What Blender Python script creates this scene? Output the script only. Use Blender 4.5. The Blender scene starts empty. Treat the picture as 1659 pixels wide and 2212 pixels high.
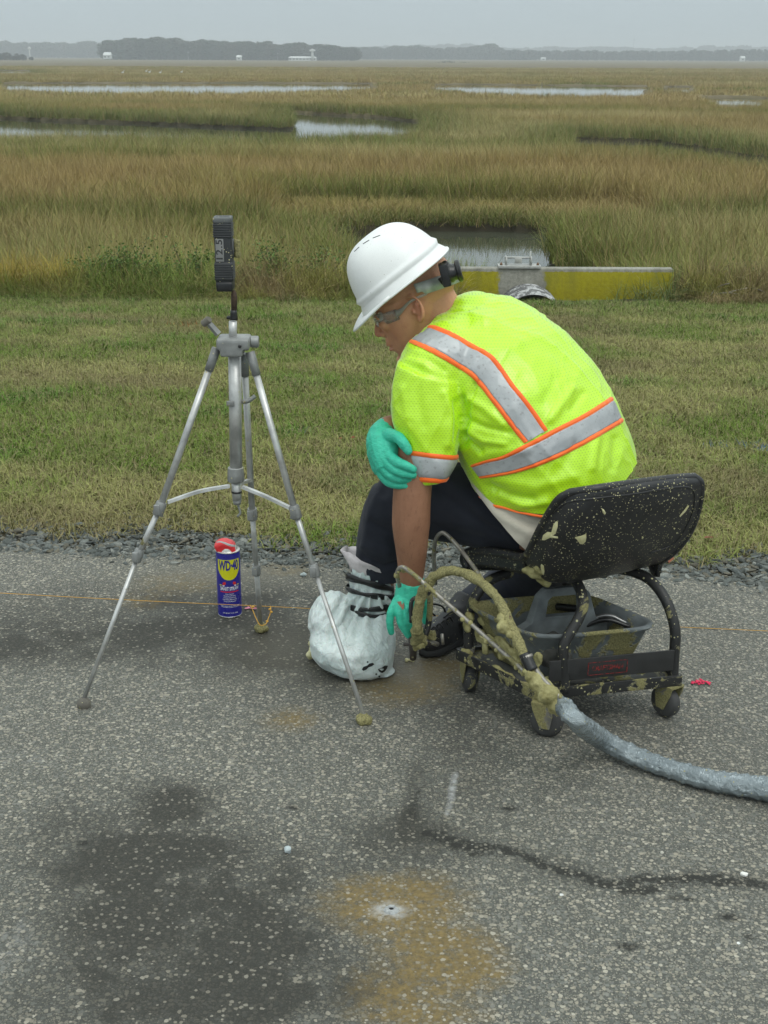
import bpy, bmesh, math, random
import os
HAZE = True
import numpy as np
from mathutils import Vector, Matrix, Euler, noise as mnoise
from mathutils.bvhtree import BVHTree
rad = math.radians
SC = bpy.context.scene
COL = SC.collection
rng = np.random.default_rng(7)
random.seed(7)

# ---------------------------------------------------------------- camera
CAM_H = 1.466
F_D = 2808.0            # focal length in pixels of a 1659 x 2212 picture
PITCH = math.atan((1106 - 122) / F_D)
cam_d = bpy.data.cameras.new('camera')
cam = bpy.data.objects.new('camera', cam_d); COL.objects.link(cam)
cam.matrix_world = (Matrix.Translation((0, 0, CAM_H)) @ Matrix.Rotation(rad(90) - PITCH, 4, 'X')
                    @ Matrix.Rotation(rad(0.22), 4, 'Z'))
cam_d.sensor_fit = 'VERTICAL'; cam_d.sensor_height = 24.0
cam_d.lens = 24.0 * F_D / 2212.0
cam_d.clip_start = 0.05; cam_d.clip_end = 9000
SC.camera = cam
CM = cam.matrix_world.copy(); CMI = CM.inverted(); CP = CM.translation.copy()

# ---------------------------------------------------------------- sky, sun, exposure
SUN_EL, SUN_ROT = rad(58), rad(150)
world = bpy.data.worlds.new('World'); SC.world = world; world.use_nodes = True
nt = world.node_tree; nt.nodes.clear()
wo = nt.nodes.new('ShaderNodeOutputWorld'); wb = nt.nodes.new('ShaderNodeBackground')
sk = nt.nodes.new('ShaderNodeTexSky'); sk.sky_type = 'NISHITA'; sk.sun_disc = False
sk.sun_elevation = SUN_EL; sk.sun_rotation = SUN_ROT; sk.dust_density = 4.0; sk.air_density = 1.0
hs = nt.nodes.new('ShaderNodeHueSaturation'); hs.inputs['Saturation'].default_value = 0.25; hs.inputs['Value'].default_value = 0.25
nt.links.new(sk.outputs[0], hs.inputs['Color'])
# overcast cloud deck: the closed grey layer, brighter overhead than at the horizon
tc = nt.nodes.new('ShaderNodeTexCoord'); sx = nt.nodes.new('ShaderNodeSeparateXYZ')
nt.links.new(tc.outputs['Generated'], sx.inputs[0])
rm = nt.nodes.new('ShaderNodeMapRange'); rm.inputs['From Min'].default_value = -0.02; rm.inputs['From Max'].default_value = 1.0
rm.inputs['To Min'].default_value = 0.0; rm.inputs['To Max'].default_value = 1.0
nt.links.new(sx.outputs['Z'], rm.inputs['Value'])
cr = nt.nodes.new('ShaderNodeMix'); cr.data_type = 'RGBA'
cr.inputs['A'].default_value = (4.40, 5.32, 5.80, 1); cr.inputs['B'].default_value = (14.6, 15.9, 15.6, 1)
nt.links.new(rm.outputs[0], cr.inputs['Factor'])
cn = nt.nodes.new('ShaderNodeTexNoise'); cn.inputs['Scale'].default_value = 1.6; cn.inputs['Detail'].default_value = 4
mpn = nt.nodes.new('ShaderNodeMapping'); mpn.inputs['Scale'].default_value = (1, 1, 4)
nt.links.new(tc.outputs['Generated'], mpn.inputs[0]); nt.links.new(mpn.outputs[0], cn.inputs['Vector'])
nr = nt.nodes.new('ShaderNodeMapRange'); nr.inputs['From Min'].default_value = 0.3; nr.inputs['From Max'].default_value = 0.7
nr.inputs['To Min'].default_value = 0.94; nr.inputs['To Max'].default_value = 1.06
nt.links.new(cn.outputs['Fac'], nr.inputs['Value'])
vm = nt.nodes.new('ShaderNodeVectorMath'); vm.operation = 'SCALE'
nt.links.new(cr.outputs['Result'], vm.inputs[0]); nt.links.new(nr.outputs[0], vm.inputs['Scale'])
ad = nt.nodes.new('ShaderNodeMix'); ad.data_type = 'RGBA'; ad.inputs['Factor'].default_value = 0.9
nt.links.new(hs.outputs[0], ad.inputs['A']); nt.links.new(vm.outputs[0], ad.inputs['B'])
nt.links.new(ad.outputs['Result'], wb.inputs['Color']); wb.inputs['Strength'].default_value = 0.1
nt.links.new(wb.outputs[0], wo.inputs['Surface'])
sun_d = bpy.data.lights.new('sun', 'SUN'); sun = bpy.data.objects.new('sun', sun_d); COL.objects.link(sun)
sun_d.energy = 0.9; sun_d.angle = rad(25); sun_d.color = (1.0, 0.98, 0.92)
sun.location = (0, 0, 30)
_sd = Vector((math.sin(SUN_ROT) * math.cos(SUN_EL), math.cos(SUN_ROT) * math.cos(SUN_EL), math.sin(SUN_EL)))
sun.rotation_euler = _sd.to_track_quat('Z', 'Y').to_euler()
SC.view_settings.view_transform = 'Standard'; SC.view_settings.look = 'None'
SC.view_settings.gamma = 1.0; SC.view_settings.exposure = 0.12; SC.view_settings.use_curve_mapping = False
SC.render.engine = 'CYCLES'
SC.cycles.max_bounces = 6; SC.cycles.diffuse_bounces = 3; SC.cycles.glossy_bounces = 3
SC.cycles.transmission_bounces = 4; SC.cycles.transparent_max_bounces = 12; SC.cycles.volume_bounces = 0
SC.cycles.use_denoising = True; SC.cycles.use_adaptive_sampling = True; SC.cycles.adaptive_threshold = 0.02
SC.render.image_settings.color_mode = 'RGB'

# ---------------------------------------------------------------- measuring helpers (1659 x 2212 picture units)
def ray(px, py):
    d = Vector(((px - 829.5) / F_D, (1106 - py) / F_D, -1.0))
    return (CM.to_3x3() @ d).normalized()
def W(px, py, Y):                     # point seen at (px, py) standing at distance Y
    d = ray(px, py); t = (Y - CP.y) / d.y
    return CP + d * t
def G(px, py, z=0.0):                 # point seen at (px, py) at height z
    d = ray(px, py); t = (z - CP.z) / d.z
    return CP + d * t
def PXM(p):                           # picture units per metre at p
    return F_D / -(CMI @ Vector(p)).z

# ---------------------------------------------------------------- numeric noise
def _h(ix, iy, s):
    n = (ix.astype(np.int64) * 374761393 + iy.astype(np.int64) * 668265263 + s * 974711) & 0x7fffffff
    n = ((n ^ (n >> 13)) * 1274126177) & 0x7fffffff
    return ((n ^ (n >> 16)) & 0xffff) / 65535.0
def vnoise(x, y, s=0):
    x = np.asarray(x, float); y = np.asarray(y, float)
    ix = np.floor(x); iy = np.floor(y); fx = x - ix; fy = y - iy
    fx = fx * fx * (3 - 2 * fx); fy = fy * fy * (3 - 2 * fy)
    ix = ix.astype(np.int64); iy = iy.astype(np.int64)
    a = _h(ix, iy, s); b = _h(ix + 1, iy, s); c = _h(ix, iy + 1, s); d = _h(ix + 1, iy + 1, s)
    return (a * (1 - fx) + b * fx) * (1 - fy) + (c * (1 - fx) + d * fx) * fy
def fbm(x, y, s=0, o=4):
    t = 0; a = 0.5; n = 0
    for k in range(o):
        t = t + a * vnoise(np.asarray(x) * 2 ** k, np.asarray(y) * 2 ** k, s + k * 17); n += a; a *= 0.5
    return t / n
def inpoly(x, y, poly):
    c = np.zeros(np.shape(x), bool); n = len(poly)
    for i in range(n):
        x1, y1 = poly[i]; x2, y2 = poly[(i + 1) % n]
        if y1 == y2: continue
        k = ((y1 > y) != (y2 > y)) & (x < (x2 - x1) * (y - y1) / (y2 - y1) + x1)
        c ^= k
    return c
def segdist(x, y, pts):
    d = np.full(np.shape(x), 1e9)
    for (ax, ay), (bx, by) in zip(pts[:-1], pts[1:]):
        vx, vy = bx - ax, by - ay
        t = np.clip(((x - ax) * vx + (y - ay) * vy) / (vx * vx + vy * vy + 1e-12), 0, 1)
        d = np.minimum(d, np.hypot(x - ax - t * vx, y - ay - t * vy))
    return d

# ---------------------------------------------------------------- object helpers
def tag(o, label=None, cat=None, group=None, kind=None):
    if label: o['label'] = label
    if cat: o['category'] = cat
    if group: o['group'] = group
    if kind: o['kind'] = kind
    return o
def empty(name, loc=(0, 0, 0), rotz=0, label=None, cat=None, group=None):
    o = bpy.data.objects.new(name, None); COL.objects.link(o); o.empty_display_size = 0.05
    o.location = loc; o.rotation_euler = (0, 0, rotz)
    return tag(o, label, cat, group)
class MB:
    """collects geometry; build() links it as one mesh object"""
    def __init__(s): s.v = []; s.f = []; s.m = []
    def add(s, V, F, mi=0):
        o = len(s.v); s.v.extend([tuple(p) for p in V]); s.f.extend([tuple(i + o for i in f) for f in F]); s.m.extend([mi] * len(F)); return s
    def tube(s, pts, r, n=12, cap=True, mi=0, sq=None, flat=1.0, up=None, dome=False):
        P = [Vector(p) for p in pts]; k = len(P)
        R = [r] * k if not hasattr(r, '__len__') else list(r)
        if dome:
            t0 = (P[0] - P[1]).normalized(); t1 = (P[-1] - P[-2]).normalized(); r0, r1 = R[0], R[-1]
            P = [P[0] + t0 * r0 * .9, P[0] + t0 * r0 * .6] + P + [P[-1] + t1 * r1 * .6, P[-1] + t1 * r1 * .9]
            R = [r0 * .35, r0 * .8] + R + [r1 * .8, r1 * .35]; k = len(P)
        T = [(P[min(i + 1, k - 1)] - P[max(i - 1, 0)]).normalized() for i in range(k)]
        u = Vector(up) if up else (Vector((0, 0, 1)) if abs(T[0].z) < 0.9 else Vector((0, 1, 0)))
        V = []; U = (u - T[0] * u.dot(T[0])).normalized()
        for i in range(k):
            U = (U - T[i] * U.dot(T[i])).normalized(); B = T[i].cross(U)
            for j in range(n):
                a = 2 * math.pi * j / n + (math.pi / 4 if sq else 0)
                c, sn = math.cos(a), math.sin(a)
                if sq:
                    q = sq / max(abs(c), abs(sn)) if False else 1
                V.append(P[i] + U * (c * R[i] * flat) + B * (sn * R[i]))
        F = [(i * n + j, i * n + (j + 1) % n, (i + 1) * n + (j + 1) % n, (i + 1) * n + j) for i in range(k - 1) for j in range(n)]
        if cap: F.append(tuple(range(n - 1, -1, -1))); F.append(tuple((k - 1) * n + j for j in range(n)))
        return s.add(V, F, mi)
    def loft(s, rings, n=24, cap=True, mi=0, ex=2.0):
        """rings: (centre, half vector a, half vector b[, exponent])"""
        V = []
        for rg in rings:
            c, a, b = Vector(rg[0]), Vector(rg[1]), Vector(rg[2]); e = rg[3] if len(rg) > 3 else ex
            for j in range(n):
                t = 2 * math.pi * j / n; ct, st = math.cos(t), math.sin(t)
                V.append(c + a * (math.copysign(abs(ct) ** (2 / e), ct)) + b * (math.copysign(abs(st) ** (2 / e), st)))
        k = len(rings)
        F = [(i * n + j, i * n + (j + 1) % n, (i + 1) * n + (j + 1) % n, (i + 1) * n + j) for i in range(k - 1) for j in range(n)]
        if cap: F.append(tuple(range(n - 1, -1, -1))); F.append(tuple((k - 1) * n + j for j in range(n)))
        return s.add(V, F, mi)
    def box(s, c, h, M=None, bev=0.0, mi=0):
        c = Vector(c); hx, hy, hz = h
        bm = bmesh.new(); bmesh.ops.create_cube(bm, size=2)
        for v in bm.verts: v.co = Vector((v.co.x * hx, v.co.y * hy, v.co.z * hz))
        if bev: bmesh.ops.bevel(bm, geom=list(bm.edges), offset=bev, segments=2, affect='EDGES', profile=0.6)
        R = M if M is not None else Matrix.Identity(3)
        bm.verts.ensure_lookup_table()
        s.add([R @ v.co + c for v in bm.verts], [[v.index for v in f.verts] for f in bm.faces], mi); bm.free(); return s
    def ball(s, c, r, M=None, seg=16, mi=0):
        if not hasattr(r, '__len__'): r = (r, r, r)
        bm = bmesh.new(); bmesh.ops.create_uvsphere(bm, u_segments=seg, v_segments=max(6, seg * 2 // 3), radius=1)
        R = M if M is not None else Matrix.Identity(3); c = Vector(c)
        bm.verts.ensure_lookup_table()
        s.add([R @ Vector((v.co.x * r[0], v.co.y * r[1], v.co.z * r[2])) + c for v in bm.verts], [[v.index for v in f.verts] for f in bm.faces], mi); bm.free(); return s
    def lathe(s, c, prof, axis=(0, 0, 1), n=32, mi=0, cap=True):
        c = Vector(c); A = Vector(axis).normalized(); U = A.orthogonal().normalized(); B = A.cross(U); k = len(prof)
        V = [c + A * z + (U * math.cos(2 * math.pi * j / n) + B * math.sin(2 * math.pi * j / n)) * r for r, z in prof for j in range(n)]
        F = [(i * n + j, i * n + (j + 1) % n, (i + 1) * n + (j + 1) % n, (i + 1) * n + j) for i in range(k - 1) for j in range(n)]
        if cap: F.append(tuple(range(n - 1, -1, -1))); F.append(tuple((k - 1) * n + j for j in range(n)))
        return s.add(V, F, mi)
    def remesh(s, voxel, smooth=0, fac=0.5):
        me = bpy.data.meshes.new('tmp'); me.from_pydata(s.v, [], s.f); o = bpy.data.objects.new('tmp', me); COL.objects.link(o)
        md = o.modifiers.new('r', 'REMESH'); md.mode = 'VOXEL'; md.voxel_size = voxel
        if smooth: sm = o.modifiers.new('s', 'SMOOTH'); sm.iterations = smooth; sm.factor = fac
        dg = bpy.context.evaluated_depsgraph_get(); ev = o.evaluated_get(dg); m2 = ev.to_mesh()
        s.v = [tuple(v.co) for v in m2.vertices]; s.f = [tuple(p.vertices) for p in m2.polygons]; s.m = [0] * len(s.f)
        ev.to_mesh_clear(); bpy.data.objects.remove(o); bpy.data.meshes.remove(me); return s
    def arr(s): return np.array(s.v, float)
    def normals(s):
        me = bpy.data.meshes.new('tmp'); me.from_pydata(s.v, [], s.f); n = np.zeros(len(s.v) * 3); me.vertices.foreach_get('normal', n)
        bpy.data.meshes.remove(me); return n.reshape(-1, 3)
    def push(s, d):                    # move along normals by array d
        A = s.arr() + s.normals() * np.asarray(d)[:, None]; s.v = [tuple(p) for p in A]; return s
    def bvh(s): return BVHTree.FromPolygons([Vector(p) for p in s.v], s.f)
    def build(s, name, mats, parent=None, smooth=True, angle=None):
        me = bpy.data.meshes.new(name); me.from_pydata(s.v, [], s.f)
        for m in (mats if isinstance(mats, (list, tuple)) else [mats]): me.materials.append(m)
        if any(s.m): me.polygons.foreach_set('material_index', s.m)
        me.polygons.foreach_set('use_smooth', [bool(smooth)] * len(me.polygons))
        if smooth and angle: me.set_sharp_from_angle(angle=rad(angle))
        me.update()
        o = bpy.data.objects.new(name, me); COL.objects.link(o)
        if parent:
            o.parent = parent
            if parent.type == 'EMPTY' or parent.parent:
                root = parent
                M = Matrix.Identity(4)
                chain = []
                while root: chain.append(root); root = root.parent
                for r in reversed(chain): M = M @ r.matrix_basis
                me.transform(M.inverted())
        return o
def bez(pts, n=8):                     # smooth (Catmull-Rom) curve through points
    P = [Vector(p) for p in pts]; P = [P[0] * 2 - P[1]] + P + [P[-1] * 2 - P[-2]]; out = []
    for i in range(1, len(P) - 2):
        a, b, c, d = P[i - 1:i + 3]
        for k in range(n):
            t = k / n
            out.append(0.5 * ((2 * b) + (c - a) * t + (2 * a - 5 * b + 4 * c - d) * t * t + (3 * b - a - 3 * c + d) * t ** 3))
    out.append(P[-2]); return out
def lerps(vals, m):                    # resample a list of numbers to m entries
    return list(np.interp(np.linspace(0, len(vals) - 1, m), range(len(vals)), vals))

# ---------------------------------------------------------------- materials
class NT:
    def __init__(s, name):
        s.mat = bpy.data.materials.new(name); s.mat.use_nodes = True; s.t = s.mat.node_tree
        s.b = s.t.nodes['Principled BSDF']; s.out = s.t.nodes['Material Output']
    def n(s, typ, **k):
        x = s.t.nodes.new('ShaderNode' + typ)
        for a, b in k.items():
            if a.startswith('_'): setattr(x, a[1:], b)
            else: s.set(x, a.replace('__', ' '), b)
        return x
    def set(s, x, key, v):
        i = x.inputs[int(key[1:])] if key[0] == 'i' and key[1:].isdigit() else x.inputs[key]
        if hasattr(v, 'is_output') or isinstance(v, bpy.types.NodeSocket): s.t.links.new(v, i)
        else:
            if i.type == 'RGBA' and len(v) == 3: v = (*v, 1)
            i.default_value = v
    def co(s, kind='Object', scale=(1, 1, 1), rot=(0, 0, 0)):
        t = s.n('TexCoord'); m = s.n('Mapping', Vector=t.outputs[kind], Scale=scale, Rotation=rot); return m.outputs[0]
    def noise(s, scale, vec=None, detail=4, rough=0.55, dist=0):
        x = s.n('TexNoise', Scale=scale, Detail=detail, Roughness=rough, Distortion=dist)
        if vec is not None: s.set(x, 'Vector', vec)
        return x.outputs['Fac']
    def mr(s, v, a, b, c=0., d=1., smooth=False):
        x = s.n('MapRange'); x.inputs['From Min'].default_value = a; x.inputs['From Max'].default_value = b
        x.inputs['To Min'].default_value = c; x.inputs['To Max'].default_value = d; s.set(x, 'Value', v)
        if smooth: x.interpolation_type = 'SMOOTHSTEP'
        return x.outputs[0]
    def mix(s, f, a, b, mode='MIX'):
        x = s.t.nodes.new('ShaderNodeMix'); x.data_type = 'RGBA'; x.blend_type = mode
        for key, v in (('Factor', f), ('A', a), ('B', b)): 
            if key == 'Factor':
                i = x.inputs[0]
            else: i = x.inputs[6] if key == 'A' else x.inputs[7]
            if isinstance(v, bpy.types.NodeSocket): s.t.links.new(v, i)
            else: i.default_value = v if key == 'Factor' else ((*v, 1) if len(v) == 3 else v)
        return x.outputs[2]
    def math(s, op, a, b=0.0, clamp=False):
        x = s.n('Math', _operation=op, _use_clamp=clamp)
        for k, v in ((0, a), (1, b)):
            if isinstance(v, bpy.types.NodeSocket): s.t.links.new(v, x.inputs[k])
            else: x.inputs[k].default_value = v
        return x.outputs[0]
    def ramp(s, v, stops, interp='LINEAR'):
        x = s.n('ValToRGB', Fac=v); e = x.color_ramp.elements; x.color_ramp.interpolation = interp
        while len(e) < len(stops): e.new(0.5)
        for i, (p, c) in enumerate(stops): e[i].position = p; e[i].color = (*c, 1)
        return x.outputs[0]
    def attr(s, name, typ='GEOMETRY', out='Fac'):
        x = s.n('Attribute', _attribute_name=name, _attribute_type=typ); return x.outputs[out]
    def bump(s, h, strength=0.5, dist=0.01, prev=None):
        x = s.n('Bump', Strength=strength, Distance=dist, Height=h)
        if prev is not None: s.set(x, 'Normal', prev)
        return x.outputs[0]
    def done(s, color=None, rough=None, normal=None, metal=None, **k):
        if color is not None: s.set(s.b, 'Base Color', color)
        if rough is not None: s.set(s.b, 'Roughness', rough)
        if normal is not None: s.set(s.b, 'Normal', normal)
        if metal is not None: s.set(s.b, 'Metallic', metal)
        for a, b in k.items(): s.set(s.b, a.replace('__', ' '), b)
        return s.mat
def simple(name, col, rough=0.6, metal=0.0, var=0.25, vs=30, bump=0.15, bs=200, bd=0.002, **k):
    N = NT(name); vec = N.co(); a = N.noise(vs, vec); b = N.noise(bs, vec, 2)
    c = N.mix(N.mr(a, .3, .7), tuple(x * (1 - var) for x in col), tuple(min(1, x * (1 + var)) for x in col))
    return N.done(c, N.mr(a, .3, .7, max(0, rough - .08), min(1, rough + .08)), N.bump(b, bump, bd), metal, **k)
FOAM = (0.20, 0.182, 0.078); FOAM_PALE = (0.46, 0.43, 0.24)
def foamy(name, col, rough=0.55, metal=0.0, cover=0.35, dots=0.5, big=9.0, small=95.0, bump=0.3):
    """a surface splashed with dried yellow foam: crust patches plus small specks"""
    N = NT(name); vec = N.co(); a = N.noise(big, vec, 6, 0.65, 0.6); fine = N.noise(260, vec, 3)
    crust = N.mr(a, 0.66 - cover * 0.4, 0.69 - cover * 0.4)
    vo = N.n('TexVoronoi', Scale=small, Vector=vec, Randomness=1.0); sep = N.n('SeparateColor', Color=vo.outputs['Color'])
    rr = N.mr(sep.outputs[0], 0, 1, 0.02, 0.34)
    d = N.math('LESS_THAN', vo.outputs['Distance'], rr); pick = N.math('LESS_THAN', sep.outputs[1], dots * 0.5); d = N.math('MULTIPLY', d, pick)
    v2 = N.n('TexVoronoi', Scale=small * 0.33, Vector=vec); s2 = N.n('SeparateColor', Color=v2.outputs['Color'])
    d2 = N.math('MULTIPLY', N.math('LESS_THAN', v2.outputs['Distance'], N.mr(s2.outputs[0], 0, 1, 0.0, 0.2)), N.math('LESS_THAN', s2.outputs[2], dots * 0.25))
    base = N.mix(N.mr(N.noise(25, vec), .3, .7), tuple(x * .75 for x in col), tuple(x * 1.3 for x in col))
    fc = N.mix(N.mr(fine, .35, .65), tuple(x * .75 for x in FOAM), tuple(x * 1.5 for x in FOAM))
    fc2 = N.mix(N.mr(a, .55, .75), fc, FOAM)
    m = N.math('MAXIMUM', crust, N.math('MAXIMUM', d, d2))
    c = N.mix(m, base, N.mix(crust, FOAM_PALE, fc2))
    h = N.math('ADD', N.math('MULTIPLY', m, 1.0), N.math('MULTIPLY', N.math('MULTIPLY', fine, m), 1.2))
    return N.done(c, N.mr(m, 0, 1, rough, 0.8), N.bump(h, bump + 0.3, 0.003), N.math('MULTIPLY', N.math('SUBTRACT', 1.0, m), metal) if metal else 0.0)
# ================================================================ THE LAND
WATER_Z = -1.28
MARSH_Z = -1.17
EDGE = [(-9, 5.0), (-1.39, 3.87), (-.85, 3.81), (-.27, 3.745), (.45, 3.67), (.93, 3.62), (1.134, 3.55), (1.6, 3.43), (9, 2.0)]
def edge_y(x): return np.interp(x, [p[0] for p in EDGE], [p[1] for p in EDGE])
def land_z(x, y):
    x = np.asarray(x, float); y = np.asarray(y, float); e = edge_y(x)
    u = np.clip((y - e) / (11.1 - e), 0, 1)
    z = -0.49 * u ** 1.15
    z = z - 0.68 * np.clip((y - 11.1) / 2.6, 0, 1) ** 0.8
    z = z + (fbm(x * .9, y * .9, 3) - .5) * .05 * np.clip((y - e) / 1.0, 0, 1)
    return z - .03 * np.clip((e + .15 - y) / .2, 0, 1)
# water outlines: far side where the water meets mud, near side where the grass tips hide it
def wp(far, near, zn=-0.85):
    return [tuple(G(x, y, WATER_Z).xy) for x, y in far] + [tuple(G(x, y, zn).xy) for x, y in reversed(near)]
POOLS = [
    [(-14, 21.0), (-3.6, 20.7), (-1.2, 20.9), (0.9, 22.0), (2.15, 21.9), (3.6, 21.0), (7, 21.4), (16, 22), (16, 21.3), (7, 20.5), (3.3, 20.1), (2.35, 18.9), (2.35, 17.2), (2.75, 15.6), (2.9, 14.2), (2.0, 12.4), (0.5, 12.4), (-0.3, 15.5), (-0.9, 19.2), (-3.6, 20.0), (-14, 20.2)],
    wp([(-60, 251), (0, 256), (120, 262), (300, 268), (480, 276), (600, 281), (640, 280), (628, 256), (600, 248), (640, 244), (700, 248), (800, 253), (850, 258), (910, 265)],
       [(-60, 283), (60, 285), (200, 282), (350, 286), (560, 291), (700, 288), (840, 281), (910, 274)], -0.78),
    wp([(10, 180), (200, 180), (400, 180), (600, 180), (800, 181)], [(20, 188), (160, 192), (400, 193), (560, 192), (640, 190), (800, 186.5)], -.80),
    wp([(945, 183), (1100, 184), (1200, 185), (1392, 187)], [(950, 188), (1050, 194), (1200, 199), (1390, 199)], -.80),
    wp([(1440, 188), (1490, 188)], [(1440, 192.5), (1490, 192.5)], -.85),
    wp([(1530, 211), (1655, 213)], [(1545, 226), (1645, 227)], -.85),
    wp([(0, 153), (60, 153)], [(0, 156), (60, 156)], -.85),
    wp([(1235, 302), (1330, 307), (1420, 309), (1500, 322), (1600, 339), (1720, 350)], [(1235, 309), (1330, 320), (1420, 322), (1500, 334), (1600, 352), (1720, 366)], -0.80),
]
def in_water(x, y):
    m = np.zeros(np.shape(x), bool)
    for p in POOLS: m |= inpoly(x, y, p)
    return m
def grid_obj(name, xs_fn, ys, nx, zfn, mat, kind, attrs=None, smooth=True):
    U = np.linspace(-1, 1, nx); X = np.array([xs_fn(U, y) for y in ys]); Y = np.repeat(np.array(ys)[:, None], nx, 1)
    Z = zfn(X, Y); V = np.stack([X, Y, Z], -1).reshape(-1, 3)
    ny = len(ys); i = np.arange((ny - 1))[:, None] * nx + np.arange(nx - 1)[None]; i = i.ravel()
    F = np.stack([i, i + 1, i + nx + 1, i + nx], -1)
    me = bpy.data.meshes.new(name); me.vertices.add(len(V)); me.vertices.foreach_set('co', V.ravel())
    me.loops.add(F.size); me.polygons.add(len(F)); me.loops.foreach_set('vertex_index', F.ravel())
    me.polygons.foreach_set('loop_start', np.arange(0, F.size, 4)); me.polygons.foreach_set('loop_total', np.full(len(F), 4))
    me.polygons.foreach_set('use_smooth', [smooth] * len(F)); me.update(); me.validate()
    for k, fn in (attrs or {}).items():
        a = me.attributes.new(k, 'FLOAT', 'POINT'); a.data.foreach_set('value', fn(X, Y).ravel().astype(np.float32))
    me.materials.append(mat); o = bpy.data.objects.new(name, me); COL.objects.link(o); o['kind'] = kind; return o

# ---- marsh mud and soil
N = NT('marsh_soil'); vec = N.co(); a = N.noise(0.06, N.co(scale=(0.35, 1, 1)), 6, .6); b = N.noise(1.4, vec, 6, .7); wv = N.noise(0.5, N.co(scale=(.25, 1.2, 1)), 5)
c = N.ramp(a, [(.30, (.105, .095, .042)), (.45, (.145, .115, .060)), (.55, (.165, .135, .075)), (.68, (.115, .100, .045))])
c = N.mix(N.mr(wv, .4, .62), c, (.17, .14, .085)); c = N.mix(N.mr(b, .35, .7, 0, .5), c, (.08, .07, .035))
mud = N.attr('mud'); soil = N.attr('soil')
c = N.mix(soil, c, (.045, .038, .022)); c = N.mix(mud, c, (.035, .032, .027))
M_SOIL = N.done(c, 0.95, N.bump(b, .5, .08), Specular__IOR__Level=0.15)
ys = np.concatenate([np.linspace(3.2, 11, 60), np.linspace(11.1, 30, 110), np.linspace(30.3, 75, 120), np.geomspace(75.6, 300, 120), np.geomspace(303, 5200, 40)])
def _z(X, Y):
    w = in_water(X, Y); z = land_z(X, Y)
    z = np.where(Y > 13.7, MARSH_Z + (fbm(X * .3, Y * .3, 9) - .5) * .08, z)
    return np.where(w, -1.75, z)
grid_obj('marsh_ground', lambda u, y: np.sign(u) * np.interp(np.abs(u), [0, .80, 1], [0, y * .52 + 2.6, y * 1.8 + 60]), ys, 320, _z, M_SOIL, 'structure',
         dict(mud=lambda X, Y: in_water(X, Y) * 1.0, soil=lambda X, Y: np.clip((70 - Y) / 15, 0, 1)))
# ---- water
N = NT('marsh_water'); v = N.co(scale=(1, 2.5, 1)); h = N.noise(2.2, v, 3, .5)
M_WATER = N.done((.060, .066, .045), 0.02, N.bump(h, .05, .02), IOR=1.33, Specular__IOR__Level=0.5)
m = MB(); m.add([(-3600, 11.5, WATER_Z), (3600, 11.5, WATER_Z), (3600, 5200, WATER_Z), (-3600, 5200, WATER_Z)], [(0, 1, 2, 3)])
m.build('creek_water', M_WATER, smooth=False)['kind'] = 'structure'

# ---- asphalt
def gp(*pts): return [tuple(G(x, y).xy) for x, y in pts]
def blob(X, Y, px, py, rx, ry, s=0, e=2.0):
    c = G(px, py); k = PXM(c); ex = rx / k; c2 = G(px, py + ry); ey = abs(c2.y - c.y)
    dx = (X - c.x) / ex; dy = (Y - c.y) / ey
    return np.exp(-(dx * dx + dy * dy))
def a_dark(X, Y):
    d = .85 * blob(X, Y, 360, 1930, 360, 210) * (.5 + fbm(X * 3, Y * 3, 88, 3)) + .35 * blob(X, Y, 600, 2150, 500, 130) + .3 * blob(X, Y, 820, 1850, 160, 90) + 0.95 * blob(X, Y, 350, 1740, 130, 60) + .9 * blob(X, Y, 260, 1860, 170, 60) + .75 * blob(X, Y, 480, 1930, 300, 110) + .75 * blob(X, Y, 520, 2110, 360, 120) + .5 * blob(X, Y, 250, 2180, 250, 60)
    d += 1.1 * blob(X, Y, 480, 1310, 330, 65) + 1.1 * blob(X, Y, 350, 1400, 360, 45) + .6 * blob(X, Y, 60, 1330, 160, 60) + .5 * blob(X, Y, 700, 1450, 200, 60) + .8 * blob(X, Y, 620, 1400, 160, 80) + .6 * blob(X, Y, 40, 1400, 90, 50) + .5 * blob(X, Y, 900, 1500, 220, 60)
    d += .6 * blob(X, Y, 880, 1820, 110, 90) + .55 * blob(X, Y, 1000, 1650, 90, 120) + .5 * blob(X, Y, 1300, 1560, 240, 60)+ .5 * blob(X, Y, 120, 1760, 60, 60)
    ln = segdist(X, Y, gp((880, 1770), (950, 1810), (1030, 1832), (1100, 1838), (1180, 1868), (1260, 1893), (1330, 1905), (1420, 1912), (1520, 1900), (1659, 1912), (1900, 1915)))
    ln = np.abs(ln + .022 * (fbm(X * 9, Y * 9, 15, 3) - .5)); w = .005 + .016 * vnoise(X * 7, Y * 7, 5) * vnoise(X * 19, Y * 19, 6) * 2
    d += .45 * np.exp(-(ln / .045) ** 2)
    ln2 = segdist(X, Y, gp((905, 1650), (890, 1720), (875, 1780))); d += .45 * np.exp(-(ln2 / .022) ** 2)
    for px, py, r in ((1355, 2045, 30), (1575, 1982, 26), (632, 1745, 13), (180, 1822, 14), (1460, 1940, 22), (1100, 1748, 16)): d += 1.3 * blob(X, Y, px, py, r, r * .3)
    return np.clip(d * (.55 + .9 * fbm(X * 4.5, Y * 4.5, 90, 4)), 0, 1.6)
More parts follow.
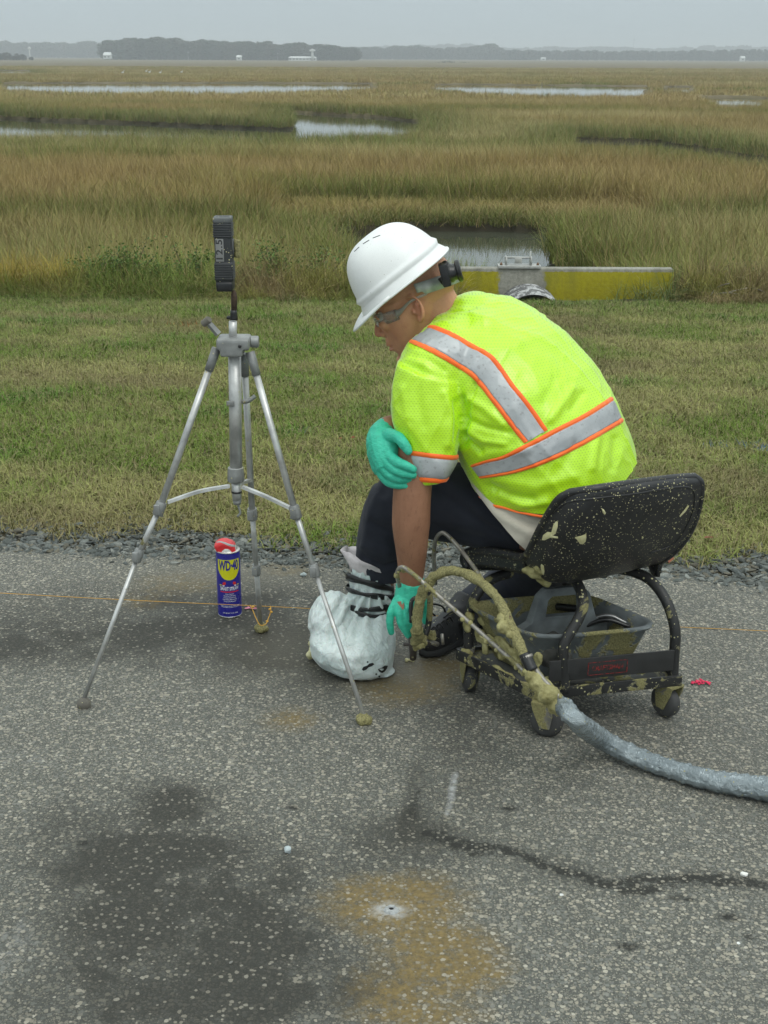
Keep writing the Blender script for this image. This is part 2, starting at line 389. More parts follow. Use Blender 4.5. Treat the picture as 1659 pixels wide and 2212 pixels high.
def a_crack(X, Y):
    ln = segdist(X, Y, gp((930, 1800), (965, 1815), (1010, 1832), (1060, 1836), (1100, 1840), (1140, 1852), (1180, 1870), (1225, 1884), (1260, 1893), (1300, 1908), (1345, 1908), (1390, 1900), (1440, 1903), (1500, 1896), (1560, 1902), (1659, 1912), (1900, 1915)))
    ln = np.abs(ln + .020 * (fbm(X * 11, Y * 11, 15, 3) - .5)); w = .010 + .018 * vnoise(X * 6, Y * 6, 5)
    d = np.exp(-(ln / w) ** 2)
    for px, py, r, k in ((1355, 2045, 34, .26), (1575, 1982, 26, .35), (632, 1745, 15, .5), (180, 1822, 15, .4), (1490, 1944, 12, .5), (1100, 1748, 16, .3), (1385, 1925, 45, .25), (1620, 2025, 20, .3)): d += 1.0 * blob(X, Y, px, py, r, r * k)
    ln2 = segdist(X, Y, gp((908, 1700), (895, 1740), (885, 1775))); d += .6 * np.exp(-(ln2 / .016) ** 2)
    return np.clip(d, 0, 1.2)
def a_rust(X, Y):
    d = 1.3 * blob(X, Y, 860, 1950, 135, 62) + .95 * blob(X, Y, 960, 2040, 120, 40) + .9 * blob(X, Y, 1010, 2100, 90, 40) + .8 * blob(X, Y, 880, 2140, 130, 70) + .6 * blob(X, Y, 930, 2200, 150, 30)
    d += .75 * blob(X, Y, 870, 1480, 110, 42) + .62 * blob(X, Y, 620, 1555, 70, 30) + .5 * blob(X, Y, 400, 1260, 120, 28) + .45 * blob(X, Y, 300, 1300, 60, 20) + .45 * blob(X, Y, 620, 1230, 60, 16)+ .6 * blob(X, Y, 960, 1440, 60, 30)
    return np.clip(1.3 * d * (.6 + .8 * fbm(X * 7, Y * 7, 44, 4)), 0, 1.2)
def a_white(X, Y):
    d = 1.1 * blob(X, Y, 842, 1966, 52, 22) + .35 * blob(X, Y, 975, 1700, 16, 60) + .4 * blob(X, Y, 30, 2040, 90, 120) + .35 * blob(X, Y, 60, 1640, 200, 60)
    ln = segdist(X, Y, gp((985, 1670), (965, 1760))); return np.clip(d + .6 * np.exp(-(ln / .008) ** 2), 0, 1.2)
def a_wet(X, Y): return np.clip(1.0 * blob(X, Y, 880, 1450, 110, 45) + .7 * blob(X, Y, 500, 1240, 200, 26)+ .5 * blob(X, Y, 620, 1400, 120, 60), 0, 1)
N = NT('asphalt'); vec = N.co(); wob = N.n('TexNoise', Scale=60, Detail=2, Vector=vec)
v2 = N.n('VectorMath', _operation='MULTIPLY_ADD'); N.set(v2, 'i0', wob.outputs['Color']); v2.inputs[1].default_value = (.006,) * 3; N.set(v2, 'i2', vec)
def stones(scale, r):
    vo = N.n('TexVoronoi', Scale=scale, Vector=v2.outputs[0], Randomness=r); ve = N.n('TexVoronoi', _feature='DISTANCE_TO_EDGE', Scale=scale, Vector=v2.outputs[0], Randomness=r)
    return vo, ve
def layer(scale, r0, r1, dens):
    vo = N.n('TexVoronoi', _voronoi_dimensions='2D', Scale=scale, Vector=v2.outputs[0], Randomness=.95); s = N.n('SeparateColor', Color=vo.outputs['Color'])
    rad_ = N.mr(s.outputs[0], 0, 1, r0, r1); q = N.math('SUBTRACT', rad_, vo.outputs['Distance']); m = N.math('MULTIPLY', N.mr(q, -.03, .07), N.math('LESS_THAN', s.outputs[1], dens)); return m, s, q
big = N.noise(1.3, vec, 5, .6); med = N.noise(7, vec, 4, .6); fine = N.noise(420, vec, 3); fine2 = N.noise(210, vec, 4, .75)
mA, sA, qA = layer(120, .20, .60, .70); mB, sB, qB = layer(185, .20, .52, .80); mC, sC, qC = layer(330, .2, .5, .85)
cst = [(0, (.085, .092, .088)), (.2, (.16, .17, .162)), (.45, (.25, .26, .245)), (.65, (.34, .33, .28)), (.85, (.42, .395, .33)), (1, (.56, .54, .47))]
ramps = [N.ramp(s_.outputs[2], [(p, tuple(x * k for x in c)) for p, c in cst]) for s_, k in ((sA, 1.0), (sB, .82), (sC, .8))]
c = N.mix(N.mr(fine2, .3, .7), (.050, .054, .050), (.14, .145, .135))
c = N.mix(N.math('MULTIPLY', mC, .8), c, ramps[2]); c = N.mix(N.math('MULTIPLY', mB, .85), c, ramps[1]); c = N.mix(N.math('MULTIPLY', mA, .9), c, ramps[0])
c = N.mix(N.mr(fine, .3, .7, 0, .22), c, (.07, .075, .07)); c = N.mix(N.mr(big, .3, .72, .0, .35), c, (.075, .08, .072))
c = N.mix(1.0, c, (1.09, 1.05, 1.0), 'MULTIPLY'); chip = mA; sp = sA
dk = N.math('MULTIPLY', N.attr('dark'), N.mr(med, .30, .62, .45, 1.15)); dkm = N.mr(dk, .08, 1.1, 0, 0.82)
keep = N.math('MULTIPLY', N.math('GREATER_THAN', sp.outputs[2], .80), chip)      # a few pale chips stay clean in the stains
dkm = N.math('MULTIPLY', dkm, N.mr(keep, 0, 1, 1, .62))
c = N.mix(dkm, c, (.034, .033, .028))
ck = N.mr(N.math('MULTIPLY', N.attr('crack'), N.mr(N.noise(48, vec, 6, .85), .36, .64, .1, 1.5)), .34, .62); c = N.mix(N.math('MULTIPLY', N.math('MULTIPLY', ck, .88), N.math('SUBTRACT', 1.0, N.math('MULTIPLY', mA, N.mr(sA.outputs[2], .3, .9, .0, .7)))), c, (.026, .026, .023))
rn = N.math('MULTIPLY', N.attr('rust'), N.mr(N.noise(38, vec, 6, .75), .34, .62, .25, 1.25)); rm_ = N.mr(rn, .15, .85)
rc = N.mix(N.mr(N.noise(90, vec, 4, .7), .35, .65), (.135, .100, .044), (.265, .185, .065))
c = N.mix(N.math('MULTIPLY', N.math('MULTIPLY', rm_, .84), N.math('SUBTRACT', 1.0, N.math('MULTIPLY', mA, N.mr(sA.outputs[2], .2, .9, .1, .75)))), c, rc)
wm = N.math('MULTIPLY', N.attr('white'), N.mr(N.noise(55, vec, 5, .7), .3, .65, .3, 1.2)); c = N.mix(N.mr(wm, .25, 1.0, 0, .75), c, (.48, .49, .49))
film = N.attr('film'); c = N.mix(N.math('MULTIPLY', film, .65, ), c, (.12, .105, .07))
hh = N.math('ADD', N.math('MULTIPLY', mA, N.mr(sA.outputs[1], 0, .62, .5, 1.0)), N.math('MULTIPLY', mB, .5)); hh = N.math('ADD', hh, N.math('MULTIPLY', mC, .25)); hh = N.math('ADD', hh, N.math('MULTIPLY', fine, .25))
rgh = N.mr(film, 0, 1, .82, .38)
M_ASPHALT = N.done(c, rgh, N.bump(hh, .75, .0022), Specular__IOR__Level=0.3)
ysr = np.concatenate([np.linspace(-3, 0.9, 12), np.arange(1.3, 3.2, .008), np.arange(3.2, 4.3, .016)])
def rx(u, y): return u * 2.6 if y > 1.0 else u * 6
def road_z(X, Y): return (fbm(X * 1.2, Y * 1.2, 4) - .5) * .006
def road():
    ys = ysr
    def xs(u, y):
        return np.sign(u) * np.interp(np.abs(u), [0, .85, 1], [0, 1.45, 9])
    def zf(X, Y):
        e = edge_y(X) + (fbm(X * 5, X * 0 + 3, 8) - .5) * .10
        return road_z(X, Y) - .10 * np.clip((Y - e) / .12, 0, 1)
    return grid_obj('asphalt_road', xs, ys, 860, zf, M_ASPHALT, 'structure', dict(dark=a_dark, crack=a_crack, rust=a_rust, white=a_white, film=a_wet))
road()

# ---- instancing of uncountable ground cover
def scatter(name, P, rot, scl, idx, tint, sources, label=None):
    me = bpy.data.meshes.new(name); me.vertices.add(len(P)); me.vertices.foreach_set('co', np.asarray(P, np.float32).ravel())
    for nm, typ, arr, f in (('rot', 'FLOAT_VECTOR', rot, 'vector'), ('scl', 'FLOAT_VECTOR', scl, 'vector'), ('tint', 'FLOAT_COLOR', np.c_[tint, np.ones(len(P))], 'color')):
        a = me.attributes.new(nm, typ, 'POINT'); a.data.foreach_set(f, np.asarray(arr, np.float32).ravel())
    a = me.attributes.new('idx', 'INT', 'POINT'); a.data.foreach_set('value', np.asarray(idx, np.int32))
    o = bpy.data.objects.new(name, me); COL.objects.link(o); o['kind'] = 'stuff'
    if label: o['label'] = label
    src = bpy.data.collections.new(name + '_source')
    for s in sources: src.objects.link(s)
    g = bpy.data.node_groups.new(name, 'GeometryNodeTree'); g.interface.new_socket('Geometry', in_out='INPUT', socket_type='NodeSocketGeometry'); g.interface.new_socket('Geometry', in_out='OUTPUT', socket_type='NodeSocketGeometry')
    gi = g.nodes.new('NodeGroupInput'); go = g.nodes.new('NodeGroupOutput'); ip = g.nodes.new('GeometryNodeInstanceOnPoints'); ci = g.nodes.new('GeometryNodeCollectionInfo')
    ci.inputs['Collection'].default_value = src; ci.inputs['Separate Children'].default_value = True; ci.inputs['Reset Children'].default_value = True
    def na(n, t): x = g.nodes.new('GeometryNodeInputNamedAttribute'); x.data_type = t; x.inputs['Name'].default_value = n; return x.outputs['Attribute']
    g.links.new(gi.outputs[0], ip.inputs['Points']); g.links.new(ci.outputs[0], ip.inputs['Instance']); ip.inputs['Pick Instance'].default_value = True
    g.links.new(na('idx', 'INT'), ip.inputs['Instance Index']); g.links.new(na('scl', 'FLOAT_VECTOR'), ip.inputs['Scale'])
    er = g.nodes.new('FunctionNodeEulerToRotation'); g.links.new(na('rot', 'FLOAT_VECTOR'), er.inputs[0]); g.links.new(er.outputs[0], ip.inputs['Rotation'])
    g.links.new(ip.outputs[0], go.inputs[0]); md = o.modifiers.new('scatter', 'NODES'); md.node_group = g
    return o
def src_obj(name, V, F, mat, smooth=False):
    me = bpy.data.meshes.new(name); me.from_pydata([tuple(v) for v in V], [], F); me.materials.append(mat)
    me.polygons.foreach_set('use_smooth', [smooth] * len(F)); return bpy.data.objects.new(name, me)
def tuft(name, n, h, spread, w, mat, lean=0.35, seg=3, seed=0, curl=0.5, hv=0.35):
    r = np.random.default_rng(seed); V = []; F = []
    for b in range(n):
        a = r.uniform(0, 2 * math.pi); rr = spread * math.sqrt(r.uniform()); x0, y0 = rr * math.cos(a), rr * math.sin(a)
        d = r.uniform(0, 2 * math.pi); L = abs(r.normal(lean, lean * .6)); hh = h * r.uniform(1 - hv, 1 + hv * .6); ww = w * r.uniform(.7, 1.3)
        px, py = -math.sin(d + r.normal(0, .6)) * ww, math.cos(d) * ww; o = len(V)
        for k in range(seg + 1):
            t = k / seg; bend = L * (t + curl * t * t) ; s = math.sqrt(max(.15, 1 - min(.85, (bend * .7) ** 2)))
            x = x0 + math.cos(d) * bend * hh * .8; y = y0 + math.sin(d) * bend * hh * .8; z = hh * t * s
            q = (1 - t ** 1.6)
            if k < seg: V += [(x - px * q, y - py * q, z), (x + px * q, y + py * q, z)]
            else: V += [(x, y, z)]
        for k in range(seg - 1): F.append((o + 2 * k, o + 2 * k + 1, o + 2 * k + 3, o + 2 * k + 2))
        F.append((o + 2 * seg - 2, o + 2 * seg - 1, o + 2 * seg))
    return src_obj(name, V, F, mat)
def grass_mat(name, dry=.3, tip=(.30, .22, .10), hgt=.5, trans=True):
    N = NT(name); t = N.attr('tint', 'INSTANCER', 'Color'); g = N.n('TexCoord'); s = N.n('SeparateXYZ', Vector=g.outputs['Object'])
    vn = N.n('TexWhiteNoise', _noise_dimensions='3D'); gi = N.n('NewGeometry'); N.set(vn, 'Vector', N.n('Combine' + 'XYZ', X=gi.outputs['Random Per Island']).outputs[0])
    f = gi.outputs['Random Per Island']
    c = N.mix(N.mr(f, 0, 1, 0, .55), t, N.mix(.5, t, (.0, .0, .0)))
    c = N.mix(N.math('MULTIPLY', N.math('GREATER_THAN', f, 1 - dry), .85), c, tip)
    return N.done(c, .75, Specular__IOR__Level=0.2)
M_LAWN = grass_mat('lawn_blades', .22, (.30, .245, .135)); M_MARSHG = grass_mat('marsh_blades', .24, (.32, .235, .11)); 

def pick(P, ok): return P[ok]
# lawn
lt = [tuft('lawn_tuft_%d' % i, 15, [.034, .046, .028, .042][i], .045, .0016, M_LAWN, .95, 2, i + 1, .5, .5) for i in range(4)]
def rand_fan(n, y0, y1, k, x0=1.3, pw=1.0):
    u = rng.random(n); y = (y0 ** pw + u * (y1 ** pw - y0 ** pw)) ** (1 / pw); x = rng.uniform(-1, 1, n) * (y * k + x0); return x, y
x, y = rand_fan(120000, 3.5, 11.6, .50, .60, 1.25)
e = edge_y(x); cover = fbm(x * 3.2, y * 3.2, 21, 3); ok = (y > e + .12 + (cover < .60) * .06 + (cover < .48) * .04)
ok &= ~((y < e + .30) & (fbm(x * 6, y * 6, 40, 3) < .30))
ok &= ~((x > .7) & (x < 2.6) & (y > 10.75))
x, y = x[ok], y[ok]; n = len(x)
z = land_z(x, y); dn = fbm(x * 1.1, y * 1.6, 31, 4); d2 = fbm(x * 4, y * 4, 33, 3)
green = np.array([.160, .240, .036]); straw = np.array([.350, .350, .125]); brown = np.array([.245, .215, .095]); lush = np.array([.105, .225, .028])
t = np.clip((dn - .42) * 3.2 + (d2 - .5) * 2.0 + .18, 0, 1)[:, None]; tint = green * (1 - t) + straw * t
b = (np.clip((fbm(x * .8 + 9, y * 1.5, 37, 3) - .56) * 5, 0, .7))[:, None]; tint = tint * (1 - b) + brown * b
lu = (np.clip((fbm(x * 2.4, y * 2.4, 39, 3) - .62) * 7, 0, .8))[:, None]; tint = tint * (1 - lu) + lush * lu
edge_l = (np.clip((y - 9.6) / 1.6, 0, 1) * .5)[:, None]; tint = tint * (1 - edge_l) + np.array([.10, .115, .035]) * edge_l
tint *= rng.uniform(.7, 1.25, (n, 1))
sc_ = rng.uniform(.7, 1.25, n) * (1 + .25 * np.clip((y - 8) / 3, 0, 1)) * np.where(lu[:, 0] > .3, 1.25, 1)
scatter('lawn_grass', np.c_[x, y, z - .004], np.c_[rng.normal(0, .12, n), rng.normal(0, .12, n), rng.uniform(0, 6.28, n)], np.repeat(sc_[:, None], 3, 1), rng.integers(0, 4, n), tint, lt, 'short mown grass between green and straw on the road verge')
# ---- gravel along the road edge
def rock_mesh(name, seed, mat, r=(1, .7, .45), sub=2, j=.28):
    bm = bmesh.new(); bmesh.ops.create_icosphere(bm, subdivisions=sub, radius=1); rr = random.Random(seed)
    pl = [Vector((rr.gauss(0, 1), rr.gauss(0, 1), rr.gauss(0, 1))).normalized() for _ in range(9)]; pd = [rr.uniform(.45, .85) for _ in pl]
    for v in bm.verts:
        for q, d in zip(pl, pd):
            k = v.co.dot(q)
            if k > d: v.co -= q * (k - d)
        v.co = Vector((v.co.x * r[0], v.co.y * r[1], v.co.z * r[2]))
    bm.verts.ensure_lookup_table(); V = [v.co.copy() for v in bm.verts]; F = [[v.index for v in f.verts] for f in bm.faces]; bm.free()
    return src_obj(name, V, F, mat)
N = NT('crushed_stone'); t = N.attr('tint', 'INSTANCER', 'Color'); vv = N.co(); a = N.noise(2.2, vv, 5, .7)
M_ROCK = N.done(N.mix(N.mr(a, .3, .7, 0, .6), t, (.07, .075, .07)), .85, N.bump(a, .4, .2), Specular__IOR__Level=.25)
rk = [rock_mesh('gravel_stone_%d' % i, i * 7 + 1, M_ROCK, [(1, .75, .42), (1, .6, .5), (.9, .8, .55), (1.1, .7, .3)][i]) for i in range(4)]
n = 36000; x = rng.uniform(-2.9, 3.2, n); e = edge_y(x); off = np.abs(rng.normal(0, .17, n)) - .02; 
pk = fbm(x * 2.2, x * 0 + 2, 77, 3); off = off * (.55 + 1.2 * pk)
y = e + off - .03 - .07 * (rng.random(n) < .15) * rng.random(n)
s = np.clip(rng.lognormal(-5.1, .55, n), .003, .021); s = np.where(off > .10, s * 1.15, s)
keep = (off < .42) & ~((off > .24) & (fbm(x * 6, y * 6, 40, 3) > .56)); x, y, s, off, e = x[keep], y[keep], s[keep], off[keep], e[keep]; n = len(x)
base = np.array([[.15, .165, .155], [.21, .225, .21], [.11, .12, .11], [.30, .31, .285], [.22, .20, .15], [.17, .19, .185]])[rng.integers(0, 6, n)] * rng.uniform(.6, 1.15, (n, 1))
z = np.where(y < e + .03, -.002, land_z(x, y)) + s * .18
scatter('road_edge_gravel', np.c_[x, y, z], np.c_[rng.normal(0, .25, n), rng.normal(0, .25, n), rng.uniform(0, 6.28, n)], np.c_[s, s * rng.uniform(.7, 1, n), s * rng.uniform(.7, 1.2, n)], rng.integers(0, 4, n), base, rk, 'blue grey crushed stone along the edge of the asphalt')
# loose chips on the asphalt
n = 2600; x = rng.uniform(-1.9, 2.0, n); y = rng.uniform(1.4, 3.9, n); ok = (y < edge_y(x)) & (rng.random(n) < .12 + .88 * np.clip(1 - (edge_y(x) - y) / .7, 0, 1) ** 2); x, y = x[ok], y[ok]; n = len(x)
s = np.clip(rng.lognormal(-5.9, .35, n), .0015, .006)
scatter('loose_chips', np.c_[x, y, s * .2 + .001], np.c_[np.zeros(n), np.zeros(n), rng.uniform(0, 6.28, n)], np.repeat(s[:, None], 3, 1), rng.integers(0, 4, n), np.array([.42, .41, .37]) * rng.uniform(.4, 1.2, (n, 1)), rk, 'tiny pale stone chips loose on the asphalt')

# ---- marsh grass, near to far
mg = [tuft('marsh_tuft_%d' % i, 26, [.55, .62, .5, .58][i], .16, .0048, M_MARSHG, [.28, .35, .5, .3][i], 3, 50 + i, .7, .4) for i in range(4)]
mgf = [tuft('marsh_clump_%d' % i, 60, .5, .75, .014, M_MARSHG, .4, 2, 80 + i, .7, .4) for i in range(3)]
TAN = np.array([.385, .295, .120]); RUST = np.array([.345, .250, .090]); OLV = np.array([.255, .245, .062]); GRN = np.array([.140, .190, .036]); STRAW = np.array([.47, .41, .19]); GOLD = np.array([.36, .27, .05]); BRN = np.array([.21, .165, .08])
SHORE = [np.array(p) for p in POOLS]
def shore_dist(x, y):
    d = np.full(len(x), 1e9)
    for p in POOLS[:2] + POOLS[6:]: d = np.minimum(d, segdist(x, y, list(p) + [p[0]]))
    return d
def marsh_tint(x, y, n):
    a = fbm(x * .10, y * .28, 61, 4); b = fbm(x * .35 + 4, y * .9, 63, 4); c = fbm(x * .05, y * .12 + 7, 65, 3); g = fbm(x * .8, y * 1.6, 69, 3)
    t = TAN * np.ones((n, 1))
    def mixin(t, col, m): m = np.clip(m, 0, 1)[:, None]; return t * (1 - m) + col * m
    t = mixin(t, RUST, (b - .42) * 4 * (y < 45)); t = mixin(t, OLV, (a - .51) * 6); t = mixin(t, STRAW, (c - .50) * 7 * .8); t = mixin(t, OLV, (g - .56) * 4)
    t = mixin(t, GRN, (a - .64) * 5)
    return t
def marsh_band(name, n, y0, y1, k, x0, src, smin, smax, pw, label, hfac=1.0):
    x, y = rand_fan(n, y0, y1, k, x0, pw); ok = ~in_water(x, y)
    if y0 > 70: ok &= ~(in_water(x + .8, y) | in_water(x - .8, y) | in_water(x, y + 1.6) | in_water(x, y - .8))
    x, y = x[ok], y[ok]
    sd = shore_dist(x, y); n = len(x); t = marsh_tint(x, y, n)
    near = np.exp(-(sd / np.where(y < 30, 1.1, np.where(y < 80, 2.2, 3.5))) ** 2)
    m = (near * .85)[:, None]; t = t * (1 - m) + GRN * .9 * m
    m = (np.clip((20.5 - y) / 4, 0, 1) * .62)[:, None]; t = t * (1 - m) + (OLV * .45 + GRN * .55) * m
    t *= rng.uniform(.72, 1.2, (n, 1))
    h = rng.uniform(smin, smax, n) * hfac * (.78 + .5 * fbm(x * .6, y * .6, 71, 3))
    h = h * np.where((x > -2) & (x < 4.5) & (y > 20.9) & (y < 24.5), .48, 1)
    z = np.where(y > 13.7, MARSH_Z, land_z(x, y)) - .01
    sw = rng.uniform(.85, 1.15, n) * (h ** .3)
    return scatter(name, np.c_[x, y, z], np.c_[rng.normal(.05, .12, n), rng.normal(.1, .12, n), rng.uniform(0, 6.28, n)], np.c_[sw, sw, h], rng.integers(0, len(src), n), t, src, label)
marsh_band('near_marsh_grass', 44000, 12.6, 34, .50, 2.2, mg, .8, 1.15, 1.6, 'tall brown and green cordgrass beyond the verge')
marsh_band('middle_marsh_grass', 56000, 33, 78, .44, 2, mg, .75, 1.0, 1.2, 'brown cordgrass meadow around the middle pool', .95)
marsh_band('far_marsh_grass', 40000, 76, 320, .44, 4, mgf, .7, 1.05, 1.3, 'pale far marsh grass around the long water strip', .8)

# ---- rank weeds and dry stems along the foot of the verge
wd = [tuft('weed_tuft_%d' % i, 22, [.42, .5, .36][i], .10, .0032, M_MARSHG, [.45, .35, .7][i], 3, 120 + i, .8, .4) for i in range(3)]
x, y = rand_fan(13000, 10.7, 13.2, .50, 1.0, 1.0); hw = (x > .62) & (x < 2.62) & (y < 11.75)
ok = (~hw) & ~((x > .9) & (x < 2.3) & (y > 11.7) & (y < 13.2)) ; x, y = x[ok], y[ok]; n = len(x)
ramp_ = np.clip((y - 10.6) / .8, .25, 1); tt = fbm(x * .9, y * .9, 88, 3); t = np.where(tt[:, None] > .52, OLV, BRN * 1.25) * np.ones((n, 1))
g2 = np.clip((fbm(x * 1.3 + 5, y, 90, 3) - .5) * 8, 0, 1)[:, None]; t = t * (1 - g2) + GRN * 1.1 * g2
gm = (np.clip((-x - 2.55) * 3, 0, 1) * np.clip((y - 11.0) * 3, 0, 1))[:, None]; t = t * (1 - gm) + GOLD * gm
t *= rng.uniform(.65, 1.25, (n, 1)); sc_ = rng.uniform(.6, 1.25, n) * ramp_
scatter('verge_weeds', np.c_[x, y, land_z(x, y) - .01], np.c_[rng.normal(0, .2, n), rng.normal(0, .2, n), rng.uniform(0, 6.28, n)], np.c_[sc_ ** .5, sc_ ** .5, sc_], rng.integers(0, 3, n), t, wd, 'rank weeds and dry stems at the foot of the verge')

# ---- leafy marsh shrubs
N = NT('shrub_leaf'); gi = N.n('NewGeometry'); f = gi.outputs['Random Per Island']
M_LEAF = N.done(N.ramp(f, [(0, (.045, .085, .020)), (.5, (.085, .15, .030)), (.85, (.12, .19, .04)), (1, (.20, .21, .06))]), .6, Specular__IOR__Level=.25)
M_TWIG = simple('twig_bark', (.11, .08, .055), .9)
def shrub(loc, r, h, seed, label, nl=1500, leaf=.022):
    root = empty('marsh_shrub', loc, 0, label, 'shrub', 'leafy shrubs along the foot of the verge'); q = random.Random(seed); base = Vector(loc)
    st = MB(); lf = MB(); tips = []
    for k in range(26):
        a = q.uniform(0, 6.28); rr = r * q.uniform(.2, 1); tip = base + Vector((math.cos(a) * rr, math.sin(a) * rr * .7, h * q.uniform(.55, 1) * (1 - .35 * (rr / r) ** 2)))
        mid = base.lerp(tip, .5) + Vector((q.gauss(0, .03), q.gauss(0, .03), .05)); st.tube(bez([base + Vector((math.cos(a) * .04, math.sin(a) * .04, -.03)), mid, tip], 3), lerps([.006, .002], 7), 4, cap=False)
        tips.append((mid, tip))
    for k in range(nl):
        m, t = q.choice(tips); p = m.lerp(t, q.uniform(-.5, 1.08)) + Vector((q.gauss(0, .05), q.gauss(0, .05), q.gauss(0, .035)))
        if p.z < base.z: continue
        d = Vector((q.gauss(0, 1), q.gauss(0, 1), q.gauss(.5, .8))).normalized(); s = d.orthogonal().normalized(); s.rotate(Matrix.Rotation(q.uniform(0, 6.28), 3, d)); L = leaf * q.uniform(.7, 1.6)
        lf.add([p, p + d * L * .5 + s * L * .3, p + d * L, p + d * L * .5 - s * L * .3], [(0, 1, 2, 3)])
    st.build('stems', M_TWIG, root); lf.build('foliage', M_LEAF, root, smooth=False)
for i, (px, py, Y, r, h, lab) in enumerate([
    (215, 640, 11.5, .34, .42, 'low green shrub at the far left of the verge foot'), (300, 635, 11.6, .36, .52, 'rounded green shrub left of the tripod, second from the left'),
    (400, 638, 11.7, .38, .50, 'green shrub just left of the black receiver'), (590, 640, 11.6, .36, .50, 'leafy green shrub between the black receiver and the hard hat'),
    (700, 645, 11.8, .40, .50, 'broad green shrub just left of the hard hat'), (1590, 655, 11.8, .42, .45, 'scrubby shrub at the far right beyond the concrete headwall'),
    (1650, 660, 12.2, .40, .55, 'taller shrub at the right edge of the picture')]):
    p = W(px, py, Y); p.z = float(land_z(p.x, p.y)); shrub(tuple(p), r * 1.15, h * (1.2 if i < 5 else 1), 200 + i, lab, 2800 if i < 5 else 1200)
tw = empty('dead_branch', tuple(W(1530, 655, 11.0)), 0, 'bare grey dead branch arching right of the concrete headwall', 'branch')
m = MB(); 
for pts in ([(1500, 655), (1530, 640), (1570, 632), (1610, 640)], [(1535, 638), (1550, 620), (1575, 612)], [(1570, 632), (1620, 622), (1650, 630)]): m.tube(bez([W(a, b, 11.0 + .1 * (i % 2)) for i, (a, b) in enumerate(pts)], 4), .006, 5)
m.build('branch_wood', simple('grey_wood', (.28, .25, .21), .9), tw)

# ---- concrete culvert headwall, painted yellow at both sides of the pipe
hwY = 11.25
a0 = W(958, 600, hwY); a1 = W(1450, 600, hwY); ztop = W(1200, 580, hwY).z; zb = -.75
N = NT('headwall_concrete'); vec = N.co('Object'); sx_ = N.n('SeparateXYZ', Vector=vec); nn = N.noise(4.5, vec, 6, .7); n2 = N.noise(30, vec, 5, .7); n3 = N.noise(1.2, N.co(scale=(6, 6, .8)), 4)
conc = N.mix(N.mr(n2, .3, .7), (.20, .195, .165), (.36, .35, .30)); conc = N.mix(N.mr(n3, .45, .7, 0, .5), conc, (.12, .11, .085))
cx = (W(1125, 600, hwY).x); dist = N.math('ABSOLUTE', sx_.outputs[0])
zz = sx_.outputs[2]
pm_ = N.mr(N.math('ADD', dist, N.math('MULTIPLY', N.math('SUBTRACT', nn, .5), .22)), .19, .215)
pz = N.mr(N.math('ADD', zz, N.math('MULTIPLY', N.math('SUBTRACT', n2, .5), .03)), ztop - zb - .030, ztop - zb - .026, 1, 0)
yel = N.mix(N.mr(n2, .35, .7), (.27, .235, .004), (.37, .325, .008)); yel = N.mix(N.mr(n3, .48, .72, 0, .6), yel, (.15, .15, .02))
c = N.mix(N.math('MULTIPLY', pm_, N.math('MULTIPLY', pz, N.mr(N.math('ADD', n2, N.math('MULTIPLY', nn, .5)), .28, .38))), conc, yel)
M_HW = N.done(c, .85, N.bump(n2, .4, .01)); M_METAL_OLD = foamy('weathered_steel', (.30, .28, .25), .6, .4, .15, .2)
hroot = empty('culvert_headwall', (cx, hwY, zb), 0, 'low concrete culvert headwall painted yellow on both sides of the pipe', 'headwall')
m = MB(); xc = (a0.x + a1.x) / 2; hx = (a1.x - a0.x) / 2 + .02
m.box((xc, hwY + .055, (ztop + zb) / 2), (hx, .055, (ztop - zb) / 2), bev=.012)
m.build('wall', M_HW, hroot)
# corrugated pipe crown in front, white
pr = .265; pc = W(1140, 700, hwY - .12); pz0 = W(1140, 627, hwY - .3).z - pr
m = MB(); 
for k in range(7): m.lathe((pc.x, hwY - .02 - k * .07, pz0), [(pr, 0), (pr + .012, -.012), (pr + .012, -.04), (pr, -.055), (pr, -.0701)], (0, 1, 0), 40, cap=False)
N = NT('pipe_whitewash'); v = N.co(); a = N.noise(12, v, 6, .75, .4); c = N.mix(N.mr(a, .45, .52), (.42, .42, .42), (.10, .10, .10)); M_PIPE = N.done(c, .8, N.bump(a, .5, .01))
m.build('pipe', M_PIPE, hroot)
# gate bracket on top
bx0 = W(1074, 578, hwY + .1); bx1 = W(1165, 578, hwY + .1); zt = ztop
m = MB(); xm = (bx0.x + bx1.x) / 2; bw = (bx1.x - bx0.x) / 2
m.box((xm, hwY + .05, zt + .012), (bw, .07, .012), bev=.003)
for sx2 in (-.62, .55): m.box((xm + bw * sx2 + .0, hwY + .05, zt + .055), (.006, .05, .04))
m.box((xm - .01, hwY + .05, zt + .085), (bw * .62, .02, .006)); m.box((xm - .01, hwY + .02, zt + .06), (bw * .17, .008, .022), bev=.004)
m.tube([(xm + bw * .53, hwY + .05, zt), (xm + bw * .53, hwY + .05, zt + .14)], .006, 8)
m.build('bracket', simple('bracket_steel', (.42, .42, .40), .6, .5), hroot)
m = MB(); 
mb_ = simple('rusty_bolt', (.16, .09, .05), .9)
for k in (-.85, .88): m = MB(); m.lathe((xm + bw * k, hwY + .03, zt + .024), [(.012, 0), (.012, .012), (.006, .013), (.006, .022)], n=8); m.build('bolt', mb_, hroot)
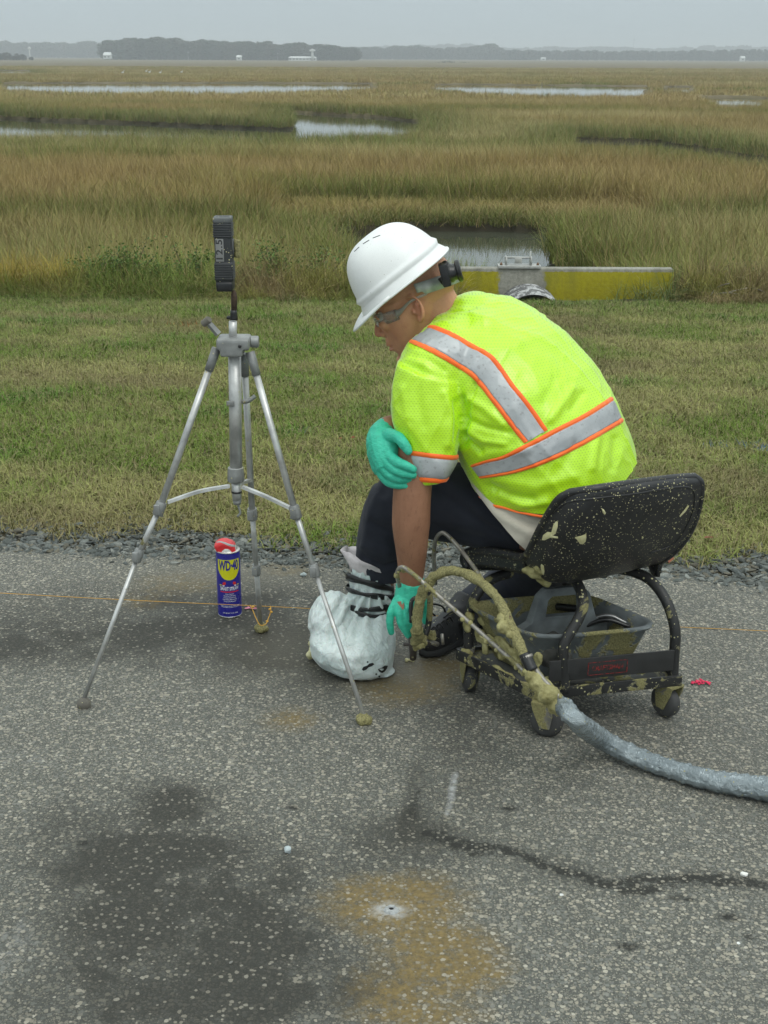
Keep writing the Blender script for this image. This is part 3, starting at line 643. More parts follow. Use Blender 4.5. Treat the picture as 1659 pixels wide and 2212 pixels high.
# culvert back wall and clumps of long grass over the right end
lg = [tuft('long_tuft_%d' % i, 30, .42, .08, .003, M_MARSHG, .75, 4, 150 + i, .9, .4) for i in range(2)]
P = []
for px, py, Y in ((1370, 655, 11.0), (1400, 650, 11.05), (1425, 655, 10.95), (1450, 650, 11.1), (1385, 650, 11.15), (1470, 650, 11.2), (1340, 657, 11.0), (1440, 640, 11.15)):
    p = W(px, py, Y); P.append((p.x, p.y, float(land_z(p.x, p.y)) - .01))
P = np.array(P); n = len(P); scatter('headwall_grass', P, np.c_[np.zeros(n), np.zeros(n), rng.uniform(0, 6, n)], np.repeat(rng.uniform(.6, .95, n)[:, None], 3, 1), rng.integers(0, 2, n), np.array([.13, .17, .06]) * rng.uniform(.8, 1.3, (n, 1)), lg, 'long grass hanging over the right end of the headwall')

# ---- far wood
N = NT('far_leaf'); t = N.attr('tint', 'INSTANCER', 'Color'); gi = N.n('NewGeometry'); a = N.noise(.9, N.co(), 5, .7)
M_TREE = N.done(N.mix(N.mr(a, .35, .65), N.mix(.5, t, (0, 0, 0)), t), .9, Specular__IOR__Level=.1)
def crown(name, seed, pine=False):
    q = random.Random(seed); V = []; F = []
    for k in range(420):
        u = q.random(); 
        if pine: hz = q.uniform(.35, 1); rr = .26 * (1 - (hz - .35) * 1.1) + .05
        else: hz = q.uniform(.12, 1); rr = .40 * math.sin(math.pi * min(1, (hz * .86 + .06))) ** .55
        a = q.uniform(0, 6.28); r = rr * math.sqrt(q.random()) * (1 + .35 * math.sin(a * 3 + seed)); p = Vector((math.cos(a) * r, math.sin(a) * r, hz + q.gauss(0, .02)))
        o = len(V)
        for _ in range(3): V.append(p + Vector((q.gauss(0, .05), q.gauss(0, .05), q.gauss(0, .04))))
        F.append((o, o + 1, o + 2))
    o = len(V); V += [Vector((-.02, 0, 0)), Vector((.02, 0, 0)), Vector((.012, 0, .7)), Vector((-.012, 0, .7)), Vector((0, -.02, 0)), Vector((0, .02, 0)), Vector((0, .012, .7)), Vector((0, -.012, .7))]; F += [(o, o + 1, o + 2, o + 3), (o + 4, o + 5, o + 6, o + 7)]
    return src_obj(name, V, F, M_TREE)
tr = [crown('tree_%d' % i, 300 + i, i % 2 == 0) for i in range(6)]
def wood(name, x0, x1, dist, prof, n, depth, label, bright=1.0, lo=.75):
    """prof: (px, top py) of the wood's upper edge"""
    px = rng.uniform(x0, x1, n); yy = dist + rng.random(n) ** 1.5 * depth
    hpx = np.interp(px, [p[0] for p in prof], [p[1] for p in prof])
    X = (px - 829.5) / F_D * yy * 1.06; b0 = np.array([W(float(a), 128, dist).z for a in px])
    top = np.array([W(float(a), float(b), dist).z for a, b in zip(px, hpx)]); H = (top - MARSH_Z) * (rng.uniform(lo, 1.10, n) * (.90 + .2 * vnoise(px * .09, px * 0 + dist, 3))) * (yy / dist)
    t = np.array([[.045, .058, .030], [.06, .06, .035], [.035, .05, .03], [.075, .066, .04]])[rng.integers(0, 4, n)] * bright
    w = H * rng.uniform(.7, 1.7, n)
    scatter(name, np.c_[X, yy, np.full(n, MARSH_Z)], np.c_[np.zeros(n), np.zeros(n), rng.uniform(0, 6, n)], np.c_[w, w, H], rng.integers(0, 6, n), t, tr, label)
wood('far_wood', 292, 775, 900, [(290, 93), (330, 89), (460, 91), (540, 96), (610, 97), (690, 100), (740, 104), (775, 108)], 1200, 110, 'dark pine wood on the far side of the marsh, left of centre', 1.0, .8)
wood('far_wood', -900, 300, 1450, [(-60, 94), (60, 94), (180, 96), (300, 96)], 1900, 160, 'hazy wood at the far left horizon', 1.0)
wood('far_wood', 760, 1110, 1250, [(760, 106), (800, 104), (860, 102), (930, 104), (1000, 103), (1035, 100), (1060, 112), (1110, 112)], 900, 160, 'hazy scrubby wood at the middle of the horizon', 1.0, .5)
wood('far_wood', 1050, 2500, 1200, [(1050, 111), (1150, 110), (1250, 112), (1350, 112), (1450, 110), (1560, 110), (1720, 112)], 2600, 200, 'hazy scrubby wood along the right of the horizon', 1.0, .45)
wood('far_wood', 700, 1760, 2300, [(700, 108), (890, 100), (1010, 99), (1040, 106), (1100, 105), (1200, 104), (1350, 106), (1450, 102), (1760, 105)], 1500, 200, 'palest distant wood behind the scrub', 1.0, .8)
wood('far_scrub', 60, 150, 700, [(60, 124), (85, 115), (130, 118), (150, 124)], 60, 20, 'small dark scrub island at the far left', .9, .6)
wood('far_scrub', 900, 1010, 620, [(900, 137), (950, 131), (1000, 135), (1010, 138)], 40, 8, 'low dark scrub line beyond the long water strip', .9, .6)
wood('far_scrub', 60, 260, 420, [(60, 143), (120, 139), (220, 140), (260, 144)], 120, 12, 'low olive scrub line at the left beyond the water', 1.3, .6)

# ---- far houses, towers and mast
M_WHITE = simple('far_white_paint', (.62, .63, .62), .6, var=.06); M_ROOFG = simple('far_grey_roof', (.30, .30, .31), .8); M_DKWIN = simple('far_window', (.06, .07, .08), .3)
def far_house(px, Y, w, h, label, roof_h=2.0, d=8, wins=3, roofm=None, stilts=0, group='white houses beyond the marsh'):
    p = W(px, 128, Y); root = empty('far_house', (p.x, Y, MARSH_Z), 0, label, 'house', group); z0 = MARSH_Z + stilts
    m = MB(); m.box((p.x, Y + d / 2, z0 + h / 2), (w / 2, d / 2, h / 2)); m.build('wall', M_WHITE, root, smooth=False)
    m = MB(); hx, hy = w / 2 + .3, d / 2 + .3; zt_ = z0 + h
    m.add([(p.x - hx, Y + d / 2 - hy, zt_), (p.x + hx, Y + d / 2 - hy, zt_), (p.x + hx, Y + d / 2 + hy, zt_), (p.x - hx, Y + d / 2 + hy, zt_), (p.x - hx * .85, Y + d / 2, zt_ + roof_h), (p.x + hx * .85, Y + d / 2, zt_ + roof_h)], [(0, 1, 5, 4), (2, 3, 4, 5), (1, 2, 5), (3, 0, 4), (3, 2, 1, 0)])
    m.build('roof', roofm or M_ROOFG, root, smooth=False)
    for k in range(wins):
        m = MB(); m.box((p.x - w / 2 + w * (k + .5) / wins, Y - .03, z0 + h * .55), (min(.7, w / wins * .28), .05, h * .18)); m.build('window', M_DKWIN, root, smooth=False)
    if stilts:
        for sx3 in (-1, 1): m = MB(); m.box((p.x + sx3 * w * .4, Y + 1, MARSH_Z + stilts / 2), (.2, .2, stilts / 2)); m.build('stilt', M_ROOFG, root, smooth=False)
far_house(231, 880, 4.6, 2.2, 'white gabled house left of the pine wood', 1.8, 6, 2, M_WHITE, .6)
far_house(653, 850, 17, 1.7, 'long low white building right of the pine wood', .8, 7, 8, M_WHITE)
far_house(516, 850, 3.0, 1.9, 'tiny white hut in front of the pine wood', 1.2, 3, 1, M_WHITE)
far_house(1605, 1100, 3.4, 2.6, 'small white house among scrub at the far right', 1.4, 4, 1, M_WHITE)
far_house(1410 - 236, 1150, 4, 1.6, 'pale shed low in the right hand scrub', .8, 4, 1, M_WHITE)
def far_tower(px, Y, h, w, label, cat, lattice=False):
    p = W(px, 128, Y); root = empty('far_tower' if not lattice else 'radio_mast', (p.x, Y, MARSH_Z), 0, label, cat)
    if lattice:
        m = MB(); m.tube([(p.x, Y, MARSH_Z), (p.x, Y, MARSH_Z + h)], [w, w * .4], 6); m.build('pole', M_ROOFG, root)
        m = MB(); m.box((p.x, Y, MARSH_Z + h * .8), (w * 3, w, w)); m.build('crossarm', M_ROOFG, root); return
    m = MB(); m.tube([(p.x, Y, MARSH_Z), (p.x, Y, MARSH_Z + h)], [w, w * .8], 10); m.build('shaft', M_WHITE, root)
    m = MB(); m.box((p.x, Y, MARSH_Z + h * 1.05), (w * 1.9, w * 1.9, h * .08), bev=.1); m.build('cabin', M_WHITE, root)
    m = MB(); m.lathe((p.x, Y, MARSH_Z + h * 1.13), [(w * 2, 0), (w * .2, h * .12)], n=10); m.build('cap', M_WHITE, root)
far_tower(65, 900, 6.4, .5, 'slim white tower at the far left horizon', 'tower')
far_tower(675, 850, 5.6, .9, 'white observation tower beside the long low building', 'tower')
far_tower(407, 850, 5.5, .18, 'thin pale pole in front of the pine wood', 'mast', True)
far_tower(600, 850, 5.0, .16, 'thin pole right of the pine wood', 'mast', True)
far_tower(1367, 2000, 34, .35, 'tall thin radio mast rising over the right horizon', 'mast', True)
far_tower(1413, 1150, 7, .14, 'thin pole standing in the right hand scrub', 'mast', True)
for i, (px, py) in enumerate(((265, 159), (316, 156), (323, 158), (346, 159), (392, 158))):
    b = G(px, py, -.9); m = MB(); m.ball((b.x, b.y, b.z + .15), (.18, .10, .10), seg=10); m.tube([(b.x + .12, b.y, b.z + .2), (b.x + .2, b.y, b.z + .42), (b.x + .28, b.y, b.z + .42)], [.04, .025, .02], 6); m.tube([(b.x, b.y, b.z + .1), (b.x, b.y, b.z - .3)], .012, 5)
    tag(m.build('egret', M_WHITE), 'tiny white wading bird far out on the left marsh', 'bird', 'white birds scattered on the far marsh')

# ---- haze
N = bpy.data.materials.new('haze_air'); N.use_nodes = True; t = N.node_tree; t.nodes.clear(); o = t.nodes.new('ShaderNodeOutputMaterial'); v = t.nodes.new('ShaderNodeVolumePrincipled')
v.inputs['Color'].default_value = (.93, .97, 1.0, 1); v.inputs['Density'].default_value = 0.0007; v.inputs['Anisotropy'].default_value = 0.0; t.links.new(v.outputs[0], o.inputs['Volume'])
if HAZE:
    m = MB(); m.box((0, 1500, 20), (3000, 3600, 23)); tag(m.build('haze', N, smooth=False), 'thin grey haze over the marsh', kind='stuff')
# ================================================================ THE WORKER
person = empty('person', tuple(G(1240, 1330)), 0, 'worker in yellow safety vest and white hard hat bent forward on a rolling stool', 'person')
LAT = Vector((-.66, -.75, 0)).normalized()          # towards his left
def ring(px, py, Y, a, b, T, e=2.2, tw=0, lat=None):
    c = W(px, py, Y); T = Vector(T).normalized(); l = Vector(lat or LAT); l = (l - T * l.dot(T)).normalized()
    if tw: l.rotate(Matrix.Rotation(rad(tw), 3, T))
    s = T.cross(l); return (c, l * a, s * b, e)
def rings(spec, lat=None):
    """spec rows: px, py, Y, a, b[, exponent]"""
    C = [W(r[0], r[1], r[2]) for r in spec]; out = []
    for i, r in enumerate(spec):
        T = (C[min(i + 1, len(C) - 1)] - C[max(0, i - 1)]).normalized()
        out.append(ring(r[0], r[1], r[2], r[3], r[4], T, r[5] if len(r) > 5 else 2.2, 0, lat))
    return out
def subdiv(rg, n=4):
    out = []
    for i in range(len(rg) - 1):
        for k in range(n):
            t = k / n; a, b = rg[i], rg[i + 1]; out.append((a[0].lerp(b[0], t), a[1].lerp(b[1], t), a[2].lerp(b[2], t), a[3] * (1 - t) + b[3] * t))
    out.append(rg[-1]); return out
def dproj(A):                        # measured picture position of points
    A = np.asarray(A); R = np.array(CMI.to_3x3()); p = (A - np.array(CP)) @ R.T
    return 829.5 + F_D * p[:, 0] / -p[:, 2], 1106 - F_D * p[:, 1] / -p[:, 2]
def creases(m, lst):
    """lst rows: polyline, amplitude (m, minus = valley), width; put on camera-facing cloth"""
    A = m.arr(); Nn = m.normals(); x, y = dproj(A); view = np.array(CP) - A; view /= np.linalg.norm(view, axis=1)[:, None]
    f = np.clip((Nn * view).sum(1) * 2, 0, 1); d = np.zeros(len(A))
    for pl, amp, w in lst: d += amp * np.exp(-(segdist(x, y, pl) / w) ** 2)
    A = A + Nn * (d * f)[:, None]; m.v = [tuple(p) for p in A]; return m
def rough_cloth(m, amp, s1, seed=0, stretch=(1, 1, 1)):
    A = m.arr(); d = [mnoise.fractal(Vector((p[0] * s1 * stretch[0] + seed, p[1] * s1 * stretch[1], p[2] * s1 * stretch[2])), 1.0, 2.0, 3) for p in A]
    return m.push(np.array(d) * amp)

# ---- materials
N = NT('skin'); v = N.co(); a = N.noise(14, v, 5, .6); b = N.noise(420, v, 3); s = N.noise(60, v, 4, .7)
c = N.mix(N.mr(a, .3, .7), (.55, .255, .145), (.68, .35, .21)); c = N.mix(N.mr(s, .5, .8, 0, .45), c, (.46, .17, .115)); c = N.mix(N.attr('red'), c, (.42, .11, .085)); c = N.mix(N.math('MULTIPLY', N.attr('stubble'), N.mr(N.noise(500, v, 2), .35, .65, .35, .75)), c, (.13, .085, .07))
M_SKIN = N.done(c, .52, N.bump(b, .25, .0012), Subsurface__Weight=.08, Specular__IOR__Level=.4)
N = NT('forearm_skin'); v = N.co(); a = N.noise(14, v, 5, .6); b = N.noise(420, v, 3); hr = N.noise(150, N.co(scale=(1, 1, .25)), 4, .8)
c = N.mix(N.mr(a, .3, .7), (.245, .115, .066), (.36, .18, .108)); c = N.mix(N.mr(hr, .55, .7, 0, .45), c, (.07, .035, .022))
M_ARMSKIN = N.done(c, .6, N.bump(b, .3, .0012), Specular__IOR__Level=.35)
N = NT('vest_mesh'); mp = N.co(scale=(172, 1, 190), rot=(0, 0, rad(38)))
sx_ = N.n('SeparateXYZ', Vector=mp); cb = N.n('CombineXYZ', X=sx_.outputs[0], Y=sx_.outputs[2])
row = N.math('FLOOR', sx_.outputs[2]); sh = N.math('MULTIPLY', N.math('FRACT', N.math('MULTIPLY', row, .5)), 1.0)
fx = N.math('SUBTRACT', N.math('FRACT', N.math('ADD', sx_.outputs[0], sh)), .5); fy = N.math('SUBTRACT', N.math('FRACT', sx_.outputs[2]), .5)
dd = N.math('SQRT', N.math('ADD', N.math('MULTIPLY', fx, fx), N.math('MULTIPLY', fy, fy))); hole = N.mr(dd, .17, .30, 1, 0)
vv = N.co(); a = N.noise(6, vv, 4); f = N.noise(900, vv, 2); g = N.noise(24, vv, 4, .6)
c = N.mix(N.mr(a, .3, .7), (.47, .82, .008), (.55, .90, .012)); c = N.mix(N.math('MULTIPLY', hole, .40), c, (.16, .38, .01))
M_VEST = N.done(c, .36, N.bump(g, .25, .008, N.bump(N.math('SUBTRACT', N.math('MULTIPLY', f, .3), hole), .35, .0012)), Sheen__Weight=.55, Sheen__Roughness=.3, Specular__IOR__Level=.75, Coat__Weight=.25, Coat__Roughness=.38)
def cloth_mat(name, c1, c2, rough=.85, ws=900, sheen=.1, bigs=8):
    N = NT(name); v = N.co(); a = N.noise(bigs, v, 5, .6); f = N.noise(ws, v, 2)
    return N.done(N.mix(N.mr(a, .3, .7), c1, c2), rough, N.bump(f, .3, .001, N.bump(N.noise(22, v, 4), .25, .01)), Sheen__Weight=sheen)
M_ORANGE = cloth_mat('orange_trim', (.95, .13, .008), (1.0, .19, .012), .55, sheen=.2)
N = NT('silver_tape'); v = N.co(); a = N.noise(9, v, 5, .6); g = N.noise(150, v, 4, .8); sp = N.n('TexVoronoi', Scale=240, Vector=v); s2 = N.n('SeparateColor', Color=sp.outputs['Color'])
c = N.mix(N.mr(a, .3, .7), (.33, .345, .36), (.46, .475, .48)); c = N.mix(N.math('MULTIPLY', N.math('GREATER_THAN', s2.outputs[0], .95), .35), c, (.18, .17, .16))
M_SILVER = N.done(c, .45, N.bump(N.noise(30, v, 4), .35, .006, N.bump(g, .2, .001)), .25)
M_SHIRT = cloth_mat('beige_shirt', (.38, .35, .29), (.47, .44, .37)); M_TROUSER = cloth_mat('navy_trousers', (.009, .011, .020), (.017, .020, .032), .9, sheen=.05)
N = NT('glove_nitrile'); v = N.co(); a = N.noise(30, v, 5, .6); w = N.noise(75, N.co(scale=(1, 1, 2.5)), 5, .7, 1.4)
c = N.mix(N.mr(a, .3, .7), (.022, .44, .29), (.05, .56, .385)); c = N.mix(N.mr(N.noise(70, v, 5, .7), .60, .75, 0, .5), c, (.03, .12, .09))
M_GLOVE = N.done(c, .42, N.bump(w, .8, .004), Subsurface__Weight=.04)
M_BOOT = foamy('boot_leather', (.018, .018, .020), .55, 0, .12, .55, 14, 120)
N = NT('white_helmet'); v = N.co(); sp = N.n('TexVoronoi', Scale=130, Vector=v); s2 = N.n('SeparateColor', Color=sp.outputs['Color']); a = N.noise(12, v, 5, .7)
d = N.math('MULTIPLY', N.math('LESS_THAN', sp.outputs['Distance'], .13), N.math('GREATER_THAN', s2.outputs[0], .88))
c = N.mix(N.mr(a, .45, .75, 0, .22), (.80, .81, .80), (.58, .58, .54)); c = N.mix(N.math('MULTIPLY', d, .5), c, (.22, .17, .12))
M_HELMET = N.done(c, N.mr(a, .3, .7, .28, .45), N.bump(a, .05, .01))
M_BLACKP = simple('black_plastic', (.015, .015, .016), .35, var=.3); M_GREYP = simple('grey_plastic_band', (.34, .36, .355), .45)
M_LENS = NT('clear_lens').done((.75, .80, .80), .12, Transmission__Weight=.85, Alpha=.55, IOR=1.45); M_TEMPLE = NT('frosted_temple').done((.45, .44, .42), .3, Transmission__Weight=.4, Alpha=.75)
M_EYE = simple('eye_white', (.6, .56, .52), .3); M_BROW = simple('brow_hair', (.06, .035, .022), .9)

# ---- torso, shared centre line
SPINE = [(1240, 1180, 2.93, .150, .11), (1222, 1100, 2.92, .165, .125), (1200, 1020, 2.92, .172, .130), (1170, 950, 2.93, .175, .128), (1132, 870, 2.95, .175, .115), (1090, 800, 2.98, .165, .098), (1050, 748, 3.02, .140, .080), (1020, 708, 3.05, .09, .06), (985, 655, 3.06, .066, .064), (955, 630, 3.04, .060, .062)]
def grown(sp, g): return [(r[0], r[1], r[2], r[3] + g, r[4] + g) for r in sp]

# ---- head: local frame x = face direction, y = his left, z = crown; origin between the ears
HY = 2.985
HO = W(896, 668, HY)
hf = Vector((-1, .10, 0)).normalized(); hl = Vector((-hf.y * 0 + -.10, -1, 0)).normalized()
pitch = rad(23)
hfx = (hf * math.cos(pitch) + Vector((0, 0, -1)) * math.sin(pitch)).normalized(); hup = (hf * math.sin(pitch) + Vector((0, 0, 1)) * math.cos(pitch)).normalized(); hly = hup.cross(hfx)
HEAD = Matrix((hfx, hly, hup)).transposed()
HO = HO - hly * .072
def H(x, y, z): return HO + HEAD @ Vector((x, y, z))
body = MB()
body.ball(H(-.008, 0, .045), (.098, .074, .088), HEAD, 28)
body.ball(H(.030, 0, .0), (.072, .064, .085), HEAD, 24)
hb = []
for x, z, ax, ay in ((.002, .03, .090, .071), (.012, .0, .086, .070), (.018, -.02, .080, .067), (.024, -.045, .073, .060), (.032, -.07, .064, .051), (.042, -.092, .050, .040), (.050, -.112, .036, .030), (.053, -.121, .024, .022)): hb.append((H(x, 0, z), HEAD @ Vector((ax, 0, 0)), HEAD @ Vector((0, ay, 0)), 2.3))
body.loft(list(reversed(hb)), 32)
body.ball(H(.080, 0, -.108), (.018, .022, .016), HEAD)                       # chin
body.ball(H(.088, 0, .034), (.016, .052, .014), HEAD)                        # brow
body.ball(H(.080, .034, -.012), (.020, .022, .018), HEAD); body.ball(H(.080, -.034, -.012), (.020, .022, .018), HEAD)
body.loft([(H(.092, 0, .018), HEAD @ Vector((.010, 0, 0)), HEAD @ Vector((0, .009, 0)), 2), (H(.100, 0, -.004), HEAD @ Vector((.011, 0, 0)), HEAD @ Vector((0, .010, 0)), 2), (H(.107, 0, -.022), HEAD @ Vector((.013, 0, 0)), HEAD @ Vector((0, .012, 0)), 2), (H(.108, 0, -.034), HEAD @ Vector((.012, 0, 0)), HEAD @ Vector((0, .014, 0)), 2), (H(.100, 0, -.042), HEAD @ Vector((.008, 0, 0)), HEAD @ Vector((0, .010, 0)), 2)], 14)
body.ball(H(.112, 0, -.031), (.0105, .0115, .0095), HEAD)
for s in (-1, 1): body.ball(H(.099, .0125 * s, -.036), (.011, .0075, .0085), HEAD)
body.ball(H(.090, 0, -.055), (.014, .028, .012), HEAD)                       # muzzle
body.ball(H(.096, 0, -.0640), (.0105, .024, .0058), HEAD); body.ball(H(.094, 0, -.0765), (.0105, .021, .0065), HEAD)
# ear (his left, towards the camera) and the far one
for s in (-1, 1):
    er = []
    for k in range(15):
        a = rad(-150 + k * 285 / 14); er.append(H(-.010 + math.cos(a) * .0155 - .1 * .02, s * (.0735 + .010 * (1 if math.cos(a) < 0 else .2)), .006 + math.sin(a) * .0275))
    er = [H(-.004 - .0185 * math.sin(rad(t)) * 1.0 + .004, s * (.076 + .011 * math.sin(rad(t))), .030 * math.cos(rad(t)) + .002) for t in range(-20, 181, 14)]
    body.tube(er, lerps([.0042, .0044, .0044, .0045, .0055, .0062], len(er)), 8)
    body.ball(H(-.008, s * .075, -.004), (.010, .007, .022), HEAD); body.ball(H(.004, s * .0745, -.004), (.0045, .006, .007), HEAD); body.ball(H(-.004, s * .077, -.026), (.0075, .0055, .009), HEAD)
# neck
body.loft(subdiv([(H(-.025, 0, .015), HEAD @ Vector((.068, 0, .02)), HEAD @ Vector((0, .056, 0)), 2.1), (H(-.040, 0, -.045), HEAD @ Vector((.062, 0, .035)), HEAD @ Vector((0, .056, 0)), 2.1), (W(985, 690, 3.05), Vector((-.052, 0, -.045)), LAT * .062, 2.1), (W(1035, 735, 3.05), Vector((-.06, 0.02, -.05)), LAT * .09, 2.1)], 4), 26)
body.loft(subdiv(rings(SPINE[:8]), 3), 32)
# arms
LARM = [(915, 790, 2.86), (912, 900, 2.83), (893, 1035, 2.80), (888, 1130, 2.805), (889, 1205, 2.82), (886, 1262, 2.83), (880, 1290, 2.835)]
la = [W(*p) for p in LARM]; body.tube(bez(la, 5), lerps([.050, .046, .0435, .0440, .0345, .0265, .0265], 31), 20)
body.tube([W(1020, 755, 2.99), W(915, 800, 2.86)], [.055, .05], 16)
RARM = [(1100, 740, 3.17), (1075, 830, 3.16), (1000, 925, 3.08), (900, 925, 2.97), (845, 925, 2.88), (830, 935, 2.86)]
ra = [W(*p) for p in RARM]; body.tube(bez(ra, 5), lerps([.050, .048, .044, .040, .030, .028], 26), 18)
body.tube([W(1050, 745, 3.05), W(1100, 745, 3.16)], [.055, .05], 16)
# legs (under the trousers)
body.tube(bez([W(1200, 1120, 2.90), W(1020, 1085, 2.96), W(862, 1080, 3.03)], 5), lerps([.085, .075, .056], 11), 18)
body.tube(bez([W(862, 1080, 3.03), W(825, 1180, 3.05), W(800, 1330, 3.04)], 5), lerps([.056, .055, .040], 11), 18)
body.tube(bez([W(1255, 1120, 3.02), W(1200, 1190, 3.2), W(1120, 1262, 3.38)], 5), lerps([.085, .075, .056], 11), 18)
body.tube(bez([W(1120, 1262, 3.38), W(1060, 1300, 3.28), W(990, 1350, 3.18)], 5), lerps([.056, .055, .040], 11), 18)
body.remesh(.0028, 2, .5); A = body.arr(); k_ = (A[:, 0] > .14) & (A[:, 1] < 3.03) & (A[:, 2] < .42) & (A[:, 2] > .2); A[:, 2] = np.where(k_, np.maximum(A[:, 2], .385), A[:, 2]); body.v = [tuple(p) for p in A]
def dents(m, lst):                                   # local shaping: (centre, radius xyz (head frame), amount along normal)
    A = m.arr(); d = np.zeros(len(A)); L = (A - np.array(HO)) @ np.array(HEAD)
    for c, r, amt in lst: q = ((L - np.array(c)) / np.array(r)); d += amt * np.exp(-(q ** 2).sum(1))
    return m.push(d)
dents(body, [((.092, .033, .010), (.016, .017, .010), -.011), ((.092, -.033, .010), (.016, .017, .010), -.011), ((.104, 0, .008), (.012, .010, .010), -.004), ((.099, 0, -.0705), (.012, .03, .0035), -.0035), ((.092, 0, -.093), (.012, .03, .007), -.004),
             ((.078, .038, -.050), (.012, .012, .020), -.0035), ((.0, .080, .004), (.006, .01, .010), -.004), ((-.010, .086, .012), (.0055, .012, .012), -.0045), ((.100, .018, -.046), (.008, .006, .006), -.002)])
_A = body.arr(); _L = (_A - np.array(HO)) @ np.array(HEAD)
def _g(c, r): q = (_L - np.array(c)) / np.array(r); return np.exp(-(q ** 2).sum(1))
_red = np.clip(.8 * _g((.104, 0, -.064), (.012, .022, .006)) + .8 * _g((.102, 0, -.077), (.012, .019, .006)) + .5 * _g((.115, 0, -.03), (.02, .02, .016)) + .45 * _g((-.005, .082, .0), (.02, .012, .03)) + .25 * _g((.07, .05, -.03), (.03, .03, .025)), 0, .85)
_st = np.clip(.55 * (_L[:, 2] > .02) * (_L[:, 0] < .05) * np.clip((_L[:, 2] - .02) * 30, 0, 1) + .35 * _g((.075, .03, -.085), (.04, .05, .03)) + .2 * _g((-.07, 0, -.01), (.04, .07, .04)), 0, .6)
bo = body.build('body', [M_SKIN, M_ARMSKIN], person)
for _n, _a in (('red', _red), ('stubble', _st)): bo.data.attributes.new(_n, 'FLOAT', 'POINT').data.foreach_set('value', _a.astype(np.float32))
A = body.arr(); x_, y_ = dproj(A); arm = (y_ > 880)
me = bo.data; mi = [1 if all(arm[v] for v in p.vertices) else 0 for p in me.polygons]; me.polygons.foreach_set('material_index', mi)
for s in (-1, 1):
    m = MB(); m.ball(H(.083, .033 * s, .008), (.0125, .0125, .0125), HEAD, 14); e = m.build('eye', M_EYE, person)
    m = MB(); m.ball(H(.0935, .033 * s, .007), (.0035, .0052, .0052), HEAD, 12); m.build('iris', M_BLACKP, e)
    m = MB(); m.tube([H(.094, .013 * s, .030), H(.0955, .030 * s, .035), H(.086, .052 * s, .029)], [.003, .0036, .002], 6); m.build('eyebrow', M_BROW, person)
    m = MB(); m.tube([H(.0975, .022 * s, .0035), H(.0985, .033 * s, .0125), H(.091, .047 * s, .005)], [.0022, .003, .002], 6); m.build('eyelid', M_SKIN, person)

# ---- vest
vest = MB()
VS = [(1232, 1108, 2.92, .196, .158, 2.3), (1222, 1075, 2.92, .202, .164, 2.3), (1200, 1015, 2.92, .206, .168, 2.3), (1170, 945, 2.93, .211, .168, 2.3), (1132, 868, 2.95, .214, .155, 2.3), (1090, 795, 2.98, .206, .136, 2.3), (1050, 742, 3.02, .184, .115, 2.2), (1022, 702, 3.05, .130, .098, 2.1), (1003, 682, 3.055, .080, .074, 2)]
vest.loft(subdiv(rings(VS), 4), 48)
vest.ball(W(948, 788, 2.895), (.092, .085, .080)); vest.ball(W(1000, 760, 2.95), (.10, .09, .085)); vest.ball(W(1022, 700, 3.04), (.082, .09, .078)); vest.ball(W(975, 725, 2.99), (.06, .07, .055))
vest.tube([W(1010, 765, 2.96), W(968, 782, 2.91), W(935, 806, 2.875)], [.098, .094, .084], 28, dome=True)
vest.loft(subdiv([(W(928, 800, 2.86), Vector((-.074, 0, .02)), Vector((0, .075, 0)), 2.3), (W(924, 850, 2.85), Vector((-.081, .0, .012)), Vector((.0, .078, 0)), 2.4), (W(922, 905, 2.835), Vector((-.080, .0, 0)), Vector((0, .074, 0)), 2.4), (W(926, 960, 2.825), Vector((-.066, .0, -.004)), Vector((0, .066, 0)), 2.4), (W(930, 1005, 2.815), Vector((-.055, .0, -.008)), Vector((0, .060, 0)), 2.5), (W(932, 1031, 2.815), Vector((-.034, .0, -.005)), Vector((0, .054, 0)), 2.6)], 4), 40)
vest.loft(subdiv([(W(1060, 735, 3.04), Vector((0, .05, .08)), Vector((.05, .05, 0)), 2.2), (W(1112, 722, 3.16), Vector((.06, .04, .05)), Vector((-.05, .06, 0)), 2.2), (W(1095, 790, 3.17), Vector((.07, .04, .03)), Vector((-.04, .06, 0)), 2.2), (W(1060, 860, 3.15), Vector((.05, .04, .04)), Vector((-.03, .055, 0)), 2.2)], 4), 28)
vest.remesh(.0042, 6, .5)
rough_cloth(vest, .0025, 9, 3, (1, 1, .7))
def folds(m, amp, sc, seed, axis):
    A = m.arr(); ax = Vector(axis).normalized(); u = ax.orthogonal().normalized(); w = ax.cross(u); d = []
    for p in A:
        p = Vector(p); q = Vector((p.dot(u) * sc, p.dot(w) * sc, p.dot(ax) * sc * .28)); q += Vector((mnoise.noise(q * .6 + Vector((seed, 0, 0))), mnoise.noise(q * .6 + Vector((0, seed, 5))), 0)) * .8
        r = 1 - abs(mnoise.noise(q + Vector((0, 0, seed)))) * 2.2; d.append(max(0, r) ** 3)
    return m.push((np.array(d) - .25) * amp)
folds(vest, .0036, 9, 4, (-.5, .1, .85)); folds(vest, .0018, 22, 9, (.3, .2, .9))
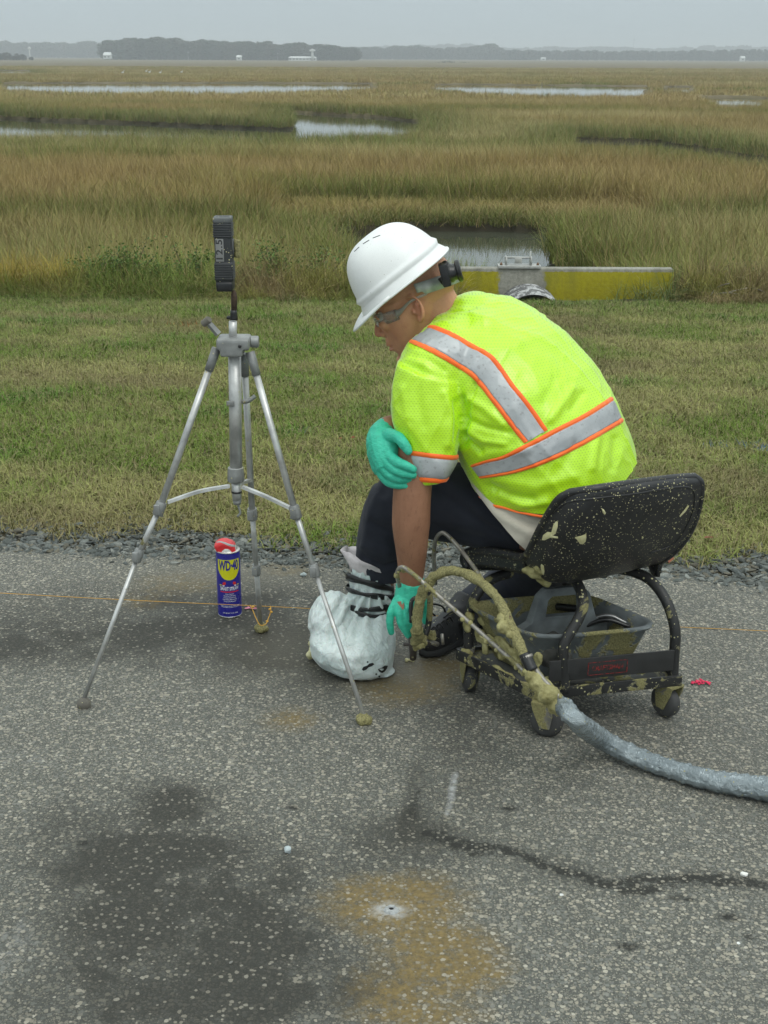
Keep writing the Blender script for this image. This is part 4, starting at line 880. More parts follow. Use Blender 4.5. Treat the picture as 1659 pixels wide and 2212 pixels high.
VC = [([(1000, 860), (1003, 960)], -.010, 7), ([(1028, 828), (1010, 890), (1001, 950)], -.006, 6), ([(1008, 905), (1050, 925), (1100, 935)], -.006, 7), ([(1004, 928), (1045, 952), (1090, 958)], .006, 7), ([(1003, 945), (1040, 975)], -.006, 6),
      ([(1012, 862), (1045, 880), (1085, 915)], .006, 9), ([(1060, 1050), (1100, 1072), (1150, 1080)], -.008, 9), ([(1080, 1068), (1130, 1090), (1180, 1085)], .006, 9), ([(1070, 1035), (1160, 1052), (1240, 1030)], .004, 12),
      ([(880, 765), (920, 775), (960, 800)], -.004, 8), ([(960, 850), (975, 900), (968, 960)], .006, 10), ([(985, 870), (985, 950)], -.006, 8),
      ([(1235, 840), (1215, 870), (1190, 905)], .006, 10), ([(1260, 850), (1235, 885)], -.005, 8), ([(1200, 820), (1175, 870)], -.004, 12), ([(1290, 945), (1280, 1010)], .005, 10), ([(1330, 950), (1325, 1010)], -.005, 10), ([(1240, 960), (1215, 1010)], -.004, 10),
      ([(930, 690), (1000, 672), (1060, 690), (1120, 740)], .004, 14), ([(940, 668), (1010, 655), (1070, 660)], -.003, 9), ([(1000, 705), (1060, 712)], -.003, 10), ([(870, 840), (880, 900)], .004, 10), ([(905, 800), (900, 850), (915, 920)], -.004, 12), ([(1040, 985), (1080, 975), (1140, 972)], .004, 10)]
creases(vest, VC)
def hemcut(m, a, b, dep=(0, 1, .12)):
    n = (b - a).cross(Vector(dep)).normalized()
    if n.z > 0: n = -n
    bm = bmesh.new(); vs = [bm.verts.new(p) for p in m.v]; [bm.faces.new([vs[i] for i in f]) for f in m.f]; bmesh.ops.bisect_plane(bm, geom=bm.verts[:] + bm.edges[:] + bm.faces[:], plane_co=a, plane_no=n, clear_outer=True); bm.verts.index_update(); m.v = [tuple(v.co) for v in bm.verts]; m.f = [tuple(v.index for v in f.verts) for f in bm.faces]; m.m = [0] * len(m.f); bm.free()
vfull = vest.bvh(); hemcut(vest, W(1052, 1080, 2.80), W(1176, 1114, 2.72), (0, 1, .25)); vb = vfull
vest_o = vest.build('safety_vest', M_VEST, person)
def on(bv, px, py, off=.0015):
    d = ray(px, py); h = bv.ray_cast(CP, d)
    if h[0] is None: return None
    return h[0] + h[1] * off
def ribbon_pts(bv, L, R, name, mat, parent, off=.002, n=60, m=8, thick=.0012):
    """strip of cloth lying on a surface between two edge lines given as world points"""
    def res(pl):
        P = [Vector(p) for p in pl]; s = [0]
        for a, b in zip(P[:-1], P[1:]): s.append(s[-1] + (b - a).length)
        t = np.linspace(0, s[-1], n); return [Vector((np.interp(q, s, [p.x for p in P]), np.interp(q, s, [p.y for p in P]), np.interp(q, s, [p.z for p in P]))) for q in t]
    A, B = res(L), res(R); V = []
    for a, b in zip(A, B):
        for k in range(m + 1):
            p = a.lerp(b, k / m); h = bv.find_nearest(p)
            V.append(h[0] + h[1] * (off if 0 < k < m else off * .4))
    F = [(i * (m + 1) + k, i * (m + 1) + k + 1, (i + 1) * (m + 1) + k + 1, (i + 1) * (m + 1) + k) for i in range(n - 1) for k in range(m)]
    q = MB(); q.add(V, F); o = q.build(name, mat, parent); return o
def S(pts, bv=None, dy=0): 
    out = []
    for p in pts:
        if len(p) == 3: out.append(W(*p)); continue
        h = on(bv or vb, *p); 
        if h is None:
            for ddx, ddy in ((-6, 6), (6, 6), (-12, 8), (12, 8), (0, 14), (-20, 0), (20, 0)):
                h = on(bv or vb, p[0] + ddx, p[1] + ddy)
                if h is not None: break
        if h is not None: out.append(h)
    return out
def between(P, Q, t): return [a.lerp(b, t) for a, b in zip(P, Q)]
def band(E0, E1, parent=person, n=220, w=.17):
    """orange / silver / orange strip; E0, E1 are the outer edge lines"""
    P, Q = S(bezd(E0)), S(bezd(E1)); k = min(len(P), len(Q))
    def rs(P, k): 
        idx = np.linspace(0, len(P) - 1, k); return [P[int(i)].lerp(P[min(int(i) + 1, len(P) - 1)], i - int(i)) for i in idx]
    P, Q = rs(P, 40), rs(Q, 40)
    ribbon_pts(vb, between(P, Q, w - .01), between(P, Q, 1 - w + .01), 'silver_tape', M_SILVER, parent, .0036, n, 24)
    ribbon_pts(vb, P, between(P, Q, w), 'orange_trim', M_ORANGE, parent, .0044, n, 3); ribbon_pts(vb, between(P, Q, 1 - w), Q, 'orange_trim', M_ORANGE, parent, .0044, n, 3)
def bezd(pts, n=4):
    if len(pts[0]) == 3: return pts
    P = bez([(a, b, 0) for a, b in pts], n); return [(p.x, p.y) for p in P]
# shoulder strap over his left shoulder down the back
band([(884, 741), (930, 762), (980, 790), (1022, 818), (1060, 865), (1100, 918), (1132, 958)], [(925, 698), (975, 718), (1030, 748), (1068, 772), (1110, 830), (1150, 880), (1183, 928)])
# waist band round the back
band([(1345, 912), (1290, 945), (1240, 972), (1180, 1000), (1120, 1020), (1075, 1029), (1040, 1033)], [(1318, 858), (1260, 895), (1200, 925), (1140, 957), (1085, 984), (1050, 993), (1018, 1004)])
HE = [W(1040, 1066, 2.82), W(1060, 1084, 2.79), W(1095, 1094, 2.765), W(1140, 1105, 2.74), W(1185, 1116, 2.72)]; ribbon_pts(vb, HE, [p - Vector((0, 0, .007)) for p in HE], 'orange_trim', M_ORANGE, person, .0044, 60, 3)
# far shoulder strap edge
pf = S([(1092, 632), (1130, 655), (1160, 685), (1185, 712)]); 
P2 = [W(1094, 631, 3.2), W(1130, 652, 3.2), W(1165, 682, 3.2), W(1195, 715, 3.2)]; P3 = [W(1096, 640, 3.26), W(1136, 658, 3.26), W(1172, 690, 3.26), W(1200, 722, 3.26)]
ribbon_pts(vb, P2, P3, 'orange_trim', M_ORANGE, person, .004, 40, 3)
# sleeve band: rings round the sleeve
def sleeve_ring(py_l, py_r, k=28):
    out = []
    for j in range(k + 1):
        a = 2 * math.pi * j / k; c, s = math.cos(a), math.sin(a); px = 928 + 62 * c; py = (py_l + py_r) / 2 + (py_r - py_l) / 2 * c; out.append(W(px, py + 8 * -s * -1, 2.82 - .06 * s))
    return out
def sring(py_l, py_r, cx, w):
    c = W(cx, (py_l + py_r) / 2, 2.818); l = W(cx - w, py_l, 2.818); r = W(cx + w, py_r, 2.818); ax = (r - l) / 2; b = Vector((0, .062, -.012))
    return [c + ax * math.cos(2 * math.pi * j / 40) + b * math.sin(2 * math.pi * j / 40) for j in range(41)]
R0, R1, R2, R3 = sring(966, 980, 927, 60), sring(976, 990, 928, 58), sring(1020, 1030, 931, 48), sring(1032, 1040, 932, 42)
ribbon_pts(vb, R1, R2, 'silver_tape', M_SILVER, person, .0022, 80, 10); ribbon_pts(vb, R0, R1, 'orange_trim', M_ORANGE, person, .0034, 80, 3); ribbon_pts(vb, R2, R3, 'orange_trim', M_ORANGE, person, .0034, 80, 3)

# ---- shirt tail, trousers
sh = MB(); SHS = [(1215, 1175, 2.93, .165, .135, 2.2), (1178, 1142, 2.92, .196, .166, 2.2), (1140, 1096, 2.92, .192, .172, 2.2), (1140, 1050, 2.92, .162, .138, 2.2), (1165, 970, 2.94, .14, .10, 2.2)]
sh.loft(subdiv(rings(SHS), 4), 40)
sh.remesh(.006, 3, .5); A = sh.arr(); A[:, 2] = np.maximum(A[:, 2], .368 + .25 * (A[:, 2] - .368).clip(-.1, 0)); sh.v = [tuple(p) for p in A]; rough_cloth(sh, .005, 8, 11); creases(sh, [([(1030, 1050), (1070, 1105), (1140, 1150)], .007, 12), ([(1050, 1060), (1090, 1110), (1160, 1140)], -.006, 8)])
hemcut(sh, W(1010, 1052, 2.80), W(1140, 1190, 2.74), (0, 1, .12))
sh.build('shirt_tail', M_SHIRT, person)
tr_ = MB()
tr_.tube(bez([W(1235, 1135, 2.92), W(1120, 1100, 2.93), W(1000, 1088, 2.97), W(868, 1085, 3.02)], 6), lerps([.125, .112, .102, .080], 19), 28, dome=True)
tr_.loft(subdiv([(W(862, 1075, 3.02), Vector((-.066, 0, .03)), Vector((0, .075, 0)), 2.2), (W(850, 1110, 3.03), Vector((-.072, 0, .018)), Vector((0, .075, 0)), 2.2), (W(832, 1160, 3.04), Vector((-.068, 0, .01)), Vector((0, .072, 0)), 2.3), (W(822, 1205, 3.045), Vector((-.060, 0, 0)), Vector((0, .068, 0)), 2.3), (W(822, 1245, 3.045), Vector((-.055, 0, 0)), Vector((0, .06, 0)), 2.3)], 4), 30)
tr_.tube(bez([W(1262, 1140, 3.0), W(1200, 1185, 3.18), W(1110, 1262, 3.36)], 6), lerps([.12, .10, .078], 13), 24, dome=True)
tr_.tube(bez([W(1115, 1262, 3.37), W(1075, 1290, 3.30), W(1008, 1335, 3.19)], 6), lerps([.078, .072, .064], 13), 24)
tr_.ball(W(1236, 1112, 2.94), (.172, .160, .125))
tr_.remesh(.006, 4, .5); A = tr_.arr(); k_ = (A[:, 0] > .14) & (A[:, 1] < 3.03); A[:, 2] = np.where(k_, np.maximum(A[:, 2], .362), A[:, 2]); tr_.v = [tuple(p) for p in A]; rough_cloth(tr_, .006, 8, 21)
creases(tr_, [([(800, 1130), (840, 1150), (860, 1190)], -.007, 9), ([(790, 1180), (840, 1195)], .006, 9), ([(785, 1205), (830, 1225), (860, 1215)], -.008, 7), ([(930, 1010), (1000, 1060), (1050, 1120), (1120, 1160)], .006, 12), ([(950, 1060), (1010, 1110), (1080, 1150)], -.006, 10), ([(940, 1140), (1040, 1165)], -.006, 10), ([(830, 1040), (800, 1100), (785, 1180)], .004, 7)])
tr_.build('trousers', M_TROUSER, person)
# ---- hard hat
BM = W(867, 617, HY)                                 # middle of the rim line, seen from his left
hx_ = Vector((-.775, .06, -.63)).normalized(); hz_ = Vector((-.63, .0, .775)); hz_ = (hz_ - hx_ * hz_.dot(hx_)).normalized(); hy_ = hz_.cross(hx_)
BM = BM - hy_ * .03
HB = Matrix((hx_, hy_, hz_)).transposed()
def K(x, y, z): return BM + HB @ Vector((x, y, z))
def hat_pt(u, v, g=0.0):
    """u round the head (0 = front), v 0 rim .. 1 crown"""
    cu, su = math.cos(u), math.sin(u); fx = .096 if cu > 0 else .134
    p = math.cos(v * math.pi / 2) ** .70; z = .129 * math.sin(v * math.pi / 2) ** .95
    flare = .010 * max(0, 1 - v / .10) + .0055 * (1 if .10 <= v < .2 else 0) * (1 - abs(v - .15) / .05)
    r = 1.0
    # raised crest along the middle
    crest = .006 * math.exp(-((su * p) / .22) ** 2) * (v > .25) * min(1, (v - .25) * 4)
    x = (fx + flare + g) * cu * p - .012 * (1 - p) + .012; y = (.106 + flare + g) * su * p
    return K(x, y, z + crest + (.010 * su * su - .004) * (1 - v))
hat = MB(); NU, NV = 72, 30; V = []
vs2 = [0, .02, .05, .085, .10, .105, .125, .15, .175, .195, .205] + list(np.linspace(.24, .985, NV - 11))
for v in vs2:
    for k in range(NU): V.append(hat_pt(2 * math.pi * k / NU, v))
V.append(K(0, 0, .135))
F = [(i * NU + k, i * NU + (k + 1) % NU, (i + 1) * NU + (k + 1) % NU, (i + 1) * NU + k) for i in range(len(vs2) - 1) for k in range(NU)]
F += [((len(vs2) - 1) * NU + k, (len(vs2) - 1) * NU + (k + 1) % NU, len(V) - 1) for k in range(NU)]
hat.add(V, F)
# peak
V = []; nu, nv = 25, 7
for i in range(nv):
    t = i / (nv - 1)
    for k in range(nu):
        a = rad(-84 + 168 * k / (nu - 1)); w = math.cos(a * 90 / 84) ** 1.3 if abs(a) < rad(83.9) else 0 ; base = hat_pt(a, .0); out = hat_pt(a, 0) + hx_ * (.040 * max(0, w) ** .8) - hz_ * (.014 * max(0, w)) + hy_ * (.004 * math.sin(a))
        V.append(base.lerp(out, t) + hz_ * (.004 * math.sin(t * math.pi)))
hat.add(V, [(i * nu + k, i * nu + k + 1, (i + 1) * nu + k + 1, (i + 1) * nu + k) for i in range(nv - 1) for k in range(nu - 1)])
hh_ = hat.build('hard_hat', M_HELMET, person)
sm_ = hh_.modifiers.new('s', 'SOLIDIFY'); sm_.thickness = .0028; sm_.offset = -1
# rear lip roll
m = MB(); m.tube([hat_pt(a, .0) for a in np.linspace(0, 2 * math.pi, 90)], .0026, 8, cap=False); m.build('rim', M_HELMET, hh_)
for pts in (((1300 + 280 * .422) * .54, (850 + 370 * .422) * .54, (1300 + 325 * .422) * .54, (850 + 328 * .422) * .54), ((1300 + 362 * .422) * .54, (850 + 298 * .422) * .54, (1300 + 420 * .422) * .54, (850 + 263 * .422) * .54), ((1300 + 455 * .422) * .54, (850 + 243 * .422) * .54, (1300 + 524 * .422) * .54, (850 + 217 * .422) * .54)):
    hb_ = hat.bvh(); m = MB(); P = [on(hb_, pts[0] * (1 - t) + pts[2] * t, pts[1] * (1 - t) + pts[3] * t, .0002) for t in np.linspace(0, 1, 6)]
    P = [p for p in P if p is not None]
    if len(P) > 1: m.tube(P, .0011, 6); m.build('vent_slot', M_BLACKP, hh_)
# suspension band, ratchet
m = MB(); V = []; n_ = 26
for k in range(n_):
    t = k / (n_ - 1); a = rad(95 + 85 * t); 
    for zz_ in (-.026, .004): V.append(HO + hly * .072 + HEAD @ Vector((-.012 + .098 * math.cos(a), -.072 + .082 * math.sin(a), .052 + zz_ - .016 * t + (.008 if t < .12 and zz_ < 0 else 0))))
o_ = MB(); o_.add(V, [(2 * k, 2 * k + 1, 2 * k + 3, 2 * k + 2) for k in range(n_ - 1)]); b_ = o_.build('head_band', M_GREYP, hh_)
sm_ = b_.modifiers.new('s', 'SOLIDIFY'); sm_.thickness = .003
kc = W(972, 590, HY - .03); kx = (W(994, 585, HY - .03) - W(958, 595, HY - .03)).normalized()
m = MB(); m.lathe(kc - kx * .008, [(.020, 0), (.022, .004), (.022, .012), (.019, .016), (.019, .022), (.024, .024), (.0255, .028), (.0255, .032), (.021, .034)], kx, 20); m.box(kc - kx * .012, (.010, .022, .026), Matrix.Rotation(-.25, 3, 'Y'), .005); m.build('ratchet_knob', M_BLACKP, hh_, angle=40)
m = MB(); m.tube(bez([W(953, 575, HY - .01), W(962, 568, HY - .02), W(970, 577, HY - .03)], 4), .006, 8); m.tube(bez([W(950, 600, HY - .03), W(960, 612, HY - .03), W(968, 606, HY - .03)], 4), .006, 8); m.build('ratchet_arm', M_BLACKP, hh_)
# ---- safety glasses
gl = MB(); V = []
for k in range(17):
    t = k / 16 * 2 - 1; a = t * rad(82)
    for zz_ in (.016, -.018): V.append(H(.030 + .080 * math.cos(a), .070 * math.sin(a), .004 + zz_ * (1 - .25 * abs(t)) + (-.006 if abs(t) < .12 and zz_ < 0 else 0) * -1))
gl.add(V, [(2 * k, 2 * k + 1, 2 * k + 3, 2 * k + 2) for k in range(16)]); g_ = gl.build('safety_glasses', M_LENS, person)
sm_ = g_.modifiers.new('s', 'SOLIDIFY'); sm_.thickness = .0018
for s in (-1, 1):
    m = MB(); P = [H(.044, .0725 * s, .006), H(.030, .0765 * s, .009), H(.000, .0815 * s, .022), H(-.040, .079 * s, .024)]; PP = bez(P, 5); w_ = lerps([.0095, .0065, .0038, .003, .0028], len(PP)); V = []
    for p, w2 in zip(PP, w_):
        for q in (-1, 1): V.append(p + hup * w2 * q)
    m.add(V, [(2 * k, 2 * k + 1, 2 * k + 3, 2 * k + 2) for k in range(len(PP) - 1)]); t_ = m.build('temple', M_TEMPLE, g_); sm_ = t_.modifiers.new('s', 'SOLIDIFY'); sm_.thickness = .002

# ---- gloves
def hand(parts, name, voxel=.0017, tw=None):
    m = MB()
    for pts, r in parts:
        P = bez([W(*p) for p in pts], 4); m.tube(P, lerps(r, len(P)), 14, dome=True)
    m.remesh(voxel, 5, .5); rough_cloth(m, .0009, 45, 5, (1, 1, 1.6)); return m
Yl = 2.80
LH = [([(884, 1262, 2.83), (880, 1290, 2.825), (876, 1312, 2.82)], [.031, .031, .033]),
      ([(896, 1262, 2.84), (893, 1285, 2.84), (888, 1310, 2.83)], [.026, .027, .028]),
      ([(876, 1300, 2.82), (880, 1325, 2.82)], [.030, .025]), ([(892, 1300, 2.84), (890, 1322, 2.85)], [.026, .022]),
      ([(858, 1295, 2.805), (846, 1318, 2.79), (842, 1343, 2.785), (845, 1366, 2.79)], [.0105, .0095, .009, .0078]),
      ([(866, 1300, 2.80), (863, 1322, 2.785), (867, 1347, 2.78), (882, 1372, 2.785)], [.0115, .0105, .0098, .0085]),
      ([(880, 1305, 2.80), (878, 1328, 2.785), (882, 1348, 2.785), (899, 1363, 2.80)], [.0115, .0105, .0095, .008]),
      ([(890, 1305, 2.83), (890, 1330, 2.83), (895, 1348, 2.835), (905, 1356, 2.84)], [.011, .010, .0095, .008]),
      ([(903, 1285, 2.86), (918, 1305, 2.875), (921, 1325, 2.88), (919, 1342, 2.88)], [.014, .0115, .010, .0085])]
lh = hand(LH, 'glove'); lh.build('glove', M_GLOVE, person)
m = MB(); P = [W(860 + 4, 1256, 2.81), W(887, 1253, 2.798), W(913, 1256, 2.83)]
c = W(887, 1256, 2.835); ax = Vector((.031, 0, 0)); ay = Vector((0, .031, 0)); V = []
for k in range(28):
    a = 2 * math.pi * k / 28
    for t in range(5): V.append(c + (ax * math.cos(a) + ay * math.sin(a)) * (1.02 + .05 * (1 - t / 4) + .03 * math.sin(a * 3 + t)) - Vector((0, 0, t * .009)))
m.add(V, [(k * 5 + t, k * 5 + t + 1, ((k + 1) % 28) * 5 + t + 1, ((k + 1) % 28) * 5 + t) for k in range(28) for t in range(4)]); co_ = m.build('glove_cuff', M_GLOVE, person); sm_ = co_.modifiers.new('s', 'SOLIDIFY'); sm_.thickness = .001
# torn hole in the glove at the base of the palm
lb = lh.bvh(); P = [on(lb, x, y, .0008) for x, y in ((858, 1300), (866, 1299), (872, 1303), (873, 1312), (870, 1318), (866, 1312), (861, 1306))]
if all(p is not None for p in P): m = MB(); m.add(P, [tuple(range(len(P)))]); m.build('torn_hole', M_ARMSKIN, person)
P = [on(lb, x, y, .002) for x, y in ((872, 1302), (888, 1302), (878, 1322))]
if all(p is not None for p in P): P[1] = P[1] - Vector((0, .006, 0)); P[2] = P[2] - Vector((0, .008, 0)); m = MB(); m.add(P, [(0, 1, 2)]); f_ = m.build('torn_flap', M_GLOVE, person); sm_ = f_.modifiers.new('s', 'SOLIDIFY'); sm_.thickness = .0008
RH = [([(838, 926, 2.875), (822, 942, 2.85), (818, 965, 2.835)], [.030, .031, .030]), ([(822, 950, 2.84), (826, 975, 2.82), (832, 1000, 2.80)], [.032, .033, .028]), ([(832, 945, 2.84), (838, 965, 2.82), (838, 985, 2.80)], [.028, .028, .024]),
      ([(812, 975, 2.83), (822, 1010, 2.81)], [.022, .021]),
      ([(840, 940, 2.82), (860, 945, 2.785), (873, 960, 2.765), (882, 974, 2.758)], [.017, .0135, .012, .0098]),
      ([(840, 985, 2.79), (858, 998, 2.765), (876, 1006, 2.752), (893, 1014, 2.748)], [.0145, .0125, .011, .009]),
      ([(832, 995, 2.79), (850, 1012, 2.768), (872, 1022, 2.755), (893, 1026, 2.752)], [.0145, .012, .0108, .009]),
      ([(824, 1003, 2.795), (840, 1024, 2.775), (862, 1034, 2.765), (885, 1035, 2.765)], [.0145, .0118, .0105, .0088]),
      ([(818, 1008, 2.80), (833, 1037, 2.785), (853, 1047, 2.775), (878, 1049, 2.765)], [.013, .0105, .0095, .0080])]
rh = hand(RH, 'glove'); rh.build('glove', M_GLOVE, person)

# ---- boot of the folded leg
bt = MB(); g0 = G(915, 1395); 
sole = [(918, 1398, 3.06), (950, 1400, 3.07), (985, 1402, 3.12), (1012, 1395, 3.17)]
def bx(px, py, Y, a, b, c_): return (W(px, py, Y), Vector((0, a, 0)), Vector((0, 0, b)), c_)
bt.loft(subdiv([bx(908, 1388, 3.08, .030, .018, 2.4), bx(920, 1380, 3.08, .046, .034, 2.6), bx(945, 1372, 3.09, .050, .044, 2.5), bx(968, 1358, 3.12, .047, .060, 2.4), bx(995, 1352, 3.16, .042, .062, 2.4), bx(1012, 1355, 3.18, .034, .05, 2.3)], 4), 24)
bt.tube([W(985, 1362, 3.14), W(1002, 1325, 3.18), W(1018, 1305, 3.2)], [.052, .05, .052], 20)
bt.remesh(.004, 3, .5); rough_cloth(bt, .003, 20, 9); b1 = bt.build('boot', M_BOOT, person)
m = MB(); V = []
m.loft([(W(a, 1400, Y) if False else Vector((W(a, 1400, Y).x, Y, .013)), Vector((0, w_, 0)), Vector((0, 0, .013)), 3) for a, Y, w_ in ((905, 3.08, .028), (918, 3.08, .046), (950, 3.09, .052), (985, 3.14, .046), (1012, 3.18, .040), (1022, 3.19, .03))], 20); m.build('boot_sole', simple('rubber_sole', (.02, .02, .02), .8), b1)
for k in range(4):
    a, b = 938 + k * 11, 1368 - k * 7; m = MB(); m.tube(bez([W(a - 6, b - 8, 3.03 + k * .012), W(a, b - 14, 3.03 + k * .012), W(a + 8, b - 4, 3.025 + k * .014)], 4), .0028, 6); m.build('boot_lace', M_BLACKP, b1)
m = MB(); m.tube(bez([W(940, 1330, 3.07), W(928, 1318, 3.06), W(935, 1305, 3.06), W(955, 1310, 3.07), W(962, 1322, 3.08)], 5), .0028, 6); m.tube(bez([W(958, 1335, 3.06), W(975, 1322, 3.06), W(990, 1322, 3.07)], 5), .0025, 6); m.build('boot_lace', M_BLACKP, b1)

# ---- white bag tied over the near boot
N = NT('bag_plastic'); v = N.co(); a = N.noise(10, v, 5, .6); w = N.noise(26, N.co(scale=(1.6, 1.6, .8)), 5, .6, 1.2); w2 = N.noise(90, v, 3, .6, .5)
c = N.mix(N.mr(a, .3, .7), (.60, .69, .68), (.74, .80, .79)); fo = N.mr(N.noise(17, v, 6, .75, .5), .67, .70); c = N.mix(N.math('MULTIPLY', fo, .8), c, (.62, .60, .36)); sz = N.n('SeparateXYZ', Vector=v)
vcr = N.n('TexVoronoi', _feature='DISTANCE_TO_EDGE', Scale=16, Vector=N.n('VectorMath', _operation='ADD', i0=v, i1=N.n('VectorMath', _operation='SCALE', i0=N.n('TexNoise', Scale=14, Vector=v).outputs['Color'], Scale=.10).outputs[0]).outputs[0]).outputs['Distance']
M_BAG = N.done(c, .34, N.bump(w2, .3, .003, N.bump(vcr, .45, .010, N.bump(w, .8, .012))), Subsurface__Weight=.05, Specular__IOR__Level=.45)
M_TAPE = simple('black_tape', (.012, .012, .013), .4, var=.3); M_PINK = simple('pinkish_liner', (.66, .60, .61), .45)
bag = MB()
BS = [(790, 1440, 3.0, .055, .075), (776, 1425, 3.0, .088, .105), (766, 1402, 3.0, .104, .120), (761, 1375, 3.0, .106, .118), (762, 1354, 3.01, .098, .104), (768, 1338, 3.02, .084, .090), (786, 1324, 3.03, .060, .064), (795, 1310, 3.04, .049, .051), (800, 1292, 3.04, .055, .056), (801, 1270, 3.04, .051, .053), (802, 1248, 3.045, .055, .056), (806, 1222, 3.045, .056, .058), (808, 1208, 3.045, .056, .058)]
bag.loft(subdiv([(W(px, py, Y), Vector((a, 0, 0)), Vector((0, b, 0)), 2.2) for px, py, Y, a, b in BS], 4), 64, cap=True)
# puffed heel lobe at the left, toe lobe at the right
bag.ball(W(720, 1347, 3.02), (.062, .08, .082)); bag.ball(W(745, 1392, 3.0), (.088, .10, .065)); bag.ball(W(826, 1385, 3.03), (.038, .055, .06)); bag.ball(W(805, 1432, 2.99), (.045, .07, .03)); bag.ball(W(826, 1452, 2.96), (.032, .035, .010))
bag.remesh(.0045, 6, .5)
A = bag.arr(); xq, yq = dproj(A); cx = 800 + (yq - 1290) * -.15; ang = (xq - cx) / np.maximum(20, (yq - 1250) * .9)
pl = np.sin(ang * 15 + 2.5 * vnoise(ang * 4, yq * .02, 4)) * np.exp(-((yq - 1318) / 55.) ** 2) * .0062; pl = pl * np.clip(1.6 - np.abs(ang), 0, 1); pl = np.where(yq < 1282, np.sin(xq * .35 + yq * .12) * .0016, pl)
pl2 = np.array([mnoise.ridged_multi_fractal(Vector((p[0] * 13, p[1] * 9, p[2] * 16)), 1.0, 2.0, 3, 1.0, 2.0) for p in A]) * .0040
pl3 = np.array([mnoise.noise(Vector((p[0] * 40, p[1] * 30, p[2] * 40))) for p in A]) * .0012
bag.push(pl + pl2 + pl3 - .002)
creases(bag, [([(742, 1290), (722, 1330), (712, 1390)], -.010, 5), ([(735, 1290), (705, 1310), (690, 1345)], .004, 8), ([(790, 1300), (770, 1350), (768, 1400)], -.003, 5), ([(745, 1300), (735, 1350), (745, 1400)], .005, 7), ([(812, 1300), (830, 1330), (835, 1360)], -.003, 5), ([(700, 1370), (740, 1360)], .003, 5)])
A = bag.arr(); A[:, 2] = np.maximum(A[:, 2], .003); bag.v = [tuple(p) for p in A]
bag_o = bag.build('foot_bag', M_BAG, person); bb = bag.bvh()
def wrap(bv, E0, E1, name, mat, parent, off=.0055, n=50, m_=5):
    P, Q = S(bezd(E0, 5), bv), S(bezd(E1, 5), bv); k = min(len(P), len(Q)); return ribbon_pts(bv, P[:k], Q[:k], name, mat, parent, off, n, m_)
zz = lambda x, y: ((648 + .228 * x), (1188 + .228 * y))
def bring(yc, tl, lift, hw, w0, w1, name='tape_strap', cx_=799, r=.053):
    c = W(cx_, yc, 3.042); ax = W(cx_ + 48, yc + tl, 3.042) - c; bv3 = Vector((0, .056, -lift)); E = [[], []]
    for j in range(49):
        a = 2 * math.pi * j / 48; p = c + ax * math.cos(a) + bv3 * math.sin(a); h = (w0 + (w1 - w0) * (.5 + .5 * math.cos(a))) / 2 + .0015 * math.sin(a * 5 + yc)
        E[0].append(p + Vector((0, 0, h))); E[1].append(p - Vector((0, 0, h)))
    q = MB(); n = 49; VV = []
    for i in range(n):
        o = (E[0][i] - c); o.z = 0; o = o.normalized() * .0062; VV += [E[0][i] + o * .85, E[0][i].lerp(E[1][i], .5) + o, E[1][i] + o * .85]
    q.add(VV, [(i * 3 + k, i * 3 + k + 1, i * 3 + k + 4, i * 3 + k + 3) for i in range(n - 1) for k in range(2)]); o_ = q.build(name, M_TAPE, bag_o); o_.modifiers.new('s', 'SOLIDIFY').thickness = .0015; return o_
bring(1258, 14, .022, 0, .018, .016); bring(1277, 9, .014, 0, .010, .016); bring(1301, -1, .006, 0, .012, .014, cx_=798); bring(1312, 8, .004, 0, .009, .014, cx_=796)
# loose mouth of the bag
m = MB(); V = []; kk = 36
for i in range(4):
    for k in range(kk):
        a = 2 * math.pi * k / kk; g = 1 + .07 * i + .05 * math.sin(a * 5 + i) * i; c = W(806 - i * 2, 1219, 3.045); lift = .009 * i * (1 + 1.2 * math.cos(a + 2.8)) + .003 * math.sin(a * 7); V.append(c + Vector((.058 * g * math.cos(a), .056 * g * math.sin(a), lift - .012)))
m.add(V, [(i * kk + k, i * kk + (k + 1) % kk, (i + 1) * kk + (k + 1) % kk, (i + 1) * kk + k) for i in range(3) for k in range(kk)]); b_ = m.build('bag_mouth', M_PINK, bag_o); sm_ = b_.modifiers.new('s', 'SOLIDIFY'); sm_.thickness = .0012
# black holes worn through the bag, curling scraps of foam
M_HOLE = simple('black_boot_showing', (.012, .012, .013), .5)
def patch(pts, bv=bb, name='worn_hole', mat=None, off=.0012, parent=None):
    P = [on(bv, x, y, off) for x, y in pts]; P = [p for p in P if p is not None]
    if len(P) < 3: return
    c = sum(P, Vector()) / len(P); m = MB(); V = [c] + P; m.add(V, [(0, i, i % len(P) + 1) for i in range(1, len(P) + 1)]); m.build(name, mat or M_HOLE, parent or bag_o)
patch([zz(*p) for p in ((585, 1130), (600, 1105), (635, 1095), (655, 1075), (690, 1068), (702, 1082), (680, 1100), (650, 1110), (630, 1130), (600, 1143))])
patch([zz(*p) for p in ((735, 1128), (780, 1110), (800, 1095), (830, 1095), (822, 1120), (800, 1150), (775, 1165), (750, 1150))])
for a, b in ((720, 1175), (750, 1195), (640, 1060)): patch([(zz(a, b)[0] + 2 * math.cos(t), zz(a, b)[1] + 2 * math.sin(t)) for t in np.linspace(0, 5.4, 7)])
